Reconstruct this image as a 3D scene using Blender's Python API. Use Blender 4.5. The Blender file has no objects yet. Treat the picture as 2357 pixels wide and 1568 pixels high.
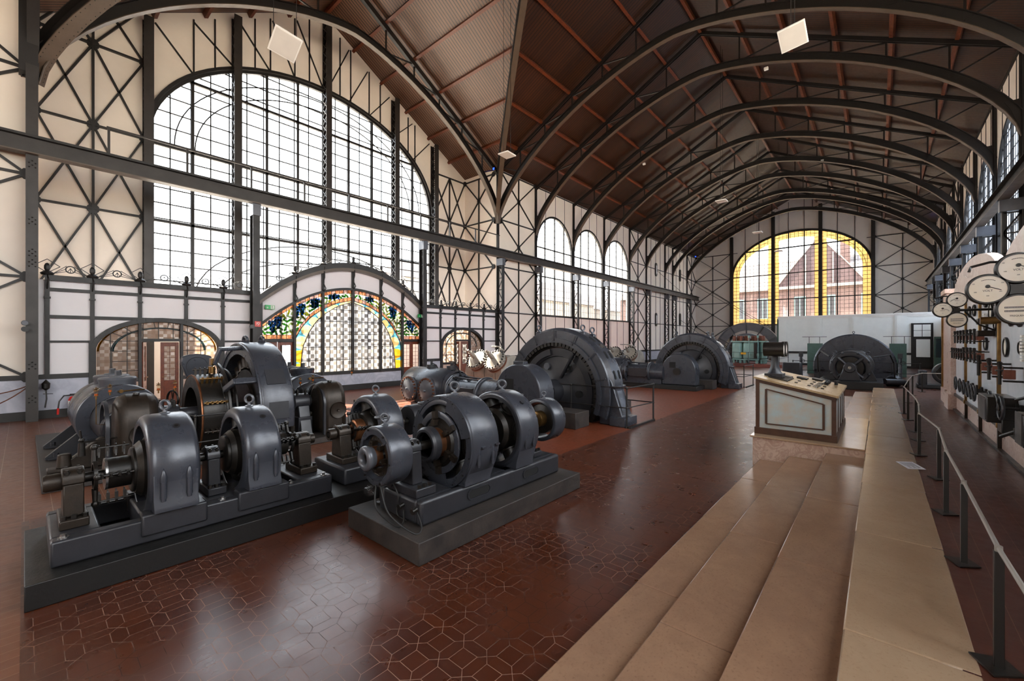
import bpy, bmesh, math, random
from mathutils import Vector, Matrix
random.seed(7)
PI = math.pi
sc = bpy.context.scene
C = sc.collection
# ---------------------------------------------------------------- camera, sky, sun, exposure
cam_d = bpy.data.cameras.new('camera'); cam = bpy.data.objects.new('camera', cam_d); C.objects.link(cam)
cam_d.sensor_width = 36.0; cam_d.lens = 14.88; cam_d.clip_end = 400; cam_d.clip_start = 0.05
YAW = math.radians(40.93)
cam.location = (0, 0, 2.3)
cam.rotation_euler = (PI / 2, 0, YAW - PI / 2)
sc.camera = cam
W = bpy.data.worlds.new('sky'); sc.world = W; W.use_nodes = True
wn = W.node_tree.nodes; wl = W.node_tree.links; wn.clear()
wo = wn.new('ShaderNodeOutputWorld'); wb = wn.new('ShaderNodeBackground')
wg = wn.new('ShaderNodeTexCoord'); wsx = wn.new('ShaderNodeSeparateXYZ'); wr = wn.new('ShaderNodeValToRGB')
wl.new(wg.outputs['Generated'], wsx.inputs[0]); wl.new(wsx.outputs['Z'], wr.inputs[0])
wr.color_ramp.elements[0].position = 0.0; wr.color_ramp.elements[0].color = (1.0, 0.98, 0.95, 1)
wr.color_ramp.elements[1].position = 0.7; wr.color_ramp.elements[1].color = (0.84, 0.92, 1.0, 1)
wl.new(wr.outputs[0], wb.inputs[0]); wb.inputs[1].default_value = 7.0
wl.new(wb.outputs[0], wo.inputs[0])
sun_d = bpy.data.lights.new('sun', 'SUN'); sun_d.energy = 36; sun_d.angle = 0.01; sun_d.color = (1.0, 0.86, 0.68)
sun = bpy.data.objects.new('sun', sun_d); C.objects.link(sun); sun.location = (-20, 60, 60)
sun.rotation_euler = Vector((0.2, -0.8, -1.0)).to_track_quat('-Z', 'Y').to_euler()
sc.view_settings.view_transform = 'Standard'; sc.view_settings.look = 'None'
sc.view_settings.gamma = 1.0; sc.view_settings.use_curve_mapping = False
sc.view_settings.exposure = 0.68
sc.cycles.max_bounces = 7; sc.cycles.diffuse_bounces = 5; sc.cycles.glossy_bounces = 3
sc.cycles.transmission_bounces = 3; sc.cycles.transparent_max_bounces = 10
sc.cycles.sample_clamp_indirect = 6.0; sc.cycles.sample_clamp_direct = 4.0; sc.cycles.caustics_reflective = False; sc.cycles.caustics_refractive = False
sc.cycles.use_denoising = True

# ---------------------------------------------------------------- mesh builder
def V(*a): return Vector(a[0] if len(a) == 1 else a)
class MB:
    def __init__(s): s.v = []; s.f = []
    def add(s, vs, fs):
        o = len(s.v); s.v.extend([tuple(v) for v in vs]); s.f.extend([tuple(i + o for i in f) for f in fs]); return s
    def b(s, x0, x1, y0, y1, z0, z1):
        return s.add([(x, y, z) for x in (x0, x1) for y in (y0, y1) for z in (z0, z1)],
                     [(0, 1, 3, 2), (4, 6, 7, 5), (0, 4, 5, 1), (2, 3, 7, 6), (0, 2, 6, 4), (1, 5, 7, 3)])
    def box(s, c, sz, M=None):
        M = M or Matrix.Identity(3); c = V(c)
        vs = [c + M @ V(x * sz[0] / 2, y * sz[1] / 2, z * sz[2] / 2) for x in (-1, 1) for y in (-1, 1) for z in (-1, 1)]
        return s.add(vs, [(0, 1, 3, 2), (4, 6, 7, 5), (0, 4, 5, 1), (2, 3, 7, 6), (0, 2, 6, 4), (1, 5, 7, 3)])
    def bar(s, p0, p1, w, t, up=(0, 0, 1)):
        p0, p1 = V(p0), V(p1); d = (p1 - p0)
        if d.length < 1e-6: return s
        d.normalize(); u = V(up)
        if abs(d.dot(u)) > 0.98: u = V(1, 0, 0) if abs(d.x) < .9 else V(0, 1, 0)
        a = d.cross(u).normalized(); c = a.cross(d).normalized()
        vs = [p + a * (i * w / 2) + c * (j * t / 2) for p in (p0, p1) for i in (-1, 1) for j in (-1, 1)]
        return s.add(vs, [(0, 1, 3, 2), (4, 6, 7, 5), (0, 4, 5, 1), (2, 3, 7, 6), (0, 2, 6, 4), (1, 5, 7, 3)])
    def cyl(s, p0, p1, r0, r1=None, n=20, cap=True):
        r1 = r0 if r1 is None else r1; p0, p1 = V(p0), V(p1)
        L = (p1 - p0).length
        pr = [(0, 0), (0, r0), (L, r1), (L, 0)] if cap else [(0, r0), (L, r1)]
        return s.lathe(pr, p0, (p1 - p0), n)
    def lathe(s, prof, o, axis, n=32, a0=0.0, a1=2 * PI, closed=False, ref=None):
        o = V(o); ax = V(axis).normalized()
        u = V(ref) if ref else (V(0, 0, 1) if abs(ax.z) < .9 else V(1, 0, 0))
        u = (u - ax * u.dot(ax)).normalized(); w = ax.cross(u)
        full = abs(a1 - a0 - 2 * PI) < 1e-4; k = n if full else n + 1
        vs = []; idx = []
        for (h, r) in prof:
            if r < 1e-6: idx.append([len(vs)] * k); vs.append(o + ax * h)
            else:
                row = []
                for i in range(k):
                    a = a0 + (a1 - a0) * i / n
                    row.append(len(vs)); vs.append(o + ax * h + (u * math.cos(a) + w * math.sin(a)) * r)
                idx.append(row)
        fs = []; rows = list(range(len(prof)))
        prs = [(i, i + 1) for i in rows[:-1]] + ([(rows[-1], 0)] if closed else [])
        for i, j in prs:
            A, B = idx[i], idx[j]
            for q in range(n if full else n):
                q2 = (q + 1) % k
                f = []
                for t in (A[q], A[q2], B[q2], B[q]):
                    if t not in f: f.append(t)
                if len(f) > 2: fs.append(tuple(f))
        if closed and not full:
            fs.append(tuple(r[0] for r in idx)); fs.append(tuple(r[-1] for r in reversed(idx)))
        return s.add(vs, fs)
    def ring(s, o, axis, r0, r1, w, n=40, a0=0., a1=2 * PI, ref=None, ch=0.0):   # rectangular section, o at the start of its width
        if ch: pr = [(0, r0), (0, r1 - ch), (ch * .35, r1 - ch * .35), (ch, r1), (w - ch, r1), (w - ch * .35, r1 - ch * .35), (w, r1 - ch), (w, r0)]
        else: pr = [(0, r0), (0, r1), (w, r1), (w, r0)]
        return s.lathe(pr, o, axis, n, a0, a1, True, ref)
    def torus(s, o, axis, R, r, n=28, m=8, a0=0., a1=2 * PI, ref=None):
        return s.lathe([(r * math.sin(2 * PI * i / m), R + r * math.cos(2 * PI * i / m)) for i in range(m)], o, axis, n, a0, a1, True, ref)
    def tube(s, pts, r, n=8, cap=True):
        pts = [V(p) for p in pts]; rows = []; vs = []; u = None
        for i, p in enumerate(pts):
            d = (pts[min(i + 1, len(pts) - 1)] - pts[max(i - 1, 0)]).normalized()
            if u is None: u = d.orthogonal().normalized()
            u = (u - d * u.dot(d)); u = u.normalized() if u.length > 1e-6 else d.orthogonal().normalized()
            w = d.cross(u); rr = r[i] if isinstance(r, (list, tuple)) else r
            rows.append([len(vs) + q for q in range(n)])
            vs += [p + (u * math.cos(2 * PI * q / n) + w * math.sin(2 * PI * q / n)) * rr for q in range(n)]
        fs = [(rows[i][q], rows[i][(q + 1) % n], rows[i + 1][(q + 1) % n], rows[i + 1][q]) for i in range(len(rows) - 1) for q in range(n)]
        if cap: fs += [tuple(reversed(rows[0])), tuple(rows[-1])]
        return s.add(vs, fs)
    def prism(s, poly, plane, d0, d1):
        f = {'xz': lambda a, b, d: (a, d, b), 'yz': lambda a, b, d: (d, a, b), 'xy': lambda a, b, d: (a, b, d)}[plane]
        n = len(poly); vs = [f(a, b, d0) for a, b in poly] + [f(a, b, d1) for a, b in poly]
        fs = [tuple(range(n))[::-1], tuple(range(n, 2 * n))] + [(i, (i + 1) % n, n + (i + 1) % n, n + i) for i in range(n)]
        return s.add(vs, fs)
    def ball(s, c, r, sx=1, sy=1, sz=1, n=14, half=False):
        m = n // 2 if not half else n // 4 + 1
        pr = [];
        for i in range(m + 1):
            t = PI / 2 - (PI if not half else PI / 2) * i / m
            pr.append((math.sin(t), max(0, math.cos(t))))
        k = len(s.v); s.lathe(pr, (0, 0, 0), (0, 0, 1), n)
        for i in range(k, len(s.v)):
            x, y, z = s.v[i]; s.v[i] = (c[0] + x * r * sx, c[1] + y * r * sy, c[2] + z * r * sz)
        return s
    def strip(s, pts, nrm, bn, w, o0, o1):       # box section swept along pts; nrm per point, bn = width direction
        bn = V(bn).normalized(); vs = []
        for p, q in zip(pts, nrm):
            p, q = V(p), V(q)
            for o in (o0, o1):
                for j in (-1, 1): vs.append(p + q * o + bn * (j * w / 2))
        fs = []
        for i in range(len(pts) - 1):
            a, c = 4 * i, 4 * i + 4
            fs += [(a, a + 1, c + 1, c), (a + 2, c + 2, c + 3, a + 3), (a, c, c + 2, a + 2), (a + 1, a + 3, c + 3, c + 1)]
        e = 4 * (len(pts) - 1); fs += [(0, 2, 3, 1), (e, e + 1, e + 3, e + 2)]
        return s.add(vs, fs)
    def bolts(s, o, axis, R, n, r=.015, h=.02, a0=0., a1=2 * PI, ref=None):
        o = V(o); ax = V(axis).normalized(); u = V(ref) if ref else (V(0, 0, 1) if abs(ax.z) < .9 else V(1, 0, 0))
        u = (u - ax * u.dot(ax)).normalized(); w = ax.cross(u)
        for i in range(n):
            a = a0 + (a1 - a0) * i / n; p = o + (u * math.cos(a) + w * math.sin(a)) * R
            s.cyl(p, p + ax * h, r, n=6)
        return s

wpos = {}
def mesh_obj(name, mb, mat, bev=0.0, smooth=35):
    me = bpy.data.meshes.new(name); me.from_pydata(mb.v, [], mb.f); me.validate(); me.update()
    bm = bmesh.new(); bm.from_mesh(me); bmesh.ops.recalc_face_normals(bm, faces=bm.faces); bm.to_mesh(me); bm.free()
    if smooth:
        me.polygons.foreach_set('use_smooth', [True] * len(me.polygons)); me.set_sharp_from_angle(angle=math.radians(smooth))
    if mat: me.materials.append(mat)
    o = bpy.data.objects.new(name, me); C.objects.link(o)
    if bev:
        md = o.modifiers.new('bevel', 'BEVEL'); md.width = bev; md.segments = 2; md.limit_method = 'ANGLE'; md.angle_limit = math.radians(40); md.harden_normals = False
    return o
def P(name, mb, mat, parent=None, bev=0.0, smooth=35, label=None):
    o = mesh_obj(name, mb, mat, bev, smooth)
    wpos[o.name] = V(0, 0, 0)
    if parent is not None:
        o.parent = parent; o.location = -wpos[parent.name]
    if label: o['label'] = label
    return o
def T(name, label, cat, loc=(0, 0, 0), group=None):
    o = bpy.data.objects.new(name, None); C.objects.link(o); o.location = loc; wpos[o.name] = V(loc)
    o.empty_display_size = .2
    o['label'] = label; o['category'] = cat
    if group: o['group'] = group
    return o
def tag(o, label, cat, group=None):
    o['label'] = label; o['category'] = cat
    if group: o['group'] = group
    return o
def S(name, mb, mat, bev=0.0, smooth=35):
    o = P(name, mb, mat, None, bev, smooth); o['kind'] = 'structure'; return o
def dup(root, d, label=None, parent=None, rz=0.0):
    r = root.copy(); C.objects.link(r)
    if parent is None: r.location = root.location + V(d)
    else: r.parent = parent
    if rz: r.rotation_euler.z += rz
    if label: r['label'] = label
    for ch in list(root.children): dup(ch, None, None, r)
    wpos[r.name] = V(r.location) if parent is None else V(0, 0, 0)
    return r

# ---------------------------------------------------------------- materials
def lin(h):
    if isinstance(h, str):
        c = [int(h[i:i + 2], 16) / 255 for i in (0, 2, 4)]
        return tuple((x / 12.92 if x <= .04045 else ((x + .055) / 1.055) ** 2.4) for x in c) + (1,)
    return tuple(h) + (1,)
class NT:
    def __init__(s, name):
        s.m = bpy.data.materials.new(name); s.m.use_nodes = True; s.t = s.m.node_tree; s.t.nodes.clear()
        s.out = s.n('ShaderNodeOutputMaterial')
    def n(s, ty, **k):
        o = s.t.nodes.new(ty)
        for a, b in k.items(): setattr(o, a, b)
        return o
    def l(s, a, b): s.t.links.new(a, b)
    def math(s, op, a, b=None, c=None):
        o = s.n('ShaderNodeMath', operation=op)
        for i, x in enumerate((a, b, c)):
            if x is None: continue
            if isinstance(x, (int, float)): o.inputs[i].default_value = x
            else: s.l(x, o.inputs[i])
        return o.outputs[0]
    def mix(s, f, a, b):
        o = s.n('ShaderNodeMix', data_type='RGBA')
        for i, x in ((0, f), (6, a), (7, b)):
            if isinstance(x, (int, float)): o.inputs[i].default_value = x
            elif isinstance(x, tuple): o.inputs[i].default_value = x
            else: s.l(x, o.inputs[i])
        return o.outputs[2]
    def noise(s, vec, scale, detail=3, rough=.6):
        o = s.n('ShaderNodeTexNoise'); o.inputs['Scale'].default_value = scale; o.inputs['Detail'].default_value = detail; o.inputs['Roughness'].default_value = rough
        if vec: s.l(vec, o.inputs['Vector'])
        return o.outputs[0]
    def ramp(s, f, stops):
        o = s.n('ShaderNodeValToRGB'); s.l(f, o.inputs[0]); e = o.color_ramp.elements
        while len(e) < len(stops): e.new(.5)
        for i, (p, c) in enumerate(stops): e[i].position = p; e[i].color = c if len(c) == 4 else tuple(c) + (1,)
        return o.outputs[0]
    def step(s, x, a, b):
        o = s.n('ShaderNodeMapRange', clamp=True)
        s.l(x, o.inputs[0]); o.inputs[1].default_value = a; o.inputs[2].default_value = b; return o.outputs[0]
    def coord(s): return s.n('ShaderNodeTexCoord').outputs['Object']
    def bsdf(s, col, rough=.5, metal=0., bump=None, bs=.2, spec=None, coat=0):
        p = s.n('ShaderNodeBsdfPrincipled')
        for k, x in (('Base Color', col), ('Roughness', rough), ('Metallic', metal)):
            if isinstance(x, (int, float)): p.inputs[k].default_value = x
            elif isinstance(x, tuple): p.inputs[k].default_value = x
            else: s.l(x, p.inputs[k])
        if spec is not None: p.inputs['Specular IOR Level'].default_value = spec
        if coat: p.inputs['Coat Weight'].default_value = coat
        if bump is not None:
            b = s.n('ShaderNodeBump'); b.inputs['Strength'].default_value = bs; b.inputs['Distance'].default_value = .01
            s.l(bump, b.inputs['Height']); s.l(b.outputs[0], p.inputs['Normal'])
        return p.outputs[0]
    def done(s, sh): s.l(sh, s.out.inputs[0]); return s.m
def paint(name, col, rough=.5, metal=0., var=.25, sc_=4., bs=.12, bscale=40, col2=None, spec=None):
    t = NT(name); c = t.coord(); n1 = t.noise(c, sc_, 4)
    a = lin(col); b2 = lin(col2) if col2 else tuple(x * (1 - var) for x in a[:3]) + (1,)
    f = t.step(n1, .35, .7); colr = t.mix(f, a, b2)
    n2 = t.noise(c, bscale, 3)
    rr = t.math('MULTIPLY_ADD', n1, .25, rough - .12)
    return t.done(t.bsdf(colr, rr, metal, n2, bs, spec))
M = {}
M['steel'] = paint('dark_painted_steel', '2c2723', .5, 0, .3, 3)
M['steelb'] = paint('black_painted_steel', '191512', .5, 0, .3, 3)
M['rib'] = paint('arch_paint', '55473a', .45, 0, .2, 2.5)
M['grey'] = paint('machine_grey_enamel', '3a3c43', .29, .2, .3, 3, .08)
M['greyl'] = paint('light_grey_enamel', '585a60', .32, .25, .25, 3, .08)
M['greyd'] = paint('dark_grey_enamel', '2d2d31', .38, .15, .35, 4, .1)
M['iron'] = paint('oily_dark_iron', '231f1b', .38, .4, .4, 6, .2)
M['ironb'] = paint('brown_worn_iron', '30271f', .42, .45, .45, 7, .2)
M['bright'] = paint('bright_steel', 'a8a6a4', .25, .9, .3, 8, .05)
M['brass'] = paint('aged_brass', '84643a', .32, .85, .35, 9, .05)
M['copper'] = paint('commutator_copper', '8a5a3c', .35, .8, .5, 8, .1)
M['black'] = paint('black_bakelite', '17130f', .35, 0, .3, 6, .05)
M['cable'] = paint('black_rubber', '14110f', .6, 0, .2, 6)
M['conc'] = paint('dark_oiled_concrete', '211c1a', .6, 0, .55, 5, .35, 25, '3a322d')
M['concd'] = paint('black_tarred_plinth', '0d0a08', .5, 0, .4, 5, .25, 25)
M['rustbolt'] = paint('rusty_bolts', '6a3d26', .7, .2, .5, 12, .3)
M['lag'] = paint('pale_lagging', '8f877c', .6, .1, .35, 3, .3, 12)
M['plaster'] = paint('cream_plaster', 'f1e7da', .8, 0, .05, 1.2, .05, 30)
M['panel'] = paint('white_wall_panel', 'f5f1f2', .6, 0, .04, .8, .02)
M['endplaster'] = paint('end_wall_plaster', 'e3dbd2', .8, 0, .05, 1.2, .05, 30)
M['white'] = paint('white_paint', 'f2f0ea', .5, 0, .05, 2)
M['cream'] = paint('cream_paint', 'f1f3ee', .5, 0, .05, 2)
M['wood'] = paint('varnished_door_wood', '6b3016', .35, 0, .4, 9, .1)
M['purlin'] = paint('stained_purlin_timber', '6a3010', .45, 0, .4, 7, .1)
M['red'] = paint('red_enamel', 'c0201a', .35, 0, .1)
M['green'] = paint('mint_green_enamel', '7fa39b', .4, .1, .2, 2)
M['darkgreen'] = paint('dark_green_paint', '3f5a50', .5, 0, .2)
M['yellow'] = paint('yellow_label', 'd8a520', .5, 0, .1)
M['copperins'] = paint('red_brown_porcelain', '7a4534', .35, 0, .3, 9)
M['redplinth'] = paint('red_tile_plinth', '7d3d30', .6, 0, .3, 6)
M['dial'] = paint('enamel_dial', 'f8f3e8', .35, 0, .08, 2.5, .0, 40, 'efe2c8')
M['rod'] = paint('dull_steel_rod', '9a938a', .45, .3, .1, 3, .0)
M['rope'] = paint('wire_rope', '3a352f', .6, .3, .2)
M['led'] = paint('fitting_white', 'd9d4cc', .4, 0, .05)
def flat(name, col, rough=.5, metal=0.):
    t = NT(name); return t.done(t.bsdf(lin(col), rough, metal))
M['ink'] = flat('printed_ink', '1c1712', .6)
M['void'] = flat('dark_opening', '0a0807', .9)
M['paper'] = flat('paper_white', 'eceaf0', .6)
M['signgreen'] = flat('exit_sign_green', '159a4a', .4)
M['signred'] = flat('fire_sign_red', 'c43a30', .4)
M['blueled'] = None
def emit(name, col, st):
    t = NT(name); e = t.n('ShaderNodeEmission'); e.inputs[0].default_value = lin(col); e.inputs[1].default_value = st; return t.done(e.outputs[0])
M['blueled'] = emit('blue_spot_lamp', '2040ff', 4)
M['amber'] = flat('amber_oil', 'b4521a', .15)
def glass(name, col, haze=0.0, refl=.06, rough=.03, hazecol=None):
    t = NT(name); tr = t.n('ShaderNodeBsdfTransparent'); tr.inputs[0].default_value = lin(col)
    gl = t.n('ShaderNodeBsdfGlossy'); gl.inputs[0].default_value = (1, 1, 1, 1); gl.inputs[1].default_value = rough
    a = tr.outputs[0]
    if haze:
        tl = t.n('ShaderNodeBsdfTranslucent'); tl.inputs[0].default_value = lin(hazecol or col)
        m = t.n('ShaderNodeMixShader'); m.inputs[0].default_value = haze; t.l(a, m.inputs[1]); t.l(tl.outputs[0], m.inputs[2]); a = m.outputs[0]
    m = t.n('ShaderNodeMixShader'); m.inputs[0].default_value = refl; t.l(a, m.inputs[1]); t.l(gl.outputs[0], m.inputs[2])
    return t.done(m.outputs[0])
M['pane'] = glass('clear_window_pane', (.93, .95, .97))
M['frost'] = glass('ribbed_window_pane', (.80, .86, .95), .4, .06, .15, (.72, .79, .9))
M['yelglass'] = glass('yellow_window_pane', (.15, .085, .022), .3, .05, .1, (.95, .58, .18))
M['lens'] = glass('gauge_glass', (.97, .97, .97), 0, .05, .02)
M['oilglass'] = glass('oiler_glass', (.9, .85, .75), 0, .08, .02)
def g_axes(t):
    s = t.n('ShaderNodeSeparateXYZ'); t.l(t.coord(), s.inputs[0]); return s.outputs
def cellline(t, x, per, w):      # 1 on the joints of a repeating line
    m = t.math('PINGPONG', x, per / 2); return t.math('LESS_THAN', m, w / 2)
def mat_floor():
    t = NT('red_hexagon_floor_tiles'); x, y, z = g_axes(t); c = t.coord()
    Pd, w = .245, .098
    a = t.math('PINGPONG', t.math('ADD', x, 100 * Pd), Pd / 2); b = t.math('PINGPONG', t.math('ADD', y, 100 * Pd + .05), Pd / 2)
    mn = t.math('MINIMUM', a, b); mx = t.math('MAXIMUM', a, b)
    e1 = t.math('ABSOLUTE', t.math('SUBTRACT', mn, w / 2)); e2 = t.math('MULTIPLY', t.math('SUBTRACT', mx, mn), .7)
    node = t.math('LESS_THAN', mx, w / 2)
    e = t.math('ADD', t.math('MULTIPLY', node, e2), t.math('MULTIPLY', t.math('SUBTRACT', 1., node), e1))
    joint = t.math('LESS_THAN', e, .0022)
    xi = t.math('FLOOR', t.math('DIVIDE', t.math('ADD', x, .05), Pd)); yi = t.math('FLOOR', t.math('DIVIDE', t.math('ADD', y, .1), Pd))
    cm = t.n('ShaderNodeCombineXYZ'); t.l(xi, cm.inputs[0]); t.l(yi, cm.inputs[1]); t.l(t.math('LESS_THAN', a, w / 2), cm.inputs[2])
    wn_ = t.n('ShaderNodeTexWhiteNoise'); t.l(cm.outputs[0], wn_.inputs[0])
    n1 = t.noise(c, .7, 4); n2 = t.noise(c, 4, 3)
    col = t.mix(wn_.outputs[0], lin('48200f'), lin('38170c')); col = t.mix(t.step(n1, .4, .75), col, lin('552b18')); col = t.mix(t.math('MULTIPLY', t.step(n2, .45, .7), .12), col, lin('38150e'))
    col = t.mix(joint, col, t.mix(t.step(n1, .45, .6), lin('8d6a58'), lin('2a1813')))
    rough = t.math('ADD', t.math('MULTIPLY_ADD', n2, .2, .2), t.math('MULTIPLY', joint, .3))
    return t.done(t.bsdf(col, rough, 0, n1, .1, .5))
def mat_rows(name, ax, per, seg, cols, grout, rough=.35, jw=.006):
    t = NT(name); o = g_axes(t); c = t.coord(); a, b = (o[0], o[1]) if ax == 'x' else (o[1], o[0])
    r = t.math('FLOOR', t.math('DIVIDE', a, per)); b2 = t.math('ADD', b, t.math('MULTIPLY', t.math('MODULO', r, 2), seg / 2))
    q = t.math('FLOOR', t.math('DIVIDE', b2, seg))
    cm = t.n('ShaderNodeCombineXYZ'); t.l(r, cm.inputs[0]); t.l(q, cm.inputs[1])
    wn_ = t.n('ShaderNodeTexWhiteNoise'); t.l(cm.outputs[0], wn_.inputs[0])
    j = t.math('MAXIMUM', cellline(t, a, per, jw), t.math('MULTIPLY', cellline(t, b2, seg, jw * .7), .5))
    n1 = t.noise(c, 1.2, 4); n2 = t.noise(c, 12, 4)
    col = t.mix(wn_.outputs[0], lin(cols[0]), lin(cols[1])); col = t.mix(t.math('MULTIPLY', t.step(n1, .45, .75), .6), col, lin(cols[2]))
    col = t.mix(j, col, lin(grout))
    return t.done(t.bsdf(col, t.math('MULTIPLY_ADD', n2, .25, rough - .1), 0, t.math('SUBTRACT', n2, j), .1))
M['floor'] = mat_floor()
M['strip'] = mat_rows('long_floor_tiles_in_rows', 'x', .26, .12, ('6e4028', '5f3523', '523022'), '96806c')
M['orange'] = mat_rows('small_orange_floor_tiles', 'y', .17, .17, ('6e331b', '602c17', '5a2d1c'), '74462e', .4, .004)
M['platform'] = mat_rows('platform_red_tiles', 'y', .125, .3, ('54281a', '472116', '401d13'), '6e4c3a', .35, .004)
def mat_planks(name, ax, cl=('3c200d', '2c1609', '472711')):
    t = NT(name); o = g_axes(t); c = t.coord(); a = o[0] if ax == 'x' else o[1]
    per = .16; r = t.math('FLOOR', t.math('DIVIDE', a, per)); wn_ = t.n('ShaderNodeTexWhiteNoise', noise_dimensions='1D'); t.l(r, wn_.inputs['W'])
    j = cellline(t, a, per, .045); n1 = t.noise(c, .6, 4); n2 = t.noise(c, 7, 3)
    col = t.mix(wn_.outputs[0], lin(cl[0]), lin(cl[1])); col = t.mix(t.math('MULTIPLY', t.step(n1, .4, .7), .5), col, lin(cl[2])); col = t.mix(j, col, lin('120905'))
    return t.done(t.bsdf(col, t.math('MULTIPLY_ADD', n2, .2, .32), 0, t.math('SUBTRACT', n2, t.math('MULTIPLY', j, 2.)), .25))
M['plankx'] = mat_planks('roof_boards_hall', 'x'); M['planky'] = mat_planks('roof_boards_gable_bounce_lit', 'y', ('6f4f3a', '5f4230', '785844'))  # gable boards: same timber, bounced sunlight put into the lighter colours
def mat_marble(name, base, vein, scale, dark=None, rough=.25, amt=.7, speck=0):
    t = NT(name); c = t.coord(); n0 = t.noise(c, scale * .8, 5, .65)
    v = t.n('ShaderNodeTexNoise'); v.inputs['Scale'].default_value = scale; v.inputs['Detail'].default_value = 6; v.inputs['Distortion'].default_value = 1.6; t.l(c, v.inputs['Vector'])
    f = t.math('SUBTRACT', 1., t.step(t.math('ABSOLUTE', t.math('SUBTRACT', v.outputs[0], .5)), 0, .09))
    col = t.mix(t.step(n0, .35, .7), lin(base), lin(dark or base)); col = t.mix(t.math('MULTIPLY', f, amt), col, lin(vein))
    if speck:
        n3 = t.noise(c, 60, 3); col = t.mix(t.math('MULTIPLY', t.step(n3, .55, .75), speck), col, lin(vein))
    return t.done(t.bsdf(col, t.math('MULTIPLY_ADD', n0, .15, rough - .08), 0, n0, .03))
M['wains'] = mat_marble('blue_grey_marble', 'b6b6bf', '8d8f9c', 1.1, 'a3a6b2', .35, .5)
M['step'] = mat_marble('beige_marble_steps', '94735b', '725342', 2.2, '886853', .22, .12, .55)
M['steptop'] = mat_marble('pale_beige_marble', 'ab9075', '8f7259', 2.2, 'a08368', .2, .1, .5)
M['vein'] = mat_marble('veined_pink_marble', 'd0b8a8', '8b5a46', 5.5, 'c0a594', .3, .42)
M['pil'] = mat_marble('pink_grey_pilaster_marble', 'cdb6aa', 'a8806e', 7, 'c0a598', .3, .5)
M['crest'] = mat_marble('pale_crest_marble', 'ddd2cb', 'b99c92', 5, 'd0c0b8', .35, .4)
M['board'] = mat_marble('white_switchboard_marble', 'dcdfe2', 'bcc4cc', 1.0, 'd2d8de', .25, .35)
def mat_checker(name, per, cols, clear=.5, warm=True, dens=.0):
    t = NT(name); o = g_axes(t); r = t.math('FLOOR', t.math('DIVIDE', o[0], per)); q = t.math('FLOOR', t.math('DIVIDE', o[2], per))
    cm = t.n('ShaderNodeCombineXYZ'); t.l(r, cm.inputs[0]); t.l(q, cm.inputs[1])
    wn_ = t.n('ShaderNodeTexWhiteNoise'); t.l(cm.outputs[0], wn_.inputs[0])
    par = t.math('MODULO', t.math('ADD', t.math('ABSOLUTE', r), t.math('ABSOLUTE', q)), 2)
    col = t.mix(par, lin(cols[0]), t.mix(wn_.outputs[0], lin(cols[1]), lin(cols[2])))
    tr = t.n('ShaderNodeBsdfTransparent'); t.l(t.mix(dens, col, (0, 0, 0, 1)), tr.inputs[0]); tl = t.n('ShaderNodeBsdfTranslucent'); t.l(col, tl.inputs[0])
    df = t.n('ShaderNodeBsdfDiffuse'); t.l(col, df.inputs[0])
    m = t.n('ShaderNodeMixShader'); m.inputs[0].default_value = 1 - clear; t.l(tr.outputs[0], m.inputs[1]); t.l(tl.outputs[0], m.inputs[2])
    m2 = t.n('ShaderNodeMixShader'); m2.inputs[0].default_value = .25 if warm else .06; t.l(m.outputs[0], m2.inputs[1]); t.l(df.outputs[0], m2.inputs[2])
    return t.done(m2.outputs[0])
M['check'] = mat_checker('leaded_checker_glass', .17, ('ffffff', 'e2ded8', 'b0aca9'), .8, False, .68)
M['checkw'] = mat_checker('warm_leaded_checker_glass', .105, ('b7a79a', 'e6e2de', 'a99688'), .25, True)
def stain(name, c1, c2=None, sc_=14):
    t = NT(name); c = t.coord(); col = t.mix(t.step(t.noise(c, sc_, 4), .35, .65), lin(c1), lin(c2 or c1))
    tr = t.n('ShaderNodeBsdfTransparent'); t.l(t.mix(.72, col, (0, 0, 0, 1)), tr.inputs[0]); tl = t.n('ShaderNodeBsdfTranslucent'); t.l(col, tl.inputs[0])
    m = t.n('ShaderNodeMixShader'); m.inputs[0].default_value = .3; t.l(tr.outputs[0], m.inputs[1]); t.l(tl.outputs[0], m.inputs[2])
    return t.done(m.outputs[0])
SG = dict(blue=stain('blue_grape_glass', '1f5ab0', '122a66'), green=stain('green_leaf_glass', '3f8a2c', '1c5a20'), olive=stain('olive_leaf_glass', '8a8a2a', '4a6a20'),
          pale=stain('pale_leaf_glass', 'b9cfa8', '86b078'), milk=stain('milk_glass', 'e8e2da', 'cfc4bc'), brown=stain('brown_border_glass', 'b5764e', '6a3a26'),
          cream=stain('cream_lobe_glass', 'dcc488', 'cfb06e', 5), amber=stain('amber_lobe_glass', 'c8962c', 'b07c18', 5), teal=stain('teal_glass', '5c9cab', '3f8294'), plum=stain('plum_border_glass', '9c7a70', '5c4038'))
def mat_brick():
    t = NT('outdoor_brick'); br = t.n('ShaderNodeTexBrick'); m = t.n('ShaderNodeMapping'); m.inputs['Rotation'].default_value = (0, PI / 2, PI / 2)
    o = g_axes(t); cm = t.n('ShaderNodeCombineXYZ'); t.l(t.math('ADD', o[1], o[0]), cm.inputs[0]); t.l(o[2], cm.inputs[1]); t.l(cm.outputs[0], br.inputs['Vector'])
    br.inputs['Color1'].default_value = lin('5e443e'); br.inputs['Color2'].default_value = lin('4c3530'); br.inputs['Mortar'].default_value = lin('6e5f58'); br.inputs['Scale'].default_value = 3
    return t.done(t.bsdf(br.outputs[0], .8))
M['brick'] = mat_brick()
M['rooftile'] = mat_rows('outdoor_roof_tiles', 'x', .4, .5, ('6a605c', '5c5350', '746a66'), '443c38', .7, .06)
M['pave'] = paint('yard_paving', 'b8b0a4', .8, 0, .2, 1)
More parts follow.
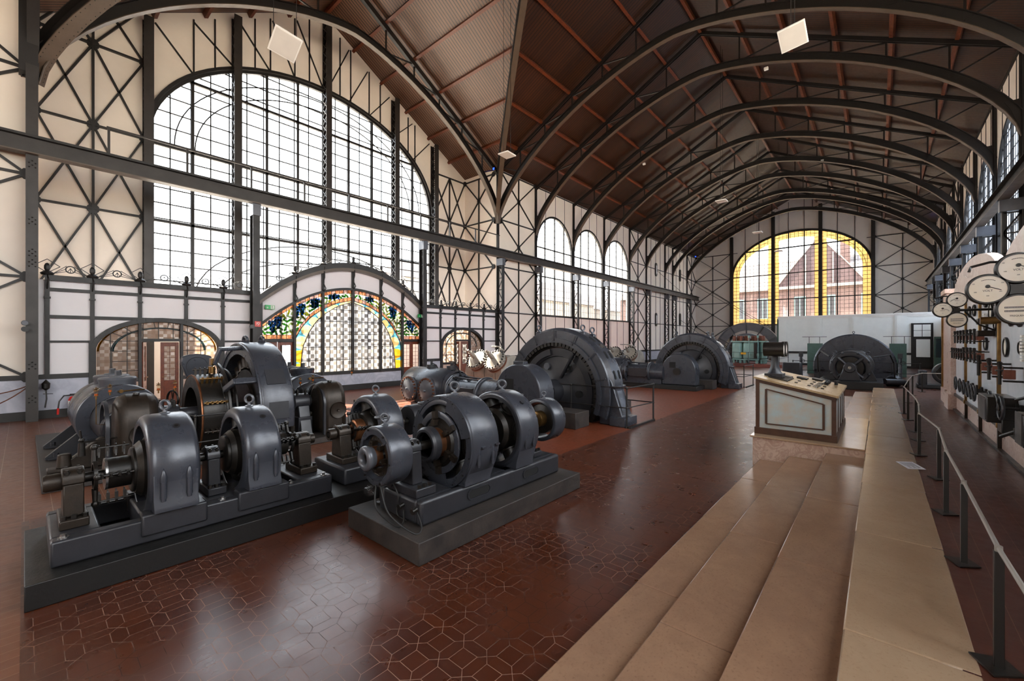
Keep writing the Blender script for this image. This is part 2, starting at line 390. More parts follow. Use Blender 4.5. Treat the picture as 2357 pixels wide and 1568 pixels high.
# ---------------------------------------------------------------- measures of the hall
YL, YR, YG, XE, XB = 18.6, -4.04, 21.66, 59.05, -24.0
CY, HW = 7.28, 11.32
ZE, ZR, ZS, HR, PW = 13.4, 19.2, 9.8, 6.78, 1.557
COLS = [0.17, 20.0, 24.0, 28.95, 33.95, 39.05, 43.0, 48.15, 50.55, 55.5]
GX, GW = 10.1, 9.9                                   # centre and half width of the entrance gable
roof = lambda y: ZR - (ZR - ZE) * abs(y - CY) / HW
groof = lambda x: ZR - (ZR - ZE) * abs(x - GX) / GW
PT = .56                                             # switch platform height
def ell(cx, w, zs, h, a): return (cx + w * math.cos(a), zs + h * math.sin(a))
def arch_pts(cx, w, zs, h, n=24, a0=PI, a1=0.): return [ell(cx, w, zs, h, a0 + (a1 - a0) * i / n) for i in range(n + 1)]

# ---------------------------------------------------------------- floor, platform, yard
def quads(name, rects, z0=-.12):
    me = bpy.data.meshes.new(name); vs = []; fs = []; mi = []; mats = []
    for x0, x1, y0, y1, m in rects:
        k = len(vs); vs += [(x0, y0, 0), (x1, y0, 0), (x1, y1, 0), (x0, y1, 0), (x0, y0, z0), (x1, y0, z0), (x1, y1, z0), (x0, y1, z0)]
        fs += [(k, k + 1, k + 2, k + 3), (k + 7, k + 6, k + 5, k + 4), (k, k + 4, k + 5, k + 1), (k + 1, k + 5, k + 6, k + 2), (k + 2, k + 6, k + 7, k + 3), (k + 3, k + 7, k + 4, k)]
        if m not in mats: mats.append(m)
        mi += [mats.index(m)] * 6
    me.from_pydata(vs, [], fs)
    for m in mats: me.materials.append(M[m])
    me.polygons.foreach_set('material_index', mi)
    o = bpy.data.objects.new(name, me); C.objects.link(o); wpos[o.name] = V(0, 0, 0); o['kind'] = 'structure'; return o
quads('floor', [(-.02, XE, YR, 4.87, 'floor'), (-.02, 4.6, 4.87, 8.2, 'floor'), (-.02, 4.6, 8.2, YG, 'strip'), (4.6, XE, 4.87, YG, 'orange'), (XB, -.02, YR, YG, 'strip')])
b = MB(); b.b(-9, 20.6, YR + .02, .165 - .5, PT - .05, PT - .002)
b.b(-9, 20.6, YR + .02, -.4, 0, PT - .05)
S('floor_platform', b, M['platform'])
b = MB()
x = -9.0
while x < 20.5:
    x2 = min(x + 1.75, 20.6); b.b(x + .001, x2 - .001, -.41, .165, .001, PT); x = x2
S('trim_platform_edge', b, M['steptop'], .011)
st = T('staircase', 'three wide beige marble treads descending from the switch platform to the red floor', 'stairs', (2, 1, 0))
for k, (y0, y1, z) in enumerate([(.165, .671, .42), (.671, 1.195, .28), (1.195, 1.643, .14)]):
    b = MB(); xe = 20.6 - .5 * (k + 1)
    for xa, xb in ((-9 + .6 * k, 8.78), (12.22, xe)):
        x = xa
        while x < xb - .01:
            x2 = min(x + 1.9, xb); b.b(x + .001, x2 - .001, y0, y1, .001, z); x = x2
    P('tread', b, M['step'], st, .011)
b = MB(); b.b(-160, 220, -120, 160, -.6, -.5); S('ground', b, M['pave'])

# ---------------------------------------------------------------- walls
def wall(name, mat='plaster'): return MB(), name, mat
LV = [1.25, 4.14, 7.1, 10.15, 13.3]
def brace_bay(m, plane, fixed, a0, a1, lv, w=.10, t=.07, side=-1, half=False, nodes=True):
    """flat steel bracing on a wall bay: uprights, transoms and crossed diagonals"""
    pt = (lambda a, z: (a, fixed + side * t / 2, z)) if plane == 'xz' else (lambda a, z: (fixed + side * t / 2, a, z))
    up = (0, 1, 0) if plane == 'xz' else (1, 0, 0)
    mid = (a0 + a1) / 2
    m.bar(pt(mid, lv[0]), pt(mid, lv[-1]), t, w * .9, up)
    for z in lv: m.bar(pt(a0, z), pt(a1, z), t, w, up)
    for z0, z1 in zip(lv[:-1], lv[1:]):
        spans = ((a0, mid), (mid, a1)) if half else ((a0, a1),)
        for p, q in spans:
            m.bar(pt(p, z0), pt(q, z1), t * .9, w * .8, up); m.bar(pt(p, z1), pt(q, z0), t * .9, w * .8, up)
            if not half: gusset(m, plane, fixed, (p + q) / 2, (z0 + z1) / 2, .13, t, side)
        if half: 
            gusset(m, plane, fixed, mid, z0, .17, t, side)
    for z in lv[:]:
        for a in (a0, a1): gusset(m, plane, fixed, a, z, .14, t, side)
def gusset(m, plane, fixed, a, z, r, t, side):
    poly = [(a + r * math.cos(PI / 8 + k * PI / 4), z + r * 1.15 * math.sin(PI / 8 + k * PI / 4)) for k in range(8)]
    d0, d1 = sorted((fixed + side * .004, fixed + side * (t + .01)))
    m.prism(poly, 'xz' if plane == 'xz' else 'yz', d0, d1)
TH = .25
# windowed long walls
def long_wall(name, Y, outer, wins, xs, mat, zbase=0.0):
    """Y inner face, outer = +1/-1; wins = list of bay (x0,x1) with a round-headed window"""
    y0, y1 = sorted((Y, Y + outer * TH)); b = MB(); gaps = sorted(wins); cur = xs[0]
    for (a, c) in gaps + [(xs[1], None)]:
        if a > cur + .01: b.b(cur, a, y0, y1, zbase, ZE)
        if c is None: break
        b.b(a, c, y0, y1, zbase, 4.14)
        cx, w = (a + c) / 2, (c - a) / 2 - .14
        b.b(a, a + .14, y0, y1, 4.14, 9.1); b.b(c - .14, c, y0, y1, 4.14, 9.1)
        b.prism([(a, 9.1)] + arch_pts(cx, w, 9.1, 2.5, 20) + [(c, 9.1), (c, ZE), (cx, ZE), (a, ZE)], 'xz', y0, y1)
        cur = c
    return S(name, b, M[mat], smooth=0)
LW = [(COLS[i], COLS[i + 1]) for i in (2, 3, 4)]
mir = lambda l: [(2 * GX - c, 2 * GX - a) for a, c in l]
wl_far = long_wall('wall_left', YL, 1, LW, (20.0, XE), 'plaster')
wl_near = long_wall('wall_left_near', YL, 1, mir(LW[1:]), (XB, .17), 'plaster')

RW = LW + [(COLS[6], COLS[7]), (COLS[8], COLS[9])]
wr_o = long_wall('wall_right', YR, -1, RW + [(1.5, 7), (7.5, 13), (13.5, 19)] + mir(LW), (XB, XE), 'plaster')
b = MB(); b.b(XB - TH, XB, YR, YL, 0, ZE); b.prism([(YR, ZE), (YL, ZE), (CY, ZR)], 'yz', XB - TH, XB); S('wall_back', b, M['plaster'], smooth=0)
# end wall with its great window
EC, EW, EZS, EH, ESILL = 7.31, 6.75, 10.25, 4.85, 4.2
b = MB(); ar = arch_pts(EC, EW, EZS, EH, 40, PI / 2, 0)
hR = [(EC, EZS + EH)] + [(p[0], p[1]) for p in ar[1:]] + [(EC + EW, ESILL), (EC, ESILL), (EC, 0), (YL, 0), (YL, ZE), (EC, ZR)]
b.prism(hR, 'yz', XE, XE + TH)
b.prism([(2 * EC - p, z) for p, z in hR[:-3]] + [(YR, 0), (YR, ZE), (EC, ZR)], 'yz', XE, XE + TH)
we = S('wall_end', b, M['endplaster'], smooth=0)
# gable wall of the entrance bay, window down to the porch roof, porch opening below
GZS, GH, GWW = 10.3, 4.85, 6.9
b = MB(); ar = arch_pts(GX, GWW, GZS, GH, 40, PI / 2, 0)
h1 = [(p[0], p[1]) for p in ar] + [(GX + GWW, 4.1), (GX + 4, 4.1), (GX + 4, 0), (GX + GW, 0), (GX + GW, ZE), (GX, ZR)]
b.prism(h1, 'xz', YG, YG + TH); b.prism([(2 * GX - p, z) for p, z in h1], 'xz', YG, YG + TH)
wg_ = S('wall_gable', b, M['plaster'], smooth=0)
b = MB(); b.b(20.0, 20.0 + TH, YL + TH, YG, 0, ZE); wgr = S('wall_gable_right', b, M['plaster'])
b = MB(); b.b(.17 - TH, .17, YL + TH, YG, 0, ZE); S('wall_gable_left', b, M['plaster'])

# steel bracing on the walls, one child per bay
def bracing(parent, *bays):
    for a in bays:
        m = MB(); brace_bay(m, *a[0], **a[1]); P('bracing', m, M['steelb'], parent, smooth=0)
bracing(wg_, (('xz', YG, .25, 3.05, [4.1, 7.1, 10.15, 13.1, 15.2]), dict(half=True, w=.15)), (('xz', YG, 17.2, 19.95, [4.1, 7.1, 10.15, 13.1]), dict(half=True, w=.12)))
bracing(wgr, (('yz', 20.0, 18.9, 21.6, [4.1, 7.1, 10.15, 13.1]), dict()))
bracing(wl_far, (('xz', YL, 20.3, 23.9, LV), {}), (('xz', YL, 39.15, 42.9, LV), dict(w=.08)), (('xz', YL, 55.6, 59.0, LV), dict(w=.08)))
bracing(wl_near, (('xz', YL, -3.9, .05, LV), {}))
bracing(we, (('yz', XE, 14.3, 18.55, LV[1:] + []), dict(w=.16)), (('yz', XE, -4.0, .35, LV[1:]), dict(w=.16)), (('yz', XE, 14.3, 18.55, [1.2, 4.14]), dict(w=.16)))
bracing(wr_o, (('xz', YR, 39.15, 42.9, LV), dict(w=.08, side=1)))
# plain bays: battens
for parent, bays, Y, sd in ((wl_far, [(43.0, 48.15), (48.15, 50.55), (50.55, 55.5)], YL, -1), (wl_far, LW, YL, -1), (wr_o, RW, YR, 1)):
    for a, c in bays:
        m = MB(); win = (a, c) in LW or (parent is wr_o)
        if not win:
            for z in (1.25, 4.14, 7.1, 10.15, 13.3): m.bar((a, Y + sd * .03, z), (c, Y + sd * .03, z), .06, .09, (0, 1, 0))
        for k in ((1, 2, 3) if c - a > 3 else (1,)):
            x = a + (c - a) * k / (4 if c - a > 3 else 2)
            if win:
                m.bar((x, Y + sd * .01, 1.3), (x, Y + sd * .01, 4.14), .02, .035, (0, 1, 0)); m.bar((x, Y + sd * .01, 11.0 if k != 2 else 11.65), (x, Y + sd * .01, ZE), .02, .03, (0, 1, 0))
            else: m.bar((x, Y + sd * .02, 1.3), (x, Y + sd * .02, ZE), .03, .035, (0, 1, 0))
        if win:
            for z in (1.25, 4.1, 13.3): m.bar((a, Y + sd * .03, z), (c, Y + sd * .03, z), .06, .1, (0, 1, 0))
        P('batten', m, M['steelb'], parent, smooth=0)
# wainscot, dado rail and baseboard
def dado(parent, x0, x1, Y, sd=-1):
    m = MB(); m.b(x0, x1, *sorted((Y, Y + sd * .03)), .25, 1.16); P('wainscot', m, M['wains'], parent)
    m = MB(); m.b(x0, x1, *sorted((Y, Y + sd * .06)), 1.16, 1.30); m.b(x0, x1, *sorted((Y, Y + sd * .05)), 0, .25); P('dado_rail', m, M['steelb'], parent)
dado(wl_far, 20.2, XE, YL); dado(wl_near, XB, .04, YL)
# roof
b = MB()
def slab(m, pts, d=.12):
    n = len(pts); m.add([(p[0], p[1], p[2]) for p in pts] + [(p[0], p[1], p[2] + d) for p in pts], [tuple(range(n))[::-1], tuple(range(n, 2 * n))] + [(i, (i + 1) % n, n + (i + 1) % n, n + i) for i in range(n)])
e = .3; ye = YL + e; ze = ZE - e * (ZR - ZE) / HW
XF = XE + .4
slab(b, [(XB, ye, ze), (.17 - e * .87, ye, ze), (GX, CY, ZR), (XB, CY, ZR)])
slab(b, [(20 + e * .87, ye, ze), (XF, ye, ze), (XF, CY, ZR), (GX, CY, ZR)])
slab(b, [(XB, YR - e, ze), (XF, YR - e, ze), (XF, CY, ZR), (XB, CY, ZR)])
S('ceiling', b, M['plankx'], smooth=0)
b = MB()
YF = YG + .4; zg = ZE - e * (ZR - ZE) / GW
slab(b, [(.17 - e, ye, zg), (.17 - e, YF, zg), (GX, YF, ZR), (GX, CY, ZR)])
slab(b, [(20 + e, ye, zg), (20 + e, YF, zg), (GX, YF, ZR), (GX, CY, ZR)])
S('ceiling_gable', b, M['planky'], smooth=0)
# purlins, each a timber of its own
PF = [.17, .34, .51, .68, .85]
def purlin(p0, p1, up):
    m = MB(); m.bar(p0, p1, .14, .2, up); o = P('roof_purlin', m, M['purlin']); o['kind'] = 'structure'
for f in PF:
    z = ZR - (ZR - ZE) * f - .12
    for x0, x1 in ((XB, GX - GW * f), (GX + GW * f, XE)): purlin((x0, CY + HW * f, z), (x1, CY + HW * f, z), (0, .45, 1))
    purlin((XB, CY - HW * f, z), (XE, CY - HW * f, z), (0, -.45, 1))
    for s in (-1, 1): purlin((GX + s * GW * f, CY + HW * f, z), (GX + s * GW * f, YG, z), (s * .5, 0, 1))
purlin((XB, CY, ZR - .2), (XE, CY, ZR - .2), (0, 0, 1)); purlin((GX, CY, ZR - .2), (GX, YG, ZR - .2), (0, 0, 1))

# ---------------------------------------------------------------- arched trusses
def ribz(t): return ZS + HR * max(0., 1 - abs(t) ** PW) ** (1 / PW)
def rib_curve(org, dirv, half, t0=-1., t1=1., n=44, zo=0.):
    """points and outward normals of a rib lying in the vertical plane through org along dirv"""
    org, d = V(org), V(dirv).normalized(); ts = []
    for i in range(n + 1):
        s = t0 + (t1 - t0) * i / n
        ts.append(s if abs(s) < .5 else math.copysign(1 - (1 - abs(s)) ** 1.6 * (.5 ** -.6), s))
    pts = [org + d * (half * t) + V(0, 0, ribz(t) + zo) for t in ts]; nr = []
    for i in range(len(pts)):
        tg = (pts[min(i + 1, n)] - pts[max(i - 1, 0)]).normalized(); q = V(0, 0, 1) - tg * tg.z
        if q.length < .05: q = -d * math.copysign(1, ts[i]) * -1
        q.normalize(); out = V(0, 0, 1) * .3 + d * ts[i]
        if q.dot(out) < 0: q = -q
        nr.append(q)
    return pts, nr, ts
def rib_parts(th, pts, nr, bn, w=.24, dp=.34, mat='rib'):
    m = MB(); m.strip(pts, nr, bn, w, 0, .025); P('bottom_flange', m, M[mat], th)
    m = MB(); m.strip(pts, nr, bn, .025, .025, dp); P('web', m, M['steelb'], th)
    m = MB(); m.strip(pts, nr, bn, w * .8, dp, dp + .025); P('top_flange', m, M['steelb'], th)
def truss(x, label, w=.24):
    th = T('steel_roof_truss', label, 'roof truss', (x, CY, 12), 'arched steel roof trusses')
    pts, nr, ts = rib_curve((x, CY, 0), (0, 1, 0), HW - .12); rib_parts(th, pts, nr, (1, 0, 0), w, .34, 'steelb' if x < 1 else 'rib')
    for s in (-1, 1):
        m = MB(); 
        for dx in (-.07, .07): m.bar((x + dx, CY, ZR - .28), (x + dx, CY + s * HW, ZE - .28), .04, .17)
        P('rafter', m, M['steelb'], th)
        for k, f in enumerate(PF + [.97]):
            y = CY + s * (HW - .28) * f; zt = roof(y) - .38; zb = ribz(f) + .3
            if f > .9: continue
            m = MB(); m.bar((x, y, zb), (x, y, zt), .07, .07); 
            f2 = (PF + [.97])[k + 1] if k + 1 < 6 else 1
            f0 = PF[k - 1] if k else 0
            m.bar((x, y, zb), (x, CY + s * HW * f2 * .98, roof(CY + s * HW * f2 * .98) - .4), .06, .06)
            P('strut', m, M['steelb'], th)
        m = MB(); ye_ = CY + s * (HW - .02)                         # haunch plate between column, rib and eave
        poly = [(ye_, ZS)] + [(CY + s * (HW - .12) * t, ribz(t) + (.2 if t > .98 else .34)) for t in (.998, .99, .978, .965)] + [(ye_, ribz(.965) + .38)]
        m.prism(poly, 'yz', x - .02, x + .02); P('haunch_plate', m, M['steelb'], th, smooth=0)
    return th
TL = ['arched roof truss at the near end of the tall entrance gable', 'arched roof truss springing from the column at the far end of the entrance gable',
      'arched roof truss where the cross-braced bay meets the first side window', 'arched roof truss between the first and second left side windows', 'arched roof truss between the second and third left side windows',
      'arched roof truss just past the third left side window', 'arched roof truss at the upper left pulley plates', 'arched roof truss fourth from the far end wall',
      'arched roof truss third from the far end wall beside the pulley plate', 'last arched roof truss before the yellow end window']
for x, l in zip(COLS, TL): truss(x, l)
m = MB()
th = T('steel_roof_truss', 'long riveted arch running along the hall in front of the entrance gable window', 'roof truss', (GX, YL, 12), 'arched steel roof trusses')
pts, nr, ts = rib_curve((GX, YL - .1, 0), (1, 0, 0), GW - .1); rib_parts(th, pts, nr, (0, 1, 0), .26)
for s in (-1, 1):
    m = MB(); m.bar((GX, YL - .1, ZR - .38), (GX + s * GW, YL - .1, ZE - .38), .16, .26); P('rafter', m, M['steelb'], th)
    for k, f in enumerate(PF):
        xx = GX + s * GW * f; zt = groof(xx) - .4; m = MB(); m.bar((xx, YL - .1, ribz(f) + .3), (xx, YL - .1, zt), .07, .07)
        f2 = PF[k + 1] if k < 4 else .97
        m.bar((xx, YL - .1, ribz(f) + .3), (GX + s * GW * f2, YL - .1, groof(GX + s * GW * f2) - .4), .06, .06); P('strut', m, M['steelb'], th)
for s, l in ((-1, 'broad riveted valley arch rising from the near entrance column with two rows of rivets'), (1, 'valley arch rising from the column at the far corner of the entrance gable')):
    d = V(-s * GW, -HW, 0); c0 = V(GX, CY, 0); half = d.length - .06
    th = T('steel_roof_truss', l, 'roof truss', (GX + s * GW, YL, 10), 'arched steel roof trusses')
    pts, nr, ts = rib_curve(c0, -d, half, 0, 1, 24); bn = d.normalized().cross(V(0, 0, 1)); rib_parts(th, pts, nr, bn, .42 if s < 0 else .26, .42)
    m = MB(); m.bar((GX, CY, ZR - .35), (GX + s * GW, YL, ZE - .35), .14, .3); P('rafter', m, M['steelb'], th)
    for f in PF:
        p = c0 - d.normalized() * (half * f); m = MB(); m.bar((p.x, p.y, ribz(f) + .35), (p.x, p.y, ZR - (ZR - ZE) * f - .4), .08, .08); P('strut', m, M['steelb'], th)
    if s < 0:
        m = MB()
        for i in range(len(pts) - 1):
            for q in range(4):
                p = pts[i].lerp(pts[i + 1], q / 4); n_ = nr[i]
                for o in (-.15, .15): m.ball(p + bn * o - n_ * 0.0, .016, n=6)
        P('rivet_row', m, M['steelb'], th)
# ---------------------------------------------------------------- windows
def window(name, plane, fixed, side, cx, w, zs, h, sill, thick_x, thick_z, thin_dx, thin_dz, glassmat, depth=.12, posts=(), ring=True, mw=.09, tw=.022):
    """round-headed steel window: frame, glazing bars, pane"""
    pt = (lambda a, z, o=0: (a, fixed + side * o, z)) if plane == 'xz' else (lambda a, z, o=0: (fixed + side * o, a, z))
    up = (0, 1, 0) if plane == 'xz' else (1, 0, 0)
    top = lambda a: zs + h * math.sqrt(max(0, 1 - ((a - cx) / w) ** 2))
    half = lambda z: w if z <= zs else w * math.sqrt(max(0, 1 - ((z - zs) / h) ** 2))
    poly = [(cx + w, sill), (cx + w, zs)] + arch_pts(cx, w, zs, h, 40, 0, PI)[1:-1] + [(cx - w, zs), (cx - w, sill)]
    d0, d1 = sorted((fixed + side * .0, fixed + side * -.006))
    m = MB(); m.prism(poly, plane, d0 + side * -.1, d1 + side * -.1)
    root = S(name, m, M[glassmat], smooth=0)
    m = MB(); pth = [pt(a, z, -.06) for a, z in poly]
    cen = V(pt(cx, zs)); nr = [(V(p) - cen).normalized() for p in pth]
    for a, b_ in zip(pth, pth[1:] + pth[:1]): m.bar(a, b_, .14, .14, up)
    P('window_frame', m, M['steelb'], root)
    m = MB()
    for a in thick_x:
        if abs(a - cx) < w - .05: m.bar(pt(a, sill, -.08), pt(a, top(a), -.08), mw, mw, up)
    for z in thick_z:
        if sill < z < zs + h: m.bar(pt(cx - half(z), z, -.08), pt(cx + half(z), z, -.08), mw, mw, up)
    P('mullion', m, M['steelb'], root, smooth=0)
    m = MB(); a = cx - w + thin_dx
    while a < cx + w - .05:
        m.bar(pt(a, sill, -.095), pt(a, top(a), -.095), tw, tw, up); a += thin_dx
    z = sill + thin_dz
    while z < zs + h - .05:
        m.bar(pt(cx - half(z), z, -.095), pt(cx + half(z), z, -.095), tw, tw, up); z += thin_dz
    if ring:
        for k in ring if isinstance(ring, (list, tuple)) else (.88, .78):
            q = arch_pts(cx, w * k, zs, h * k, 40)
            for p_, r_ in zip(q[:-1], q[1:]): m.bar(pt(*p_, -.095), pt(*r_, -.095), tw, tw, up)
    P('glazing_bar', m, M['steelb'], root, smooth=0)
    return root
PX = [3.15, 6.15, 10.2, 14.25, 17.15]
wx = [(PX[i] + PX[i + 1]) / 2 + d for i in range(4) for d in ((-.02,) if i in (0, 3) else (-.7, .7))]
w1 = window('window_1', 'xz', YG, -1, GX, GWW, GZS, GH, 4.1, wx, [7.1, 10.15, 13.1], .69, .62, 'pane', mw=.11, tw=.042)
m = MB()                                                       # arcs of leading low in the great window above the porch roof
for k in (0, .8):
    q = [(GX + (4.6 + k) * math.cos(a), 4.1 + (2.1 + k) * math.sin(a)) for a in [PI * i / 24 for i in range(25)]]
    for p_, r_ in zip(q[:-1], q[1:]): m.bar((p_[0], YG + .1, p_[1]), (r_[0], YG + .1, r_[1]), .045, .045, (0, 1, 0))
P('glazing_arc', m, M['steelb'], w1, smooth=0)
# open porch doors under it: plain glazing of the opening below the great window
m = MB(); m.b(GX - 4, GX + 4, YG + .1, YG + .106, 0, 4.1); wp = S('window_2', m, M['pane'], smooth=0)
m = MB()
for i in range(9): m.bar((GX - 4 + i, YG + .09, 0), (GX - 4 + i, YG + .09, 4.1), .1, .08, (0, 1, 0))
for z in (.4, 2.3, 4.05): m.bar((GX - 4, YG + .09, z), (GX + 4, YG + .09, z), .12, .08, (0, 1, 0))
P('mullion', m, M['steelb'], wp, smooth=0)
n = 3
for a, c in LW:
    window('window_%d' % n, 'xz', YL, -1, (a + c) / 2, (c - a) / 2 - .14, 9.1, 2.5, 4.14, [a + (c - a) * k / 4 for k in (1, 2, 3)], [7.0, 9.1], .31, .5, 'pane', mw=.08, tw=.018, ring=(.86,)); n += 1
for a, c in RW:
    window('window_%d' % n, 'xz', YR, 1, (a + c) / 2, (c - a) / 2 - .14, 9.1, 2.5, 4.14, [a + (c - a) * k / 4 for k in (1, 2, 3)], [7.0, 9.1], .31, .5, 'frost', mw=.08, tw=.03, ring=(.86,)); n += 1
EP = [14.15, 9.6, 5.0, .47]
ex = [EP[i] + (EP[i + 1] - EP[i]) * k / 3 for i in range(3) for k in (1, 2)]
wE = window('window_%d' % n, 'yz', XE, -1, EC, EW, EZS, EH, ESILL, ex, [7.2, 10.24, 13.3], .385, .43, 'pane', mw=.11, tw=.028, ring=(.93,))
m = MB()                                                       # yellow border panes
o_ = arch_pts(EC, EW - .05, EZS, EH - .05, 40); i_ = arch_pts(EC, EW - .75, EZS, EH - .75, 40)
m.add([(XE + .09, a, z) for a, z in o_] + [(XE + .09, a, z) for a, z in i_], [(k, k + 1, 42 + k, 41 + k) for k in range(40)])
for y0, y1 in ((EC - EW, EC - EW + .75), (EC + EW - .75, EC + EW)): m.b(y0, y1, XE * 0 + 0, 0, 0, 0) if False else m.add([(XE + .09, y0, ESILL), (XE + .09, y1, ESILL), (XE + .09, y1, EZS), (XE + .09, y0, EZS)], [(0, 1, 2, 3)])
m.add([(XE + .09, EC - EW + .75, ESILL), (XE + .09, EC + EW - .75, ESILL), (XE + .09, EC + EW - .75, ESILL + .75), (XE + .09, EC - EW + .75, ESILL + .75)], [(0, 1, 2, 3)])
topE = lambda a: EZS + (EH - .75) * math.sqrt(max(0, 1 - ((a - EC) / (EW - .75)) ** 2))
for p in EP[1:3]:
    for y0, y1 in ((p - .55, p - .1), (p + .1, p + .55)): m.add([(XE + .09, y0, ESILL + .75), (XE + .09, y1, ESILL + .75), (XE + .09, y1, topE(y1)), (XE + .09, y0, topE(y0))], [(0, 1, 2, 3)])
P('yellow_border', m, M['yelglass'], wE, smooth=0)
# great posts of the two large windows
def lattice_post(m, x, y, z0, z1, d=.42, w=.2, toward=(0, -1, 0), across=(1, 0, 0), step=.42):
    """two flanges joined by crossed lacing"""
    t = V(toward); a = V(across); p = V(x, y, 0)
    for k in (.03, d): m.bar(p + t * k + V(0, 0, z0), p + t * k + V(0, 0, z1), w if k > .1 else w, .03, t) if False else m.box(p + t * k + V(0, 0, (z0 + z1) / 2), [abs(a.x) * w + abs(t.x) * .03, abs(a.y) * w + abs(t.y) * .03, z1 - z0])
    z = z0; s = 1
    while z < z1 - step * .5:
        for q in (-1, 1):
            A = p + a * (q * w * .42); 
            m.bar(A + t * .03 + V(0, 0, z), A + t * d + V(0, 0, min(z + step, z1)), .035, .012, a); m.bar(A + t * d + V(0, 0, z), A + t * .03 + V(0, 0, min(z + step, z1)), .035, .012, a)
        z += step
GL = ['first broad lattice post of the great gable window beside the near braced bay', 'second lattice post of the great gable window', 'middle lattice post of the great gable window', 'fourth lattice post of the great gable window', 'last lattice post of the great gable window beside the far braced bay']
for x, l in zip(PX, GL):
    t_ = T('lattice_post', l, 'steel post', (x, YG, 0), 'lattice posts of the gable window'); m = MB(); ztop = groof(x) - .35
    lattice_post(m, x, YG, 4.1 if 6 < x < 14.4 else 0, ztop, .45, .26); P('lattice', m, M['steelb'], t_, smooth=0)
    m = MB(); m.b(x - .15, x + .15, YG - .49, YG - .46, 4.1 if 6 < x < 14.4 else 0, ztop); P('flange_plate', m, M['steel'], t_)
EL = ['left outer steel post of the yellow end window', 'left inner steel post of the yellow end window', 'right inner steel post of the yellow end window', 'right outer steel post of the yellow end window']
for y, l in zip(EP, EL):
    m = MB(); z1 = roof(y) - .3; m.b(XE - .34, XE - .3, y - .17, y + .17, 0, z1); m.b(XE - .3, XE - .01, y - .02, y + .02, 0, z1); m.b(XE - .05, XE - .01, y - .17, y + .17, 0, z1)
    tag(P('end_window_post', m, M['steelb']), l, 'steel post', 'posts of the end window')
# upper battens of both gables
m = MB()
topG = lambda a: GZS + GH * math.sqrt(max(0, 1 - ((a - GX) / GWW) ** 2)) + .12
fan = [(4.65, 4.0), (5.4, 6.0), (6.95, 6.6), (7.6, 7.6), (8.7, 8.5), (9.4, 10.1), (11.0, 10.4), (11.6, 12.0), (12.7, 12.8), (13.4, 14.1), (15.3, 14.5), (15.8, 17.0)]
for a, c in fan:
    z = topG(a); m.bar((a, YG - .03, z), (a, YG - .03, groof(a) - .3), .05, .07, (0, 1, 0))
for a, c in ((4.65, 3.4), (6.15, 4.65), (7.6, 6.3), (8.7, 7.7), (10.1, 8.8), (10.3, 11.5), (11.5, 12.6), (12.7, 14.0), (14.25, 15.6), (15.6, 16.9)):
    m.bar((a, YG - .03, topG(a)), (c, YG - .03, min(groof(c) - .4, topG(a) + 3.2)), .05, .07, (0, 1, 0))
q = [(p[0], p[1]) for p in arch_pts(GX, GWW + .1, GZS, GH + .1, 40)]
for p_, r_ in zip(q[:-1], q[1:]): m.bar((p_[0], YG - .05, p_[1]), (r_[0], YG - .05, r_[1]), .12, .16, (0, 1, 0))
P('batten', m, M['steelb'], wg_, smooth=0)
m = MB()
topEE = lambda a: EZS + EH * math.sqrt(max(0, 1 - ((a - EC) / EW) ** 2)) + .1
for i in range(3):
    for k in (1, 2):
        y = EP[i] + (EP[i + 1] - EP[i]) * k / 3; m.bar((XE - .03, y, topEE(y)), (XE - .03, y, roof(y) - .2), .05, .06, (1, 0, 0))
for y0, y1 in ((13.5, 18.5), (-4, 1.0)): m.bar((XE - .03, y0, 13.3), (XE - .03, y1, 13.3), .06, .1, (1, 0, 0))
q = arch_pts(EC, EW + .08, EZS, EH + .08, 40)
for p_, r_ in zip(q[:-1], q[1:]): m.bar((XE - .05, p_[0], p_[1]), (XE - .05, r_[0], r_[1]), .12, .14, (1, 0, 0))
P('batten', m, M['steelb'], we, smooth=0)

# ---------------------------------------------------------------- crane girders and their columns
def girder(y, label, sd):
    t_ = T('crane_girder', label, 'crane girder', (20, y, 7.6))
    m = MB(); m.b(XB, 58.6 if sd < 0 else 57, y - .02, y + .02, 7.57, 8.02); P('web', m, M['steel'], t_)
    m = MB(); m.b(XB, 58.6 if sd < 0 else 57, y - .16, y + .16, 7.55, 7.58); P('bottom_flange', m, M['rib'], t_)
    m = MB(); m.b(XB, 58.6 if sd < 0 else 57, y - .16, y + .16, 8.01, 8.04); m.b(XB, 58, y - .03, y + .03, 8.04, 8.12); P('top_flange', m, M['steelb'], t_)
    return t_
girder(18.08, 'long riveted crane girder crossing in front of the entrance gable and left wall', -1)
girder(-3.5, 'crane girder along the ribbed-glass windows above the switchboard', 1)
def column(x, yo, yi, zt, label, grp, full=True, sd=-1):
    t_ = T('lattice_column', label, 'steel column', (x, yo, 0), grp)
    m = MB(); m.b(x - .11, x + .11, yo - .03, yo + .03, 0, zt); m.b(x - .015, x + .015, yo - .1, yo + .1, 0, zt); P('wall_flange', m, M['steelb'], t_)
    m = MB(); m.b(x - .12, x + .12, yi - .02, yi + .02, 0, 7.5); m.b(x - .015, x + .015, min(yi, yi - sd * .12), max(yi, yi - sd * .12), 0, 7.5); P('front_flange', m, M['steelb'], t_)
    m = MB(); z = .3; k = 0; A, B_ = yo + sd * .03, yi - sd * .02
    while z < 6.9:
        m.bar((x, A if k % 2 else B_, z), (x, B_ if k % 2 else A, z + .75), .05, .03, (1, 0, 0)); m.bar((x, A, z + .75), (x, B_, z + .75), .05, .03, (1, 0, 0)); z += .75; k += 1
    P('lacing', m, M['steelb'], t_)
    m = MB(); m.b(x - .14, x + .14, min(yo, yi + sd * .08), max(yo, yi + sd * .08), 7.1, 7.54); P('cap_bracket', m, M['greyl'], t_); return t_
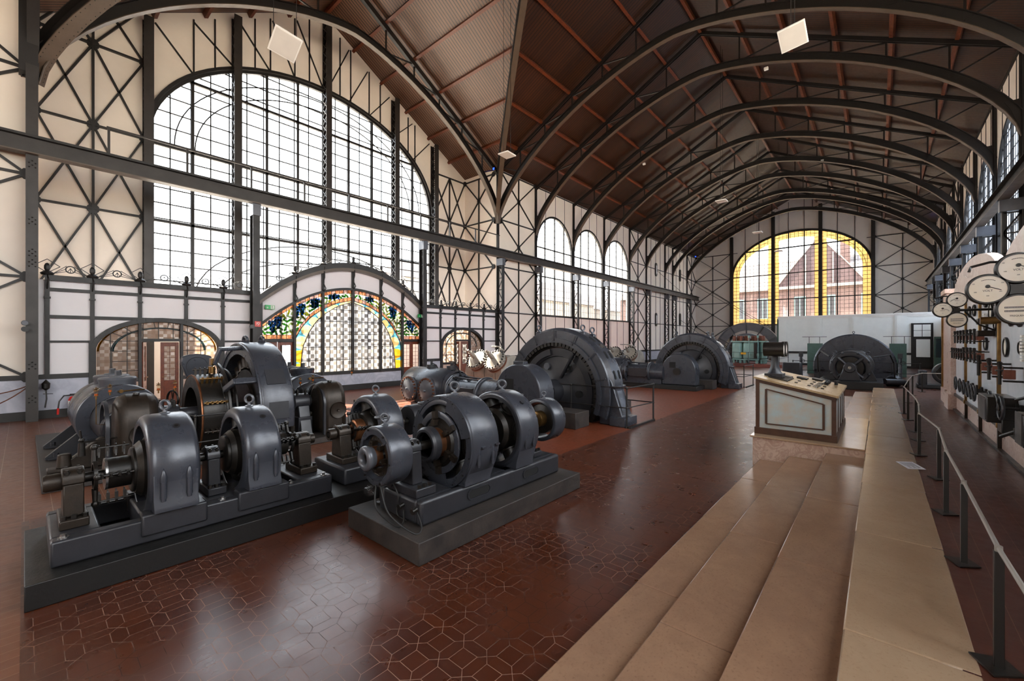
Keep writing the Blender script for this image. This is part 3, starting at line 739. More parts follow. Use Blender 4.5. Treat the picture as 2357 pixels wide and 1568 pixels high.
CN = ['lattice column at the far corner of the entrance gable', 'lattice column between the cross-braced bay and first side window', 'lattice column between the first and second left side windows', 'lattice column between the second and third left side windows', 'lattice column after the third left side window', 'lattice column on the left wall before the first pulley plate', 'lattice column on the left wall past the first pulley plate', 'lattice column on the left wall before the second pulley plate', 'lattice column nearest the end wall on the left side']
for x, l in zip(COLS[1:], CN): column(x, YL - .05, 18.1, ZE - .1, l, 'left wall lattice columns')
for x, l in ((5.86, 'free lattice column left of the stained glass arch under the crane girder'), (13.86, 'free lattice column right of the stained glass arch under the crane girder')): column(x, 18.45, 18.1, 7.5, l, 'left wall lattice columns')
t_ = T('lattice_column', 'broad riveted corner column at the left edge between wall bay and entrance screen', 'steel column', (.17, YL, 0), 'left wall lattice columns')
m = MB(); m.b(.03, .27, 18.08, 18.12, 0, 10.1); m.b(.05, .08, 18.1, YL, 0, 10.1); m.b(.22, .25, 18.1, YL, 0, 10.1); P('front_flange', m, M['steel'], t_)
m = MB(); m.b(-.1, .27, YL - .45, YL - .02, 9.9, ZE - .1); P('upper_shaft', m, M['steelb'], t_)
m = MB()
for zz in (.55, 1.5, 4.4, 4.7, 5.6, 7.2):
    for dx in (-.06, .06, 0):
        for dz in (0, .12): m.ball((.155 + dx, 18.078, zz + dz + (0.06 if dx == 0 else 0)), .02, n=8)
P('rivets_plate', m, M['steelb'], t_)
RN = ['right wall column nearest the camera by the first ribbed window', 'right wall column between the first two ribbed windows', 'right wall column between second and third ribbed windows', 'right wall column after the third ribbed window', 'right wall column before the fourth ribbed window', 'right wall column after the fourth ribbed window', 'right wall column before the last ribbed window', 'right wall column nearest the end wall']
for x, l in zip([24.0, 28.95, 33.95, 39.05, 43.0, 48.15, 50.55, 55.5], RN): column(x, YR + .05, -3.48, ZE - .1, l, 'right wall lattice columns', sd=1)
# handrail of the maintenance walk along the left girder
t_ = T('handrail', 'thin steel handrail on the crane girder in front of the great gable window', 'handrail', (10, 18.5, 8)); m = MB(); m.bar((1.7, 18.3, 9.0), (19.9, 18.3, 9.0), .05, .05); P('rail', m, M['steel'], t_)
for i in range(10): m = MB(); m.bar((1.75 + 2 * i, 18.3, 8.0), (1.75 + 2 * i, 18.3, 9.0), .06, .06); m.b(1.7 + 2 * i, 1.8 + 2 * i, 18.05, 18.33, 7.98, 8.02); P('rail_post', m, M['steel'], t_)

# ---------------------------------------------------------------- entrance screen: panels, doors, stained glass
SV = [.45, 1.40, 2.53, 3.77, 4.88, 5.94]; SV2 = [14.06, 15.29, 16.39, 17.53, 18.7, 19.85]
def arcz(x, zs, za, hw=3.9): return za - (za - zs) * ((x - GX) / hw) ** 2 * (1.0)
zo_roof = lambda x: arcz(x, 3.95, 5.62); zo = lambda x: arcz(x, 2.95, 4.66); YS = YL + .02
b = MB(); d0, d1 = YL, YL + .1
def door_arch_panel(b, x0, x1, cx, hw):
    pts = arch_pts(cx, hw, 1.95, 1.0, 20)
    b.prism([(x0, 1.95)] + pts + [(x1, 1.95), (x1, 4.1), (cx, 4.1), (x0, 4.1)], 'xz', d0, d1)
    b.b(x0, cx - hw, d0, d1, 0, 1.95); b.b(cx + hw, x1, d0, d1, 0, 1.95)
door_arch_panel(b, .17, 6.1, 3.1, 1.65); door_arch_panel(b, 14.0, 20.0, 17.0, 1.6)
xs = [6.15 + 7.8 * i / 40 for i in range(41)]
b.prism([(x, zo(x) + .02) for x in xs] + [(x, zo_roof(x)) for x in reversed(xs)], 'xz', d0, d1)
we_ = S('wall_entrance', b, M['panel'], smooth=0)
b = MB(); b.b(7.45, 12.75, d0, d1, .25, .78); P('wainscot', b, M['wains'], we_)
b = MB()
for a, c in ((.28, 1.42), (4.78, 5.9), (14.1, 15.36), (18.64, 19.85)): b.b(a, c, YL - .03, YL, .25, 1.16)
P('wainscot', b, M['wains'], we_)
b = MB()
for a, c in ((.28, 1.42), (4.78, 6.1), (14.0, 15.36), (18.64, 19.9)): b.b(a, c, YL - .06, YL, 1.16, 1.3); b.b(a, c, YL - .05, YL, 0, .25)
b.b(7.4, 12.8, YL - .06, YL + .1, .76, .9); b.b(7.4, 12.8, YL - .05, YL + .1, 0, .25)
P('dado_rail', b, M['steelb'], we_)
b = MB()
for SVs, cx, hw in ((SV, 3.1, 1.65), (SV2, 17.0, 1.6)):
    for x in SVs:
        zb = 1.25 if abs(x - cx) > hw else 1.95 + math.sqrt(max(0, 1 - ((x - cx) / hw) ** 2))
        b.b(x - .05, x + .05, YL - .07, YL, zb, 4.1); b.b(x - .07, x + .07, YL - .1, YL, 3.55, 3.6)
    a0, a1 = SVs[0], SVs[-1]
    for z, k in ((3.82, .05), (3.01, .05)): b.b(a0, a1, YL - .06, YL, z - k, z + k)
    for p, q in ((a0, cx - hw), (cx + hw, a1)): b.b(p, q, YL - .06, YL, 2.24, 2.30)
    pts = arch_pts(cx, hw + .05, 1.95, 1.05, 24)
    for p_, r_ in zip(pts[:-1], pts[1:]): b.bar((p_[0], YL - .02, p_[1]), (r_[0], YL - .02, r_[1]), .14, .19, (0, 1, 0))
    for s in (-1, 1): b.b(cx + s * (hw + .05) - .08, cx + s * (hw + .05) + .08, YL - .1, YL + .1, 0, 2.3)
P('screen_frame', b, M['steelb'], we_, smooth=0)
b = MB(); b.b(.4, 6.12, YL - .14, YL + .06, 4.08, 4.24); b.b(14.0, 19.9, YL - .14, YL + .06, 4.08, 4.24)
P('screen_cornice', b, M['steelb'], we_)
b = MB(); xs2 = [6.05 + 8.0 * i / 48 for i in range(49)]
b.strip([(x, YL - .04, zo_roof(x)) for x in xs2], [(0, 0, 1)] * 49, (0, 1, 0), .3, -.12, .02); P('arch_soffit', b, M['rib'], we_)
b = MB(); b.strip([(x, YL - .08, zo_roof(x)) for x in xs2], [(0, 0, 1)] * 49, (0, 1, 0), .22, .02, .26); b.strip([(x, YL - .02, zo(x)) for x in xs2], [(0, 0, 1)] * 49, (0, 1, 0), .14, -.03, .08)
for x in (7.45, 8.65, 10.06, 11.52, 12.78): b.b(x - .05, x + .05, YL - .1, YL + .1, 0 if x in (7.45, 12.78) else .8, zo_roof(x))
for x in (6.17, 13.95): b.b(x - .05, x + .05, YL - .08, YL + .1, 0, 4.0)
b.b(6.15, 7.45, YL - .06, YL + .1, 2.24, 2.36); b.b(12.78, 13.95, YL - .06, YL + .1, 2.24, 2.36)
P('screen_frame', b, M['steelb'], we_, smooth=0)
# cresting on top of the screen
def crest(x, z, sl=0):
    m = MB(); y = YL - .1
    m.ball((x, y, z + .22), .07, 1, .8, 1.9, 10); m.lathe([(0, .13), (.05, .15), (.12, .06)], (x, y, z), (0, 0, 1), 10)
    q = [(x - .26, z + .26), (x, z + .46), (x + .26, z + .26), (x, z + .06)]
    for p_, r_ in zip(q, q[1:] + q[:1]): m.bar((p_[0], y, p_[1]), (r_[0], y, r_[1]), .018, .018, (0, 1, 0))
    m.tube([(x, y - .02, z), (x + .02, y - .1, z - .12), (x, y - .06, z - .3), (x, y + .05, z - .42)], .018, 6)
    P('crest_finial', m, M['steelb'], we_)
def scroll(x0, z0, x1, z1):
    m = MB(); y = YL - .1; cx, cz = (x0 + x1) / 2, (z0 + z1) / 2 + .2
    m.torus((cx, y, cz), (0, 1, 0), .1, .016, 20, 6)
    for dx in (-.07, 0, .07): m.bar((cx, y, cz + .04), (cx + dx, y, cz - .09), .015, .015, (0, 1, 0))
    for s, (xx, zz) in ((-1, (x0, z0)), (1, (x1, z1))):
        for k in (.13, .02, -.08): m.bar((cx + s * .08, y, cz + k * .8), (xx - s * .12, y, zz + .05), .016, .016, (0, 1, 0))
    P('crest_scroll', m, M['steelb'], we_)
for SVs in (SV, SV2):
    for x in SVs: crest(x, 4.24)
    for p, q in zip(SVs[:-1], SVs[1:]): scroll(p, 4.24, q, 4.24)
AX = [6.2, 7.45, 8.65, 10.06, 11.52, 12.78, 13.9]
for x in AX[1:-1]: crest(x, zo_roof(x) + .24)
for p, q in zip(AX[:-1], AX[1:]): scroll(p, zo_roof(p) + .24, q, zo_roof(q) + .24)
for x in AX[1:-1]:
    m = MB(); z = zo_roof(x); m.tube([(x, YL - .22, z - .05), (x + .03, YL - .16, z - .3), (x, YL - .1, z - .55), (x + .09, YL - .14, z - .78), (x + .02, YL - .14, z - .92), (x - .06, YL - .12, z - .8), (x, YL - .1, z - .55)], .022, 6); P('hanging_scroll', m, M['steelb'], we_)
# glass of the three doorways
def ipt(t):     # inner pointed arch, t 0..1 left foot to right foot
    k = [(7.72, .85), (7.76, 1.4), (7.84, 2.06), (8.1, 2.68), (8.39, 3.12), (8.74, 3.46), (9.34, 3.85), (10.07, 4.1), (10.8, 3.85), (11.4, 3.46), (11.75, 3.12), (12.03, 2.68), (12.29, 2.06), (12.38, 1.4), (12.42, .85)]
    f = t * (len(k) - 1); i = min(int(f), len(k) - 2); f -= i
    return (k[i][0] + (k[i + 1][0] - k[i][0]) * f, k[i][1] + (k[i + 1][1] - k[i][1]) * f)
inner = [ipt(i / 48) for i in range(49)]
Yg = YL + .06
gl = S('window_%d' % (n + 1), MB().prism(inner, 'xz', Yg, Yg + .006), M['check'], smooth=0); n += 2
m = MB()
for i in range(1, 17):
    x = 7.45 + (12.75 - 7.45) * i / 17
    z = max([min(p[1] + (q[1] - p[1]) * ((x - p[0]) / (q[0] - p[0] + 1e-9)), 9) for p, q in zip(inner[:-1], inner[1:]) if min(p[0], q[0]) <= x <= max(p[0], q[0])] or [.85])
    m.b(x - .01, x + .01, YL + .03, Yg, .85, z)
for z in (1.42, 2.0, 2.58, 3.16, 3.7):
    xl = [p[0] + (q[0] - p[0]) * (z - p[1]) / (q[1] - p[1]) for p, q in zip(inner[:-1], inner[1:]) if min(p[1], q[1]) <= z <= max(p[1], q[1]) and p[1] != q[1]]
    m.b(min(xl), max(xl), YL + .03, Yg, z - .012, z + .012)
P('glazing_bar', m, M['steelb'], gl, smooth=0)
def off(i, d):
    a, c = inner[max(i - 1, 0)], inner[min(i + 1, 48)]; tx, tz = c[0] - a[0], c[1] - a[1]; L = math.hypot(tx, tz)
    return (inner[i][0] - tz / L * d, inner[i][1] + tx / L * d)
lob = {'cream': MB(), 'amber': MB(), 'teal': MB(), 'lead': MB()}
wid = lambda i: .07 + .42 * min(1, abs(i - 24) / 24 * 1.25)
def clampx(p): return (min(max(p[0], 7.48), 12.74), min(p[1], zo(p[0]) - .42))
for k in range(0, 48, 3):
    amb = 'amber' if k < 6 or k >= 42 else 'cream'; N = 8; base = [inner[k + j] for j in range(4)]
    pts = []
    for j in range(N + 1):
        f = j / N * 3; i0 = min(k + int(f), 47); g_ = f - int(f) if int(f) < 3 else 1
        if int(f) >= 3: i0, g_ = k + 2, 1
        A, B_ = inner[i0], inner[i0 + 1]; bx, bz = A[0] + (B_[0] - A[0]) * g_, A[1] + (B_[1] - A[1]) * g_
        d = wid(i0) * .94 * math.sqrt(max(0, 1 - (2 * j / N - 1) ** 2)); o2 = off(i0, 1); tx, tz = o2[0] - inner[i0][0], o2[1] - inner[i0][1]
        pts.append(clampx((bx + tx * d, bz + tz * d)))
    outp = []
    for j in range(N + 1):
        f = j / N * 3; i0 = min(k + int(f), 47); g_ = f - int(f)
        if int(f) >= 3: i0, g_ = k + 2, 1
        A, B_ = clampx(off(i0, wid(i0))), clampx(off(i0 + 1, wid(i0 + 1))); outp.append((A[0] + (B_[0] - A[0]) * g_, A[1] + (B_[1] - A[1]) * g_))
    for j in range(N): lob['teal'].add([(a, Yg, z) for a, z in (pts[j], pts[j + 1], outp[j + 1], outp[j])], [(0, 1, 2, 3)])
    lob[amb].add([(a, Yg, z) for a, z in base + pts[::-1]], [tuple(range(len(base) + N + 1))])
    for kk in (k,):
        o2 = clampx(off(kk, wid(kk))); lob['lead'].bar((inner[kk][0], Yg - .01, inner[kk][1]), (o2[0], Yg - .01, o2[1]), .014, .014, (0, 1, 0))
for i in range(48):
    r, s_ = clampx(off(i, wid(i))), clampx(off(i + 1, wid(i + 1)))
    lob['lead'].bar((r[0], Yg - .01, r[1]), (s_[0], Yg - .01, s_[1]), .03, .03, (0, 1, 0)); lob['lead'].bar((inner[i][0], Yg - .01, inner[i][1]), (inner[i + 1][0], Yg - .01, inner[i + 1][1]), .03, .03, (0, 1, 0))
P('teal_spandrels', lob['teal'], SG['teal'], gl, smooth=0); P('cream_lobes', lob['cream'], SG['cream'], gl, smooth=0); P('amber_lobes', lob['amber'], SG['amber'], gl, smooth=0); P('lead_line', lob['lead'], M['steelb'], gl, smooth=0)
# vine field between the lobes and the outer arch
outer_l = sorted([clampx(off(i, wid(i))) for i in range(49)])
def zin(x):
    if x < 7.45 or x > 12.78: return 2.36
    for p, q in zip(outer_l[:-1], outer_l[1:]):
        if p[0] <= x <= q[0]: return p[1] + (q[1] - p[1]) * (x - p[0]) / (q[0] - p[0] + 1e-9)
    return 2.36
vm = {k: MB() for k in ('milk', 'brown', 'plum', 'lead')}
x = 6.22; i = 0
while x < 13.9:
    x2 = min(x + .19, 13.9); za, zb = zo(x), zo(x2); ia, ib = max(zin(x), zin(x + .001)), max(zin(x2 - .001), zin(x2))
    if x < 7.45 and x2 > 7.45: ia = ib = 2.36
    bw = .17
    if za - ia > .1:
        c1 = 'brown' if random.random() < .6 else 'plum'; c2 = 'brown' if random.random() < .6 else 'plum'
        vm[c1].add([(x, Yg, za - bw), (x2, Yg, zb - bw), (x2, Yg, zb - .02), (x, Yg, za - .02)], [(0, 1, 2, 3)])
        vm[c2].add([(x, Yg, ia), (x2, Yg, ib), (x2, Yg, min(ib + bw, zb - bw)), (x, Yg, min(ia + bw, za - bw))], [(0, 1, 2, 3)])
        if za - bw > ia + bw + .02: vm['milk'].add([(x, Yg + .006, ia + bw), (x2, Yg + .006, ib + bw), (x2, Yg + .006, zb - bw), (x, Yg + .006, za - bw)], [(0, 1, 2, 3)])
        vm['lead'].b(x - .008, x + .008, Yg - .02, Yg, ia, za)
    x = x2; i += 1
for q in (lambda x: zo(x) - .17, lambda x: zin(x) + .17, lambda x: zin(x)):
    xx = [6.22 + 7.68 * k / 60 for k in range(61)]
    for a, c in zip(xx[:-1], xx[1:]):
        if abs(q(a) - q(c)) < .6 and q(a) < zo(a) + .01: vm['lead'].bar((a, Yg - .012, q(a)), (c, Yg - .012, q(c)), .018, .018, (0, 1, 0))
vn = S('window_%d' % n, vm['milk'], SG['milk'], smooth=0); n += 1
P('brown_border', vm['brown'], SG['brown'], vn, smooth=0); P('plum_border', vm['plum'], SG['plum'], vn, smooth=0); P('lead_line', vm['lead'], M['steelb'], vn, smooth=0)
def blob(m, x, z, r, y, ex=1., ez=1., rot=0, leaf=False, n_=12):
    vs = []
    for k in range(n_):
        a = 2 * PI * k / n_; rr = r * (1 if not leaf else (.72 + .28 * math.cos(2 * a) + .06 * math.cos(6 * a)))
        u, v = rr * math.cos(a) * ex, rr * math.sin(a) * ez
        vs.append((x + u * math.cos(rot) - v * math.sin(rot), y, z + u * math.sin(rot) + v * math.cos(rot)))
    m.add(vs, [tuple(range(n_))])
vine = {k: MB() for k in ('blue', 'green', 'olive', 'pale')}
rnd = random.Random(3)
gx = [6.62, 6.85, 7.58, 7.8, 8.3, 8.42, 9.1, 9.3, 10.9, 11.05, 12.2, 12.35, 13.25, 13.45]
x = 6.3
while x < 13.9:
    lo, hi = zin(x) + .2, zo(x) - .2
    if 7.3 < x < 7.47: lo = max(lo, 2.56)
    z = lo + .06
    while z < hi:
        if hi - lo > .08:
            c = rnd.choice(['green', 'green', 'olive', 'pale']); blob(vine[c], x + rnd.uniform(-.04, .04), z, .13, Yg + .002, 1, .75, rnd.uniform(-1.2, 1.2), True)
        z += .17
    x += .16
for g_ in gx:
    lo, hi = zin(g_) + .22, zo(g_) - .22; top = hi - .02
    for r_ in range(5):
        zz = top - .1 * r_
        if zz < lo + .03: break
        for k in range(3 - r_ // 2): blob(vine['blue'], g_ + (k - (2 - r_ // 2) / 2) * .1, zz, .062, Yg - .004)
for k, mm in vine.items(): P(k + '_vine_glass', mm, SG[k], vn, smooth=0)
# the side doorways of the screen
def door_leaf(name, hinge, ang, w, h, glass_='checkw', arched=False, label=None):
    """one wooden leaf, built along +x from its hinge and swung by ang"""
    R = Matrix.Rotation(ang, 3, 'Z'); H = V(hinge)
    def tr(m): m.v = [tuple(H + R @ V(v)) for v in m.v]; return m
    m = MB(); t = .045
    for a, c, z0, z1 in ((0, .1, 0, h), (w - .1, w, 0, h), (.1, w - .1, 0, .12), (.1, w - .1, .72, .9), (.1, w - .1, h - .14, h)): m.b(a, c, -t / 2, t / 2, z0, z1)
    m.b(.1, w - .1, -.012, .012, .12, .72); m.b(.16, w - .16, -.018, .018, .2, .64)
    r = P(name, tr(m), M['wood'], None, .004); r['kind'] = 'structure'
    m = MB(); m.b(.1, w - .1, -.004, .004, .9, h - .14); P('glass_panel', tr(m), M[glass_], r)
    m = MB()
    for k in range(1, 6): z = .9 + (h - 1.04) * k / 6; m.b(.1, w - .1, -.01, .01, z - .007, z + .007)
    m.b(w / 2 - .007, w / 2 + .007, -.01, .01, .9, h - .14); P('glazing_bar', tr(m), M['wood'], r)
    m = MB()
    for s in (-1, 1): m.cyl((w - .05, 0, 1.02), (w - .05, s * .06, 1.02), .012, n=8); m.bar((w - .05, s * .06, 1.02), (w - .16, s * .06, 1.02), .016, .016)
    P('door_handle', tr(m), M['brass'], r)
nd = 1
def side_glazing(cx, hw, dx0, dx1, name):
    zt = lambda x: 1.95 + math.sqrt(max(0, 1 - ((x - cx) / hw) ** 2))
    m = MB(); xs_ = [cx - hw + (2 * hw) * i / 40 for i in range(41)]
    L = [x for x in xs_ if x <= dx0] + [dx0]; R_ = [dx1] + [x for x in xs_ if x >= dx1]; Md = [dx0] + [x for x in xs_ if dx0 < x < dx1] + [dx1]
    for seg, zb in ((L, 1.0), (R_, 1.0), (Md, 2.33)):
        m.prism([(seg[0], zb), (seg[-1], zb)] + [(x, max(zt(x), zb + .001)) for x in reversed(seg)], 'xz', Yg, Yg + .006)
    r = S(name, m, M['checkw'], smooth=0)
    m = MB()
    for x in xs_[4:-4:5]:
        m.b(x - .01, x + .01, Yg - .02, Yg, 2.33 if dx0 < x < dx1 else 1.0, zt(x))
    for k in (.78,):
        q = arch_pts(cx, hw * k, 1.95, k, 24)
        for p_, r_ in zip(q[:-1], q[1:]): m.bar((p_[0], Yg - .01, p_[1]), (r_[0], Yg - .01, r_[1]), .02, .02, (0, 1, 0))
        for s in (-1, 1): m.b(cx + s * hw * k - .01, cx + s * hw * k + .01, Yg - .02, Yg, 1.0, 1.95)
    for i in range(3, 22): 
        if i % 2: 
            a = PI * i / 24; p_, r_ = ell(cx, hw * .78, 1.95, .78, a), ell(cx, hw, 1.95, 1, a); m.bar((p_[0], Yg - .01, p_[1]), (r_[0], Yg - .01, r_[1]), .02, .02, (0, 1, 0))
    for z in (1.3, 1.62, 1.95, 2.28, 2.55): 
        hw2 = hw * math.sqrt(max(0, 1 - max(0, z - 1.95) ** 2)) * .78
        for p_, r_ in ((cx - hw2, dx0), (dx1, cx + hw2)): 
            if r_ > p_: m.b(p_, r_, Yg - .02, Yg, z - .01, z + .01)
    P('glazing_bar', m, M['steelb'], r, smooth=0)
    m = MB()
    for k, c in ((.79, 'teal'),):
        o1, o2 = arch_pts(cx, hw * .8, 1.95, .8, 30), arch_pts(cx, hw * .75, 1.95, .75, 30); m.add([(a, Yg - .004, z) for a, z in o1] + [(a, Yg - .004, z) for a, z in o2], [(i, i + 1, 32 + i, 31 + i) for i in range(30)])
    P('teal_border', m, SG['teal'], r, smooth=0)
    m = MB(); o1, o2 = arch_pts(cx, hw, 1.95, 1., 30), arch_pts(cx, hw * .965, 1.95, .965, 30); m.add([(a, Yg - .004, z) for a, z in o1] + [(a, Yg - .004, z) for a, z in o2], [(i, i + 1, 32 + i, 31 + i) for i in range(30)])
    P('amber_border', m, SG['amber'], r, smooth=0)
    m = MB(); m.b(dx0 - .06, dx0 + .02, YL - .08, YL + .1, 0, zt(dx0)); m.b(dx1 - .02, dx1 + .06, YL - .08, YL + .1, 0, zt(dx1)); m.b(dx0, dx1, YL - .06, YL + .1, 2.26, 2.36)
    for p_, r_ in ((cx - hw, dx0 - .05), (dx1 + .05, cx + hw)): m.b(p_, r_, YL - .05, YL + .08, .94, 1.06)
    P('door_frame', m, M['steelb'], r)
    m = MB()
    for p_, r_ in ((cx - hw, dx0 - .05), (dx1 + .05, cx + hw)): m.b(p_, r_, YL - .01, YL + .08, 0, .95)
    P('wainscot', m, M['vein'], r)
side_glazing(3.1, 1.6, 2.55, 3.62, 'window_%d' % n); n += 1
side_glazing(17.0, 1.55, 16.42, 17.52, 'window_%d' % n); n += 1
door_leaf('door_1', (2.6, YL + .06, .02), 1.25, .5, 2.22); door_leaf('door_2', (3.58, YL + .06, .02), PI - .12, .5, 2.22)
door_leaf('door_3', (16.45, YL + .06, .02), .35, .48, 2.22, 'check'); door_leaf('door_4', (17.5, YL + .06, .02), PI - .35, .48, 2.22, 'check')
for k, (h0, an) in enumerate((((6.2, 0), 0), ((7.42, 0), PI), ((12.82, 0), 0), ((13.92, 0), PI))):
    door_leaf('door_%d' % (5 + k), (h0[0], YL + .04, .02), an, .6 if k < 2 else .545, 2.22, 'pane')
# ---------------------------------------------------------------- machine parts
def eye(root, x, y, z, r=.05, mat='greyl', ax=(.75, .66, 0)):
    m = MB(); m.lathe([(0, r * .95), (.012, r * .95), (.02, r * .45), (.05, r * .35)], (x, y, z), (0, 0, 1), 12); m.torus((x, y, z + .045 + r), ax, r, r * .3, 20, 8); return P('lifting_eye', m, M[mat], root)
def stator(root, x0, x1, yc, zc, R, Ri, zb, mat='grey', foot=.03, ch=.05, poles=6, prism_foot=True, name='stator_frame'):
    m = MB(); m.ring((x0, yc, zc), (1, 0, 0), Ri, R, x1 - x0, 56, ch=ch)
    for s in (-1, 1):
        arc = [(yc + s * (Ri + .01) * math.cos(a), zc - (Ri + .01) * math.sin(a)) for a in [PI / 2.6 * i / 8 for i in range(9)]]
        poly = [(yc + s * (R - .004), zc + .02), (yc + s * (R - .004), zb + .12), (yc + s * (R + foot), zb + .05), (yc + s * (R + foot), zb)]
        inn = [p for p in arc if p[1] > zb + .02]
        poly += [(inn[-1][0], zb)] + inn[::-1]
        if prism_foot == 'slim':
            poly = [(yc + s * R * .985 * math.cos(.35), zc - R * .985 * math.sin(.35)), (yc + s * .43, zb + .05), (yc + s * .43, zb), (yc + s * .12, zb), (yc + s * R * .93 * math.cos(1.1), zc - R * .93 * math.sin(1.1)), (yc + s * R * .93 * math.cos(.7), zc - R * .93 * math.sin(.7))]
        if prism_foot: m.prism(poly, 'yz', x0 + ch * .5, x1 - ch * .5)
    r = P(name, m, M[mat], root, .006)
    m = MB()
    for k in range(poles):
        a = 2 * PI * (k + .5) / poles; d = V(0, math.sin(a), math.cos(a)); c = V((x0 + x1) / 2, yc, zc)
        m = MB(); m.cyl(c + d * (Ri - .13), c + d * (Ri + .005), (x1 - x0) * .33, n=14); m.cyl(c + d * (Ri - .15), c + d * (Ri - .13), (x1 - x0) * .4, n=14); P('field_pole', m, M['iron'], root)
    m = MB(); m.lathe([(-.05, .06), (-.05, Ri * .55), (0, Ri - .16), (x1 - x0, Ri - .16), (x1 - x0 + .05, Ri * .55), (x1 - x0 + .05, .06)], (x0, yc, zc), (1, 0, 0), 36); P('armature', m, M['iron'], root)
    return r
def gland(root, x, y, z0, z1, r=.028, mat='grey'):
    m = MB(); m.cyl((x, y - .005, z0), (x, y - .005, z1), r, n=14); m.lathe([(0, r * 1.1), (.05, r * 1.15), (.11, r * .5), (.14, 0)], (x, y + .005, z1), (0, 0, 1), 12); m.cyl((x, y - .005, z0 - .03), (x, y - .005, z0), r * .75, n=10); m.ball((x, y, z0 + .02), r * 1.05, n=10)
    return P('cable_hood', m, M[mat], root)
def pedestal(root, x0, x1, yc, zc, zb, w=.13, mat='ironb', baseh=.09, bw=.26, ov=.03):
    m = MB(); m.b(x0 - ov, x1 + ov, yc - bw, yc + bw, zb, zb + baseh)
    m.prism([(yc - w * 1.25, zb + baseh), (yc + w * 1.25, zb + baseh), (yc + w, zc - .02), (yc - w, zc - .02)], 'yz', x0, x1)
    r = P('bearing_pedestal', m, M[mat], root, .012)
    m = MB(); m.prism([(yc - w * 1.05, zc - .02)] + [(yc - w * 1.02 * math.cos(a), zc + .02 + w * .8 * math.sin(a)) for a in [PI * i / 10 for i in range(11)]] + [(yc + w * 1.05, zc - .02)], 'yz', x0 - .006, x1 + .006); P('bearing_cap', m, M[mat], root, .01)
    for sx in (x0 + .03, x1 - .03):
        for s in (-1, 1):
            m = MB(); m.cyl((sx, yc + s * w * .75, zc + .02), (sx, yc + s * w * .75, zc + w * .8 + .015), .014, n=6); m.cyl((sx, yc + s * w * .75, zc + .05), (sx, yc + s * w * .75, zc + w * .55 + .03), .022, n=6); P('cap_bolt', m, M['iron'], r)
    for k in range(3):
        m = MB(); m.cyl((x0 + (x1 - x0) * k / 2, yc - bw + .04, zb + baseh), (x0 + (x1 - x0) * k / 2, yc - bw + .04, zb + baseh + .035), .024, n=6); P('foot_bolt', m, M['iron'], r)
    return r
def shaft(root, x0, x1, yc, zc, r, mat='iron'):
    m = MB(); m.cyl((x0, yc, zc), (x1, yc, zc), r, n=24); return P('shaft', m, M[mat], root)
def commutator(root, x0, x1, yc, zc, r, mat='iron', rings=0):
    m = MB(); m.lathe([(0, .05), (0, r - .015), (.01, r), (x1 - x0 - .01, r), (x1 - x0, r - .015), (x1 - x0, .05)], (x0, yc, zc), (1, 0, 0), 48); return P('commutator', m, M[mat], root)
def brush_gear(root, x, yc, zc, R, x1, arms=4, a0=.5, mat='iron', ring=True, nb=4):
    g = MB(); 
    if ring: g.ring((x, yc, zc), (1, 0, 0), R * .42, R * .52, .03, 28)
    for k in range(arms):
        a = a0 + 2 * PI * k / arms; d = V(0, math.sin(a), math.cos(a)); c = V(x + .015, yc, zc)
        g.cyl(c + d * R * .45, c + d * R, .026, .02, n=10); g.ball(tuple(c + d * R), .034, n=10)
    r = P('brush_rocker', g, M[mat], root)
    for k in range(arms):
        a = a0 + 2 * PI * k / arms; d = V(0, math.sin(a), math.cos(a)); c = V(x, yc, zc) + d * R * .95
        m = MB(); m.cyl(c, c + V(x1 - x, 0, 0), .011, n=8)
        for q in range(nb):
            p = c + V((x1 - x) * (q + .7) / (nb + .4), 0, 0); w_ = V(1, 0, 0).cross(d)
            m.box(p - d * .04, (.026, .045, .07), Matrix((V(1, 0, 0), w_, d)).transposed()); m.bar(p, p - d * .1 + w_ * .03, .012, .02)
            m.ball(tuple(p + d * .02), .014, n=6)
        P('brush_holder', m, M['iron'], r)
    return r
def rot(pts): return pts
def handwheel(name, label, x, y, z, R, zbase, group, mat='iron', axis=(0, 0, 1), cat='handwheel'):
    t_ = T(name, label, cat, (x, y, zbase), group); m = MB(); m.torus((x, y, z), (0, 0, 1), R, R * .16, 26, 8); P('wheel_rim', m, M['greyd'], t_)
    m = MB()
    for k in range(4): a = PI / 4 + PI * k / 2; m.bar((x, y, z - .01), (x + R * math.cos(a), y + R * math.sin(a), z), .012, .012)
    m.cyl((x, y, z - .03), (x, y, z + .01), .02, n=10); P('wheel_spoke', m, M[mat], t_)
    m = MB(); m.lathe([(0, .07), (.03, .07), (.04, .035), (z - zbase - .34, .028), (z - zbase - .3, .05), (z - zbase - .2, .055), (z - zbase - .14, .03), (z - zbase - .02, .016)], (x, y, zbase), (0, 0, 1), 14); P('stem', m, M[mat], t_); return t_

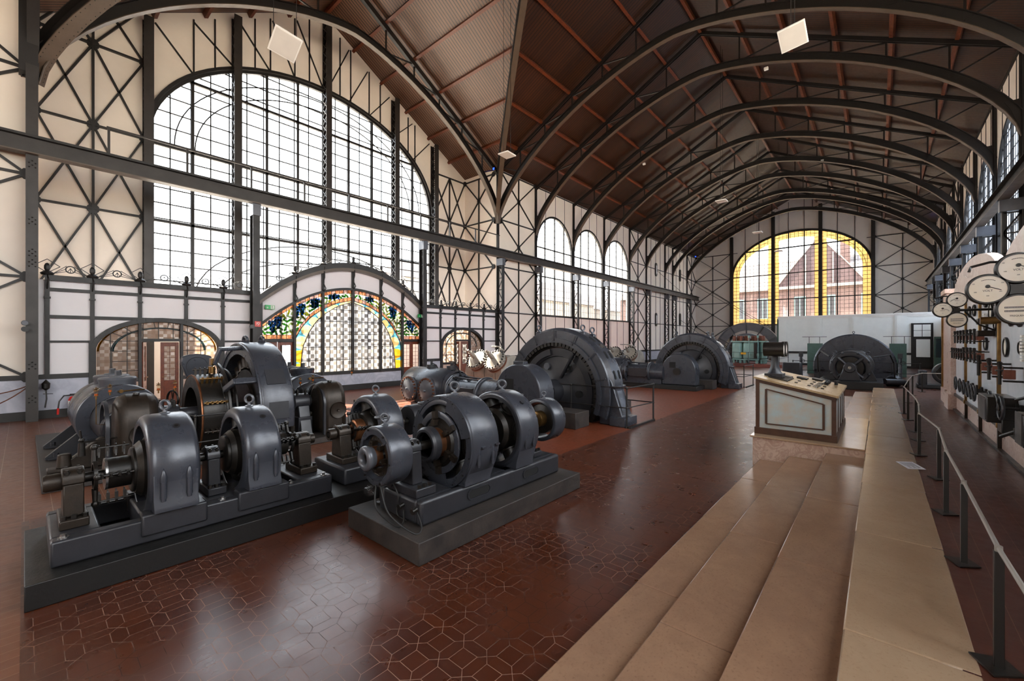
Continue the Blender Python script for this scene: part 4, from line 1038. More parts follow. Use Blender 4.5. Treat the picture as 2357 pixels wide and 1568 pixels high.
# ---------------------------------------------------------------- machine A: long two-generator set, front left
b = MB(); b.b(0, 4.95, 5.43, 7.05, .002, .225)
pl = tag(P('machine_plinth', b, M['concd'], None, .008), 'long low black plinth under the motor generator at the lower left', 'plinth')
YA, ZA = 6.19, .888
A = T('motor_generator', 'long grey motor generator with two horseshoe frames on a black plinth, front left', 'motor generator', (1.4, YA, .225))
b = MB(); zt = .465
b.prism([(.155, .226), (2.77, .226), (2.77, zt), (.155, zt)], 'xz', 5.66, 5.8); b.prism([(.155, .226), (2.77, .226), (2.77, zt), (.155, zt)], 'xz', 6.6, 6.74)
for x0, x1 in ((.155, .50), (.80, 1.95), (2.10, 2.14), (2.36, 2.77)): b.b(x0, x1, 5.79, 6.61, .228, zt)
for x0, x1 in ((.78, 1.34), (1.64, 2.2)):
    for y0, y1 in ((5.63, 5.83), (6.57, 6.77)): b.b(x0, x1, y0, y1, .3, .52)
P('bed_frame', b, M['greyd'], A, .02)
for x, y in ((.24, 5.73), (.3, 6.66), (1.5, 5.73), (2.25, 5.73), (2.68, 5.73)):
    m = MB(); m.cyl((x, y, .46), (x, y, .475), .04, n=16); m.cyl((x, y, .46), (x, y, .5), .022, n=6); P('anchor_bolt', m, M['bright'], A)
pedestal(A, .25, .40, YA, ZA, .465, .13); pedestal(A, 1.44, 1.57, YA, ZA, .465, .12, 'greyd'); pedestal(A, 2.49, 2.66, YA, ZA, .465, .12, 'ironb')
m = MB(); m.lathe([(0, 0), (0, .075), (.02, .085), (.13, .085)], (.12, YA, ZA), (1, 0, 0), 24); P('bearing_end_cover', m, M['ironb'], A)
m = MB(); m.lathe([(0, .07), (.08, .07), (.10, 0)], (2.66, YA, ZA), (1, 0, 0), 24); P('bearing_end_cover', m, M['ironb'], A)
shaft(A, .14, 2.7, YA, ZA, .05)
for x0, x1, R in ((.84, 1.28, .58), (1.71, 2.13, .56)):
    stator(A, x0, x1, YA, ZA, R, R - .12, .52, 'grey', .03, .06); eye(A, (x0 + x1) / 2, YA, ZA + R - .005, .052)
    for dx in (.11, .33): gland(A, x0 + dx, YA - R - .0, .66, .83)
    m = MB(); a = .62; m.cyl((x0 + .26, YA - R * math.sin(a) * 1.0, ZA + R * math.cos(a)), (x0 + .26, YA - (R + .006) * math.sin(a), ZA + (R + .006) * math.cos(a)), .035, n=18); P('oil_hole_rim', m, M['greyd'], A)
    m = MB(); m.cyl((x0 + .26, YA - R * math.sin(a), ZA + R * math.cos(a)), (x0 + .26, YA - (R + .008) * math.sin(a), ZA + (R + .008) * math.cos(a)), .02, n=14); P('oil_hole', m, M['black'], A)
commutator(A, .56, .77, YA, ZA, .16, 'iron'); commutator(A, .76, .86, YA, ZA, .24, 'iron'); brush_gear(A, .47, YA, ZA, .29, .76, 4, .15)
m = MB(); m.ring((.555, YA, ZA), (1, 0, 0), .05, .165, .02, 40); P('commutator_ring', m, M['bright'], A)
commutator(A, 2.16, 2.36, YA, ZA, .15, 'iron'); brush_gear(A, 2.40, YA, ZA, .27, 2.16, 4, .4); commutator(A, 1.62, 1.74, YA, ZA, .22, 'iron')

# ---------------------------------------------------------------- machine B: small set behind, on the same plinth
YB, ZB = 6.22, .89
B = T('motor_generator', 'smaller grey motor generator with one round frame, behind the set on the concrete plinth', 'motor generator', (3.8, YB, .225))
b = MB(); b.b(2.99, 4.9, 5.74, 6.72, .228, .465); P('bed_frame', b, M['greyd'], B, .03)
pedestal(B, 3.10, 3.28, YB, ZB, .465, .12, 'ironb'); pedestal(B, 4.12, 4.26, YB, ZB, .465, .1, 'ironb'); shaft(B, 2.98, 4.7, YB, ZB, .05)
m = MB(); m.lathe([(0, .03), (0, .085), (.1, .085), (.1, 0)], (2.98, YB, ZB), (1, 0, 0), 24); P('bearing_end_cover', m, M['ironb'], B)
stator(B, 3.56, 3.98, YB, ZB, .53, .43, .465, 'grey', .03, .05); eye(B, 3.77, YB, ZB + .525, .05)
commutator(B, 3.36, 3.55, YB, ZB, .17, 'copper'); brush_gear(B, 3.33, YB, ZB, .27, 3.56, 4, .3, 'iron')
m = MB(); m.lathe([(0, .05), (0, .24), (.02, .26), (.24, .26), (.26, .24), (.26, .05)], (4.38, YB, ZB + .02), (1, 0, 0), 32); P('fan_cover', m, M['greyd'], B)

# ---------------------------------------------------------------- machine C: set on the concrete plinth in the middle
b = MB(); b.b(2.62, 5.68, 3.52, 4.95, .002, .24)
tag(P('machine_plinth', b, M['conc'], None, .01), 'scuffed dark concrete plinth under the motor generator in the middle', 'plinth')
YC, ZC = 4.2, 1.02
Cm = T('motor_generator', 'grey motor generator of several round frames on a concrete plinth, middle front', 'motor generator', (4.2, YC, .24))
b = MB(); zt = .525
b.b(2.85, 5.5, 3.79, 3.9, .242, zt); b.b(2.85, 5.5, 4.52, 4.63, .242, zt)
for x0, x1 in ((2.85, 3.4), (3.98, 4.36), (4.86, 5.5)): b.b(x0, x1, 3.88, 4.54, .244, zt - .004)
P('bed_frame', b, M['greyd'], Cm, .035)
for x0, x1 in ((3.56, 3.92), (4.62, 4.94)):
    m = MB(); m.prism([(x0 + .05, .36), (x1 - .05, .36)] + [(x1 - .05 + .05 * math.sin(a), .41 - .05 * math.cos(a)) for a in [PI * i / 8 for i in range(9)]] + [(x0 + .05 - .05 * math.sin(a), .41 + .05 * math.cos(a)) for a in [PI * i / 8 for i in range(9)]], 'xz', 3.782, 3.8); P('slot_opening', m, M['void'], Cm)
    m = MB(); q = [(x1 - .05 + .062 * math.sin(a), .41 - .062 * math.cos(a)) for a in [PI * i / 8 for i in range(9)]] + [(x0 + .05 - .062 * math.sin(a), .41 + .062 * math.cos(a)) for a in [PI * i / 8 for i in range(9)]]
    for p_, r_ in zip(q, q[1:] + q[:1]): m.bar((p_[0], 3.785, p_[1]), (r_[0], 3.785, r_[1]), .02, .018, (0, 1, 0))
    P('slot_rim', m, M['greyd'], Cm)
shaft(Cm, 2.5, 5.8, YC, ZC, .055)
# exciter at the left end
m = MB(); m.ring((2.53, YC, ZC), (1, 0, 0), .27, .33, .28, 48, ch=.015); m.ring((2.525, YC, ZC), (1, 0, 0), .24, .3, .03, 48, a0=-.9, a1=.9); r = P('exciter_housing', m, M['grey'], Cm)
for k in range(6): m = MB(); m.bolts((2.525, YC, ZC), (-1, 0, 0), .3, 1, .012, .014, .4 + k * PI / 3, 9 + .4); P('housing_bolt', m, M['iron'], r)
eye(Cm, 2.66, YC, ZC + .325, .042)
m = MB(); m.lathe([(0, .1), (-.015, .06), (.0, .115)], (2.4, YC, ZC), (1, 0, 0), 36); m = MB(); m.torus((2.43, YC, ZC), (1, 0, 0), .095, .042, 36, 12); m.lathe([(.03, .13), (.09, .11)], (2.42, YC, ZC), (1, 0, 0), 36); P('shaft_bell', m, M['greyl'], Cm)
commutator(Cm, 2.48, 2.58, YC, ZC, .115, 'copper')
m = MB(); m.ring((2.575, YC, ZC), (1, 0, 0), .15, .225, .02, 40); r = P('brush_disc', m, M['ironb'], Cm)
for k in range(12):
    a = 2 * PI * k / 12; m = MB(); d = V(0, math.sin(a), math.cos(a)); m.cyl(V(2.571, YC, ZC) + d * .2, V(2.58, YC, ZC) + d * .2, .02, n=10); P('disc_slot', m, M['black'], r)
for k in range(6):
    a = .3 + 2 * PI * k / 6; d = V(0, math.sin(a), math.cos(a)); c = V(2.55, YC, ZC) + d * .15; m = MB(); m.box(c, (.07, .05, .05)); m.cyl(c - V(.05, 0, 0), c + V(.03, 0, 0), .012, n=8); m.tube([c, c + V(-.03, .03, -.03), c + d * .06], .006, 5); P('brush_holder', m, M['ironb'], r)
pedestal(Cm, 2.94, 3.08, YC, ZC, .525, .11, 'greyd', .1, .3, .07)
# big fan collar, commutator and rocker of the main generator
m = MB(); m.lathe([(0, .16), (0, .19), (.03, .215), (.11, .215), (.11, .17), (.02, .15)], (3.2, YC, ZC), (1, 0, 0), 44, closed=True); m.lathe([(.1, .05), (.1, .17)], (3.2, YC, ZC), (1, 0, 0), 36); P('fan_collar', m, M['greyd'], Cm)
commutator(Cm, 3.3, 3.43, YC, ZC, .185, 'copper')
m = MB(); m.torus((3.43, YC, ZC), (1, 0, 0), .19, .012, 44, 6); P('commutator_ring', m, M['bright'], Cm)
m = MB(); m.ring((3.42, YC, ZC), (1, 0, 0), .31, .39, .03, 52, ch=.006); r = P('brush_rocker', m, M['grey'], Cm)
for k in range(6):
    a = .1 + 2 * PI * k / 6; d = V(0, math.sin(a), math.cos(a)); c = V(3.4, YC, ZC); m = MB(); m.cyl(c + d * .3 - V(.05, 0, 0), c + d * .3 + V(.04, 0, 0), .014, n=8); m.box(c + d * .25, (.1, .06, .07), Matrix((V(1, 0, 0), V(1, 0, 0).cross(d), d)).transposed()); m.box(c + d * .345, (.05, .07, .09), Matrix((V(1, 0, 0), V(1, 0, 0).cross(d), d)).transposed()); m.bar(c + d * .36, c + d * .22, .016, .03); P('brush_holder', m, M['ironb'], r)
stator(Cm, 3.46, 3.95, YC, ZC, .585, .47, .525, 'grey', .02, .045, 6, 'slim')
m = MB(); m.ring((3.452, YC, ZC), (1, 0, 0), .40, .56, .016, 52, a0=.25, a1=PI * .43); m.ring((3.452, YC, ZC), (1, 0, 0), .40, .56, .016, 52, a0=PI * .93, a1=PI * 1.7); m.ring((3.45, YC, ZC), (1, 0, 0), .53, .575, .02, 56); r = P('end_shield', m, M['grey'], Cm)
for k in range(14): m = MB(); m.bolts((3.452, YC, ZC), (-1, 0, 0), .55, 1, .009, .012, k * PI / 7, 9); P('shield_bolt', m, M['iron'], r)
eye(Cm, 3.7, YC, ZC + .58, .055); 
for dx in (.12, .36): gland(Cm, 3.46 + dx, YC - .565, .80, .93, .024); gland(Cm, 4.44 + dx * .7, YC - .53, .84, .94, .02)
for dx in (.1, .34): m = MB(); m.b(3.5 + dx, 3.57 + dx, YC - .61, YC - .5, 1.0, 1.02); P('flange_lug', m, M['grey'], Cm)
stator(Cm, 4.42, 4.82, YC, ZC, .545, .47, .525, 'grey', .02, .03, 6, 'slim'); eye(Cm, 4.62, YC, ZC + .54, .055)
m = MB(); a = .75; d = V(0, -math.sin(a), math.cos(a)); m.cyl(V(4.62, YC, ZC) + d * .54, V(4.62, YC, ZC) + d * .57, .035, n=6); P('hexagon_plug', m, M['greyd'], Cm)
m = MB(); m.ring((4.415, YC, ZC), (1, 0, 0), .455, .5, .012, 52); P('end_ring', m, M['greyd'], Cm)
pedestal(Cm, 5.08, 5.22, YC, ZC, .525, .1, 'greyd', .08, .26, .03)
m = MB(); m.ring((5.5, YC, ZC - .02), (1, 0, 0), .29, .345, .3, 44, ch=.02); P('end_generator_housing', m, M['grey'], Cm); eye(Cm, 5.65, YC, ZC + .32, .035)
commutator(Cm, 5.42, 5.62, YC, ZC, .13, 'brass'); commutator(Cm, 5.56, 5.78, YC, ZC, .24, 'iron')
# cables and the clear junction block under the exciter
def cable(name, label, pts, r=.009, mat='cable', cat='cable', grp=None):
    q = []
    P0 = [V(p) for p in pts]; P0 = [P0[0]] + P0 + [P0[-1]]
    for i in range(1, len(P0) - 2):
        for k in range(8):
            t = k / 8; a, b_, c, d = P0[i - 1], P0[i], P0[i + 1], P0[i + 2]
            q.append(.5 * ((2 * b_) + (c - a) * t + (2 * a - 5 * b_ + 4 * c - d) * t * t + (3 * b_ - a - 3 * c + d) * t ** 3))
    q.append(P0[-1]); m = MB(); m.tube(q, r, 8); return tag(P(name, m, M[mat]), label, cat, grp)
cable('black_cable', 'black cable looping down from the exciter to the front corner of the concrete plinth', [(2.52, 4.15, .72), (2.47, 4.06, .5), (2.66, 3.98, .27), (2.78, 4.02, .262), (2.84, 4.1, .36)])
cable('black_cable', 'black cable hanging from the exciter and curving across the plinth to the bed corner', [(2.54, 4.1, .72), (2.55, 3.95, .45), (2.7, 3.72, .258), (2.82, 3.74, .27), (2.85, 3.86, .4)])
cable('black_cable', 'short black cable arching out of the bed beside the exciter pedestal', [(2.88, 4.4, .55), (2.83, 4.3, .62), (2.835, 4.2, .5), (2.82, 4.2, .3), (2.85, 4.05, .255)])
m = MB(); m.box((2.5, 4.24, .64), (.1, .1, .08)); m.box((2.5, 4.24, .69), (.06, .06, .03)); tag(P('junction_block', m, M['lens'], None, .01), 'clear plastic junction block hanging under the exciter', 'junction block')
for y_, z_ in ((4.12, .42), (3.87, .43)):
    m = MB(); m.cyl((2.85, y_, z_), (2.8, y_, z_ - .01), .03, .022, n=12); m.cyl((2.8, y_, z_ - .01), (2.785, y_, z_ - .012), .034, n=12); P('plug_socket', m, M['iron'], Cm)
handwheel('rheostat_handwheel', 'ring handwheel on a slender stem behind the exciter', 2.97, 4.75, 1.33, .085, .24, 'rheostat handwheels', cat='handwheel')
handwheel('rheostat_handwheel', 'larger ring handwheel behind the middle generator', 3.72, 4.85, 1.42, .095, .24, 'rheostat handwheels')
handwheel('rheostat_handwheel', 'small ring handwheel behind the right end of the middle generator set', 5.62, 4.72, 1.36, .075, .24, 'rheostat handwheels')

# ---------------------------------------------------------------- machine D: motor driven twin compressor with a big ring motor, left
b = MB(); b.b(.17, 6.0, 9.43, 14.6, .002, .13)
tag(P('machine_plinth', b, M['conc'], None, .01), 'worn flat plinth of the compressor with the big ring motor, far left', 'plinth')
b = MB(); b.b(.3, .62, 10.6, 11.8, .131, .136); 
D = T('piston_compressor', 'twin compressor with domed crank covers and a tall ring motor between them, left', 'compressor', (3.2, 11, .13))
YD, ZD = 10.4, .85
def cyl_unit(root, xc, yc0, R, z, hatch=True):
    m = MB(); m.lathe([(0, 0), (0, R * .55), (.05, R * .6), (.06, R * .66), (.02, R * .68), (.02, R * .97), (.05, R), (.3, R), (.32, R - .012), (.34, R), (1.3, R), (1.32, R - .012), (1.34, R), (1.8, R), (1.85, R * .8), (1.85, 0)], (xc, yc0, z), (0, 1, 0), 56); r = P('cylinder', m, M['grey'], root)
    for k in range(8): m = MB(); m.bolts((xc, yc0 + .03, z), (0, -1, 0), R * .62, 1, .03, .04, k * PI / 4, 9); P('cover_bolt', m, M['iron'], r)
    m = MB(); m.tube([(xc - .05, yc0 - .01, z + R * .8), (xc + .35, yc0 - .01, z + R * .82)], .012, 6); m.cyl((xc + .0, yc0 - .02, z + R * .8), (xc, yc0 + .03, z + R * .8), .035, n=10); P('oil_pipe', m, M['brass'], r)
    for k in (0, 1):
        y = yc0 + .45 + .85 * k; m = MB(); m.lathe([(0, R * .44), (.14, R * .44), (.16, R * .46), (.2, R * .46), (.225, R * .43), (.235, R * .2), (.25, R * .2), (.26, .05), (.36, .045), (.36, 0)], (xc, y, z + R - .1), (0, 0, 1), 40); q = P('valve_hatch', m, M['greyl'] if xc < 3 else M['grey'], r)
        m = MB(); m.box((xc, y, z + R + .2), (.05, .1, .09)); m.cyl((xc + .03, y, z + R + .13), (xc + .03, y, z + R + .26), .03, n=8); P('hatch_clamp', m, M['greyd'], q)
    for s in (-1, 1):
        for y in (yc0 + .25, yc0 + 1.5):
            m = MB(); m.prism([(xc + s * R * .55, .14), (xc + s * (R + .35), .14), (xc + s * (R + .35), .18), (xc + s * R * .93, .55), (xc + s * R * .6, .55)], 'xz', y - .05, y + .05); m.b(xc + s * (R + .2) - .12, xc + s * (R + .2) + .12, y - .12, y + .12, .14, .18); m.cyl((xc + s * (R + .22), y - .07, .18), (xc + s * (R + .22), y - .07, .25), .04, n=6); P('cylinder_foot', m, M['greyd'], r)
def crank_dome(root, xc, y0, w, h, mat='ironb'):
    d = .78; prof = [(y0, .14), (y0, h * .62)] + [(y0 + d / 2 - d / 2 * math.cos(a), h * .62 + h * .38 * math.sin(a)) for a in [PI * i / 16 for i in range(1, 16)]] + [(y0 + d, h * .62), (y0 + d, .14)]
    m = MB(); m.prism(prof, 'yz', xc - w / 2, xc + w / 2); r = P('crank_cover', m, M[mat], root, .15)
    m = MB(); m.lathe([(0, 0), (0, .17), (-.012, .19), (-.03, .19)], (xc + .06, y0 - .012, h * .5), (0, 1, 0), 32); m.lathe([(-.0, .0), (-.02, .028), (.0, .03)], (xc + .06, y0 - .02, h * .5), (0, 1, 0), 12); P('inspection_plate', m, M['ironb'], r)
    m = MB(); m.lathe([(0, .05), (.03, .045), (.04, 0)], (xc, y0 + d / 2 - .1, h - .01), (0, 0, 1), 12); P('cover_knob', m, M['iron'], r)
    return r
for xc in (1.24, 4.86):
    cyl_unit(D, xc, 11.15, .64, .80)
    m = MB(); m.cyl((xc, 10.4, .72), (xc, 11.2, .78), .36, .44, n=32); m.b(xc - .5, xc + .5, 10.2, 11.3, .14, .45); P('crosshead_guide', m, M['greyd'], D, .03)
    crank_dome(D, xc + (.06 if xc < 3 else -.08), 9.62, .58 if xc < 3 else .62, 1.36 if xc < 3 else 1.33)
    m = MB(); m.ring((xc - .36, 10.05, .8), (1, 0, 0), .4, .46, .05, 40, a0=-1.6, a1=1.6); m.b(xc - .36, xc - .31, 9.6, 9.66, .14, .8); m.b(xc - .36, xc - .31, 10.46, 10.52, .14, .8); P('crank_guard_rim', m, M['greyd'], D)
    m = MB(); m.prism([(xc - .95, .14), (xc - .3, .14), (xc - .3, .62), (xc - .38, .62)], 'xz', 10.15, 10.3); m.b(xc - 1.0, xc - .6, 10.1, 10.35, .14, .2); m.cyl((xc - .8, 10.2, .2), (xc - .8, 10.2, .42), .1, .08, n=16); P('frame_foot', m, M['ironb'], D, .015)
    sx = xc + (.55 if xc < 3 else -.62)
    m = MB(); m.b(sx - .16, sx + .16, 9.95, 10.6, .14, .55); m.prism([(9.85, .14), (10.7, .14), (10.5, .8), (10.05, .8)], 'yz', sx - .13, sx + .13); m.cyl((sx - .18, YD - .12, .86), (sx + .18, YD - .12, .86), .2, n=28); r = P('main_bearing', m, M['greyd'], D, .02)
    for k in (-1, 1):
        for j in (-1, 1): m = MB(); m.cyl((sx + .09 * k, YD - .12 + .1 * j, 1.02), (sx + .09 * k, YD - .12 + .1 * j, 1.14), .03, n=6); m.cyl((sx + .09 * k, YD - .12 + .1 * j, 1.1), (sx + .09 * k, YD - .12 + .1 * j, 1.17), .016, n=6); P('bearing_bolt', m, M['iron'], r)
def oiler(root, x, y, z, st=.0):
    m = MB(); m.cyl((x, y, z - .09), (x, y, z - .035), .012, n=8); m.cyl((x, y, z - .04), (x, y, z - .03), .03, n=12); m.cyl((x, y, z + .05), (x, y, z + .062), .034, n=12)
    for k in range(8): a = 2 * PI * k / 8; m.bar((x, y, z + .065), (x + .032 * math.cos(a), y + .032 * math.sin(a), z + .085), .01, .008)
    m.cyl((x, y, z + .06), (x, y, z + .11), .008, n=6)
    if st: m.tube([(x, y, z - .09), (x, y, z - st), (x + .12, y + .02, z - st - .03)], .006, 6)
    r = P('drip_oiler', m, M['brass'], root); m = MB(); m.cyl((x, y, z - .03), (x, y, z + .05), .027, n=12); P('oiler_glass', m, M['oilglass'], r); m = MB(); m.cyl((x, y, z - .028), (x, y, z), .022, n=10); P('oil_fill', m, M['amber'], r)
for x, y, z, st in ((.78, 9.75, 1.42, .5), (1.0, 10.3, 1.42, 0), (1.62, 10.0, 1.42, 0), (1.86, 10.0, 1.44, 0), (4.1, 9.9, 1.36, 0), (4.38, 9.9, 1.4, 0), (5.5, 10.2, 1.5, 0)): oiler(D, x, y, z, st)
YD2 = 10.55
m = MB(); m.ring((3.05, YD2, .8), (1, 0, 0), 1.2, 1.46, .62, 72, a0=-1.75, a1=1.75, ch=.04); m.ring((3.03, YD2, .8), (1, 0, 0), 1.33, 1.44, .06, 72, a0=-1.75, a1=1.75); r = P('ring_motor_frame', m, M['grey'], D)
for a in (1.02, 1.5):
    d = V(0, -math.sin(a), math.cos(a)); c = V(3.36, YD2, .8) + d * 1.465; m = MB(); m.box(c, (.36, .34, .012), Matrix((V(1, 0, 0), V(1, 0, 0).cross(d), d)).transposed()); P('recess_shade_plate', m, M['greyd'], r)  # darker plates carry the shade of the shallow frame recesses
for dx in (.16, .46):
    m = MB(); m.torus((3.05 + dx, YD2 + .1 - .3 * dx, 2.31), (1, .2, 0), .07, .035, 20, 8); m.lathe([(-.06, .14), (0, .09), (.03, .07)], (3.05 + dx, YD2 + .1 - .3 * dx, 2.27), (0, 0, 1), 14); P('lifting_lug', m, M['grey'], D)
for k in range(14):
    a = -1.5 + 3.0 * k / 13; d = V(0, math.sin(a), math.cos(a)); c = V(3.36, YD2, .8); m = MB(); m.cyl(c + d * .92, c + d * 1.2, .13, n=16); m.cyl(c + d * .9, c + d * .93, .16, n=16); P('field_pole', m, M['ironb'], D)
m = MB(); m.lathe([(0, .1), (0, .6), (.05, .62), (.05, .86), (.42, .86), (.42, .1)], (3.15, YD2, .8), (1, 0, 0), 56); P('rotor', m, M['iron'], D)
for a, l in ((-.18, 1), (-1.02, 1)):
    d = V(0, math.sin(a), math.cos(a)); c = V(3.05, YD2, .8) + d * 1.36; m = MB(); m.bar(c, c - V(.38, 0, 0) - d * .02, .13, .07, tuple(d)); m.bar(c - V(.38, 0, 0) + d * .015, c - V(.48, 0, 0) - d * .34, .12, .07, (1, 0, 0)); P('brush_gear_arm', m, M['grey'], D, .02)
m = MB(); m.ring((2.62, YD2, .8), (1, 0, 0), .98, 1.04, .04, 64); m.ring((2.78, YD2, .8), (1, 0, 0), .86, .9, .03, 64); r = P('brush_ring', m, M['iron'], D)
for k in range(10):
    a = 2 * PI * k / 10 - .6; d = V(0, math.sin(a), math.cos(a)); c = V(2.5, YD2, .8) + d * .9; m = MB(); m.cyl(c - V(.25, 0, 0), c + V(.15, 0, 0), .016, n=8)
    for q in range(5): m.box(c + V(-.2 + .08 * q, 0, 0) - d * .06, (.035, .05, .13), Matrix((V(1, 0, 0), V(1, 0, 0).cross(d), d)).transposed()); m.ball(tuple(c + V(-.2 + .08 * q, 0, 0) + d * .03), .02, n=6)
    P('brush_holder', m, M['ironb'] if k % 3 else M['brass'], r)
m = MB(); m.lathe([(0, .55), (0, .76), (.04, .8), (.5, .8), (.52, .7), (.06, .55)], (2.22, YD2, .8), (1, 0, 0), 64, closed=True); P('commutator', m, M['iron'], D)
m = MB(); m.torus((2.24, YD2, .8), (1, 0, 0), .79, .02, 60, 6); P('commutator_ring', m, M['copper'], D)
m = MB(); m.cyl((1.1, YD - .12, .86), (5.0, YD - .12, .86), .13, n=28); P('shaft', m, M['greyd'], D)
for y0, z0, y1, z1 in ((YD2 - .12, 1.92, YD2 - .95, .95),): m = MB(); m.bar((2.6, y0, z0), (2.6, y1, z1), .015, .012); m.bar((2.6, y0, z0), (2.6, YD2 + .9, 1.0), .015, .012); P('cross_stay', m, M['bright'], D)
m = MB(); m.box((2.58, YD2 - .1, 1.86), (.12, .14, .14)); m.cyl((2.55, YD2 - .16, 1.62), (2.55, YD2 - .16, 1.76), .04, n=14); m.cyl((2.55, YD2 - .02, 1.62), (2.55, YD2 - .02, 1.76), .04, n=14); P('brass_terminal', m, M['brass'], D)
m = MB(); m.torus((2.1, YD2 + .95, 1.02), (1, .3, 0), .2, .02, 28, 6)
for k in range(3): a = PI * k / 3; m.bar((2.1, YD2 + .95 - .2 * math.cos(a), 1.02 - .2 * math.sin(a)), (2.1, YD2 + .95 + .2 * math.cos(a), 1.02 + .2 * math.sin(a)), .016, .016)
P('adjusting_wheel', m, M['iron'], D)
for xc, sg in ((.62, 1), (5.42, 1)):
    m = MB(); m.tube([(xc, 9.9, .62), (xc + .42, 9.72, .66)], .014, 6); m.cyl((xc, 9.9, .4), (xc, 9.9, .62), .05, .04, n=12); m.ball((xc, 9.9, .66), .04, n=8); m.tube([(xc, 9.9, .66), (xc - .02, 9.9, .82)], .016, 6); P('drain_cock', m, M['iron'], D)
t_ = T('gauge_pillar', 'flared grey pillar carrying a rounded shield plate, beside the left doorway', 'gauge pillar', (2.85, 13.0, 0)); m = MB(); m.lathe([(0, .3), (.06, .3), (.12, .19), (.5, .13), (1.36, .1)], (2.85, 13.0, .13), (0, 0, 1), 20); P('pillar', m, M['grey'], t_)
m = MB(); pr = [(-.2, 1.36), (.2, 1.36), (.33, 1.76), (.30, 1.9), (.15, 1.95), (0, 1.965), (-.15, 1.95), (-.30, 1.9), (-.33, 1.76)]; m.prism([(2.85 + a, z) for a, z in pr], 'xz', 12.93, 13.07); P('shield_plate', m, M['grey'], t_, .02)
m = MB(); m.torus((2.85, 12.925, 1.66), (0, 1, 0), .22, .006, 32, 5); P('plate_ring', m, M['greyd'], t_)
def rail(name, label, posts, h, cat='railing', zb=0., mids=(.5,), r=.016, closed=False, grp=None, mat='steelb', foot=True):
    c = posts[0]; t_ = T(name, label, cat, (c[0], c[1], zb), grp)
    for x, y in posts:
        m = MB(); m.cyl((x, y, zb), (x, y, zb + h), r * 1.15, n=10); m.ball((x, y, zb + h), r * 1.9, n=10); m.ball((x, y, zb + h * .5), r * 1.7, n=8)
        if foot: m.cyl((x, y, zb), (x, y, zb + .03), r * 2.6, n=10)
        P('rail_post', m, M[mat], t_)
    for k in (1.,) + tuple(mids):
        m = MB()
        for a, c in zip(posts[:-1], posts[1:]): m.cyl((a[0], a[1], zb + h * k), (c[0], c[1], zb + h * k), r * .8, n=8)
        P('top_rail' if k == 1 else 'middle_rail', m, M[mat], t_)
    return t_
rail('guard_rail', 'black guard rail in front of the commutator of the left compressor', [(2.9, 9.2), (2.0, 9.2), (1.9, 9.6), (1.9, 12.6)], .95, 'railing', .0)

# ---------------------------------------------------------------- machine E: horizontal compressor with flywheel generator
E_ = T('flywheel_compressor', 'grey twin compressor with huge flywheel generator, the nearer of two', 'compressor', (10, 8, 0), 'flywheel compressors')
YE, ZE_ = 7.25, .82
m = MB(); X0, X1 = 10.3, 11.15; a0, a1 = -1.95, 1.95
m.lathe([(0, 1.5), (0, 1.78), (.05, 1.8), (.12, 1.72), (.16, 1.78), (.2, 1.86), (.65, 1.86), (.69, 1.78), (.73, 1.72), (.8, 1.8), (.85, 1.78), (.85, 1.5)], (X0, YE, ZE_), (1, 0, 0), 80, a0, a1, True)
m.ring((X0 - .06, YE, ZE_), (1, 0, 0), 1.42, 1.55, .12, 80, a0, a1); r = P('generator_housing', m, M['grey'], E_)
for k in range(9):
    a = -1.75 + 3.5 * k / 8; d = V(0, math.sin(a), math.cos(a)); c = V(X0 - .065, YE, ZE_); w_ = V(1, 0, 0).cross(d); m = MB(); m.box(c + d * 1.62, (.02, .03, .3), Matrix((V(1, 0, 0), w_, d)).transposed()); m.cyl(c + d * 1.5, c + d * 1.5 - V(.03, 0, 0), .03, n=8); P('housing_joint', m, M['greyd'], r)
for a in (-.62, -.95, -1.28, .62, .95, 1.28):
    d = V(0, math.sin(a), math.cos(a)); w_ = V(1, 0, 0).cross(d)
    for dx in (.3, .56):
        m = MB(); c = V(X0 + dx, YE, ZE_) + d * 1.86
        for s in (-1, 0, 1): m.cyl(c + w_ * (.075 * s) - d * .01, c + w_ * (.075 * s) + d * .008, .052, n=16)
        m.box(c, (.104, .15, .016), Matrix((V(1, 0, 0), w_, d)).transposed()); P('vent_slot', m, M['void'], r)
m = MB(); d = V(0, math.sin(-.78), math.cos(-.78)); m.box(V(X0 + .43, YE, ZE_) + d * 1.865, (.2, .16, .008), Matrix((V(1, 0, 0), V(1, 0, 0).cross(d), d)).transposed()); P('name_plate', m, M['bright'], r)
for a, dx in ((.42, .2), (-.44, .3), (-.52, .62)):
    d = V(0, math.sin(a), math.cos(a)); c = V(X0 + dx, YE, ZE_) + d * 1.8; m = MB(); m.b(c.x - .07, c.x + .07, c.y - .09, c.y + .09, c.z - .1, c.z + .1); P('lug_block', m, M['grey'], r, .02); eye(E_, c.x, c.y, c.z + .1, .075, 'grey', (.3, .9, 0))
m = MB(); m.ring((X0 + .1, YE, ZE_), (1, 0, 0), 1.28, 1.44, .6, 72); P('pole_ring', m, M['iron'], E_)
for k in range(40):
    a = -1.9 + 3.8 * k / 39; d = V(0, math.sin(a), math.cos(a)); m = MB(); m.box(V(X0 + .02, YE, ZE_) + d * 1.38, (.12, .10, .12), Matrix((V(1, 0, 0), V(1, 0, 0).cross(d), d)).transposed()); P('field_pole', m, M['iron'], E_)
m = MB(); m.lathe([(0, .12), (-.5, .12), (-.5, .3), (-.1, .34), (.0, .55), (.12, 1.0), (.06, 1.02), (.06, 1.26), (.5, 1.26), (.5, .12)], (X0 + .06, YE, ZE_), (1, 0, 0), 64); P('flywheel', m, M['greyd'], E_)
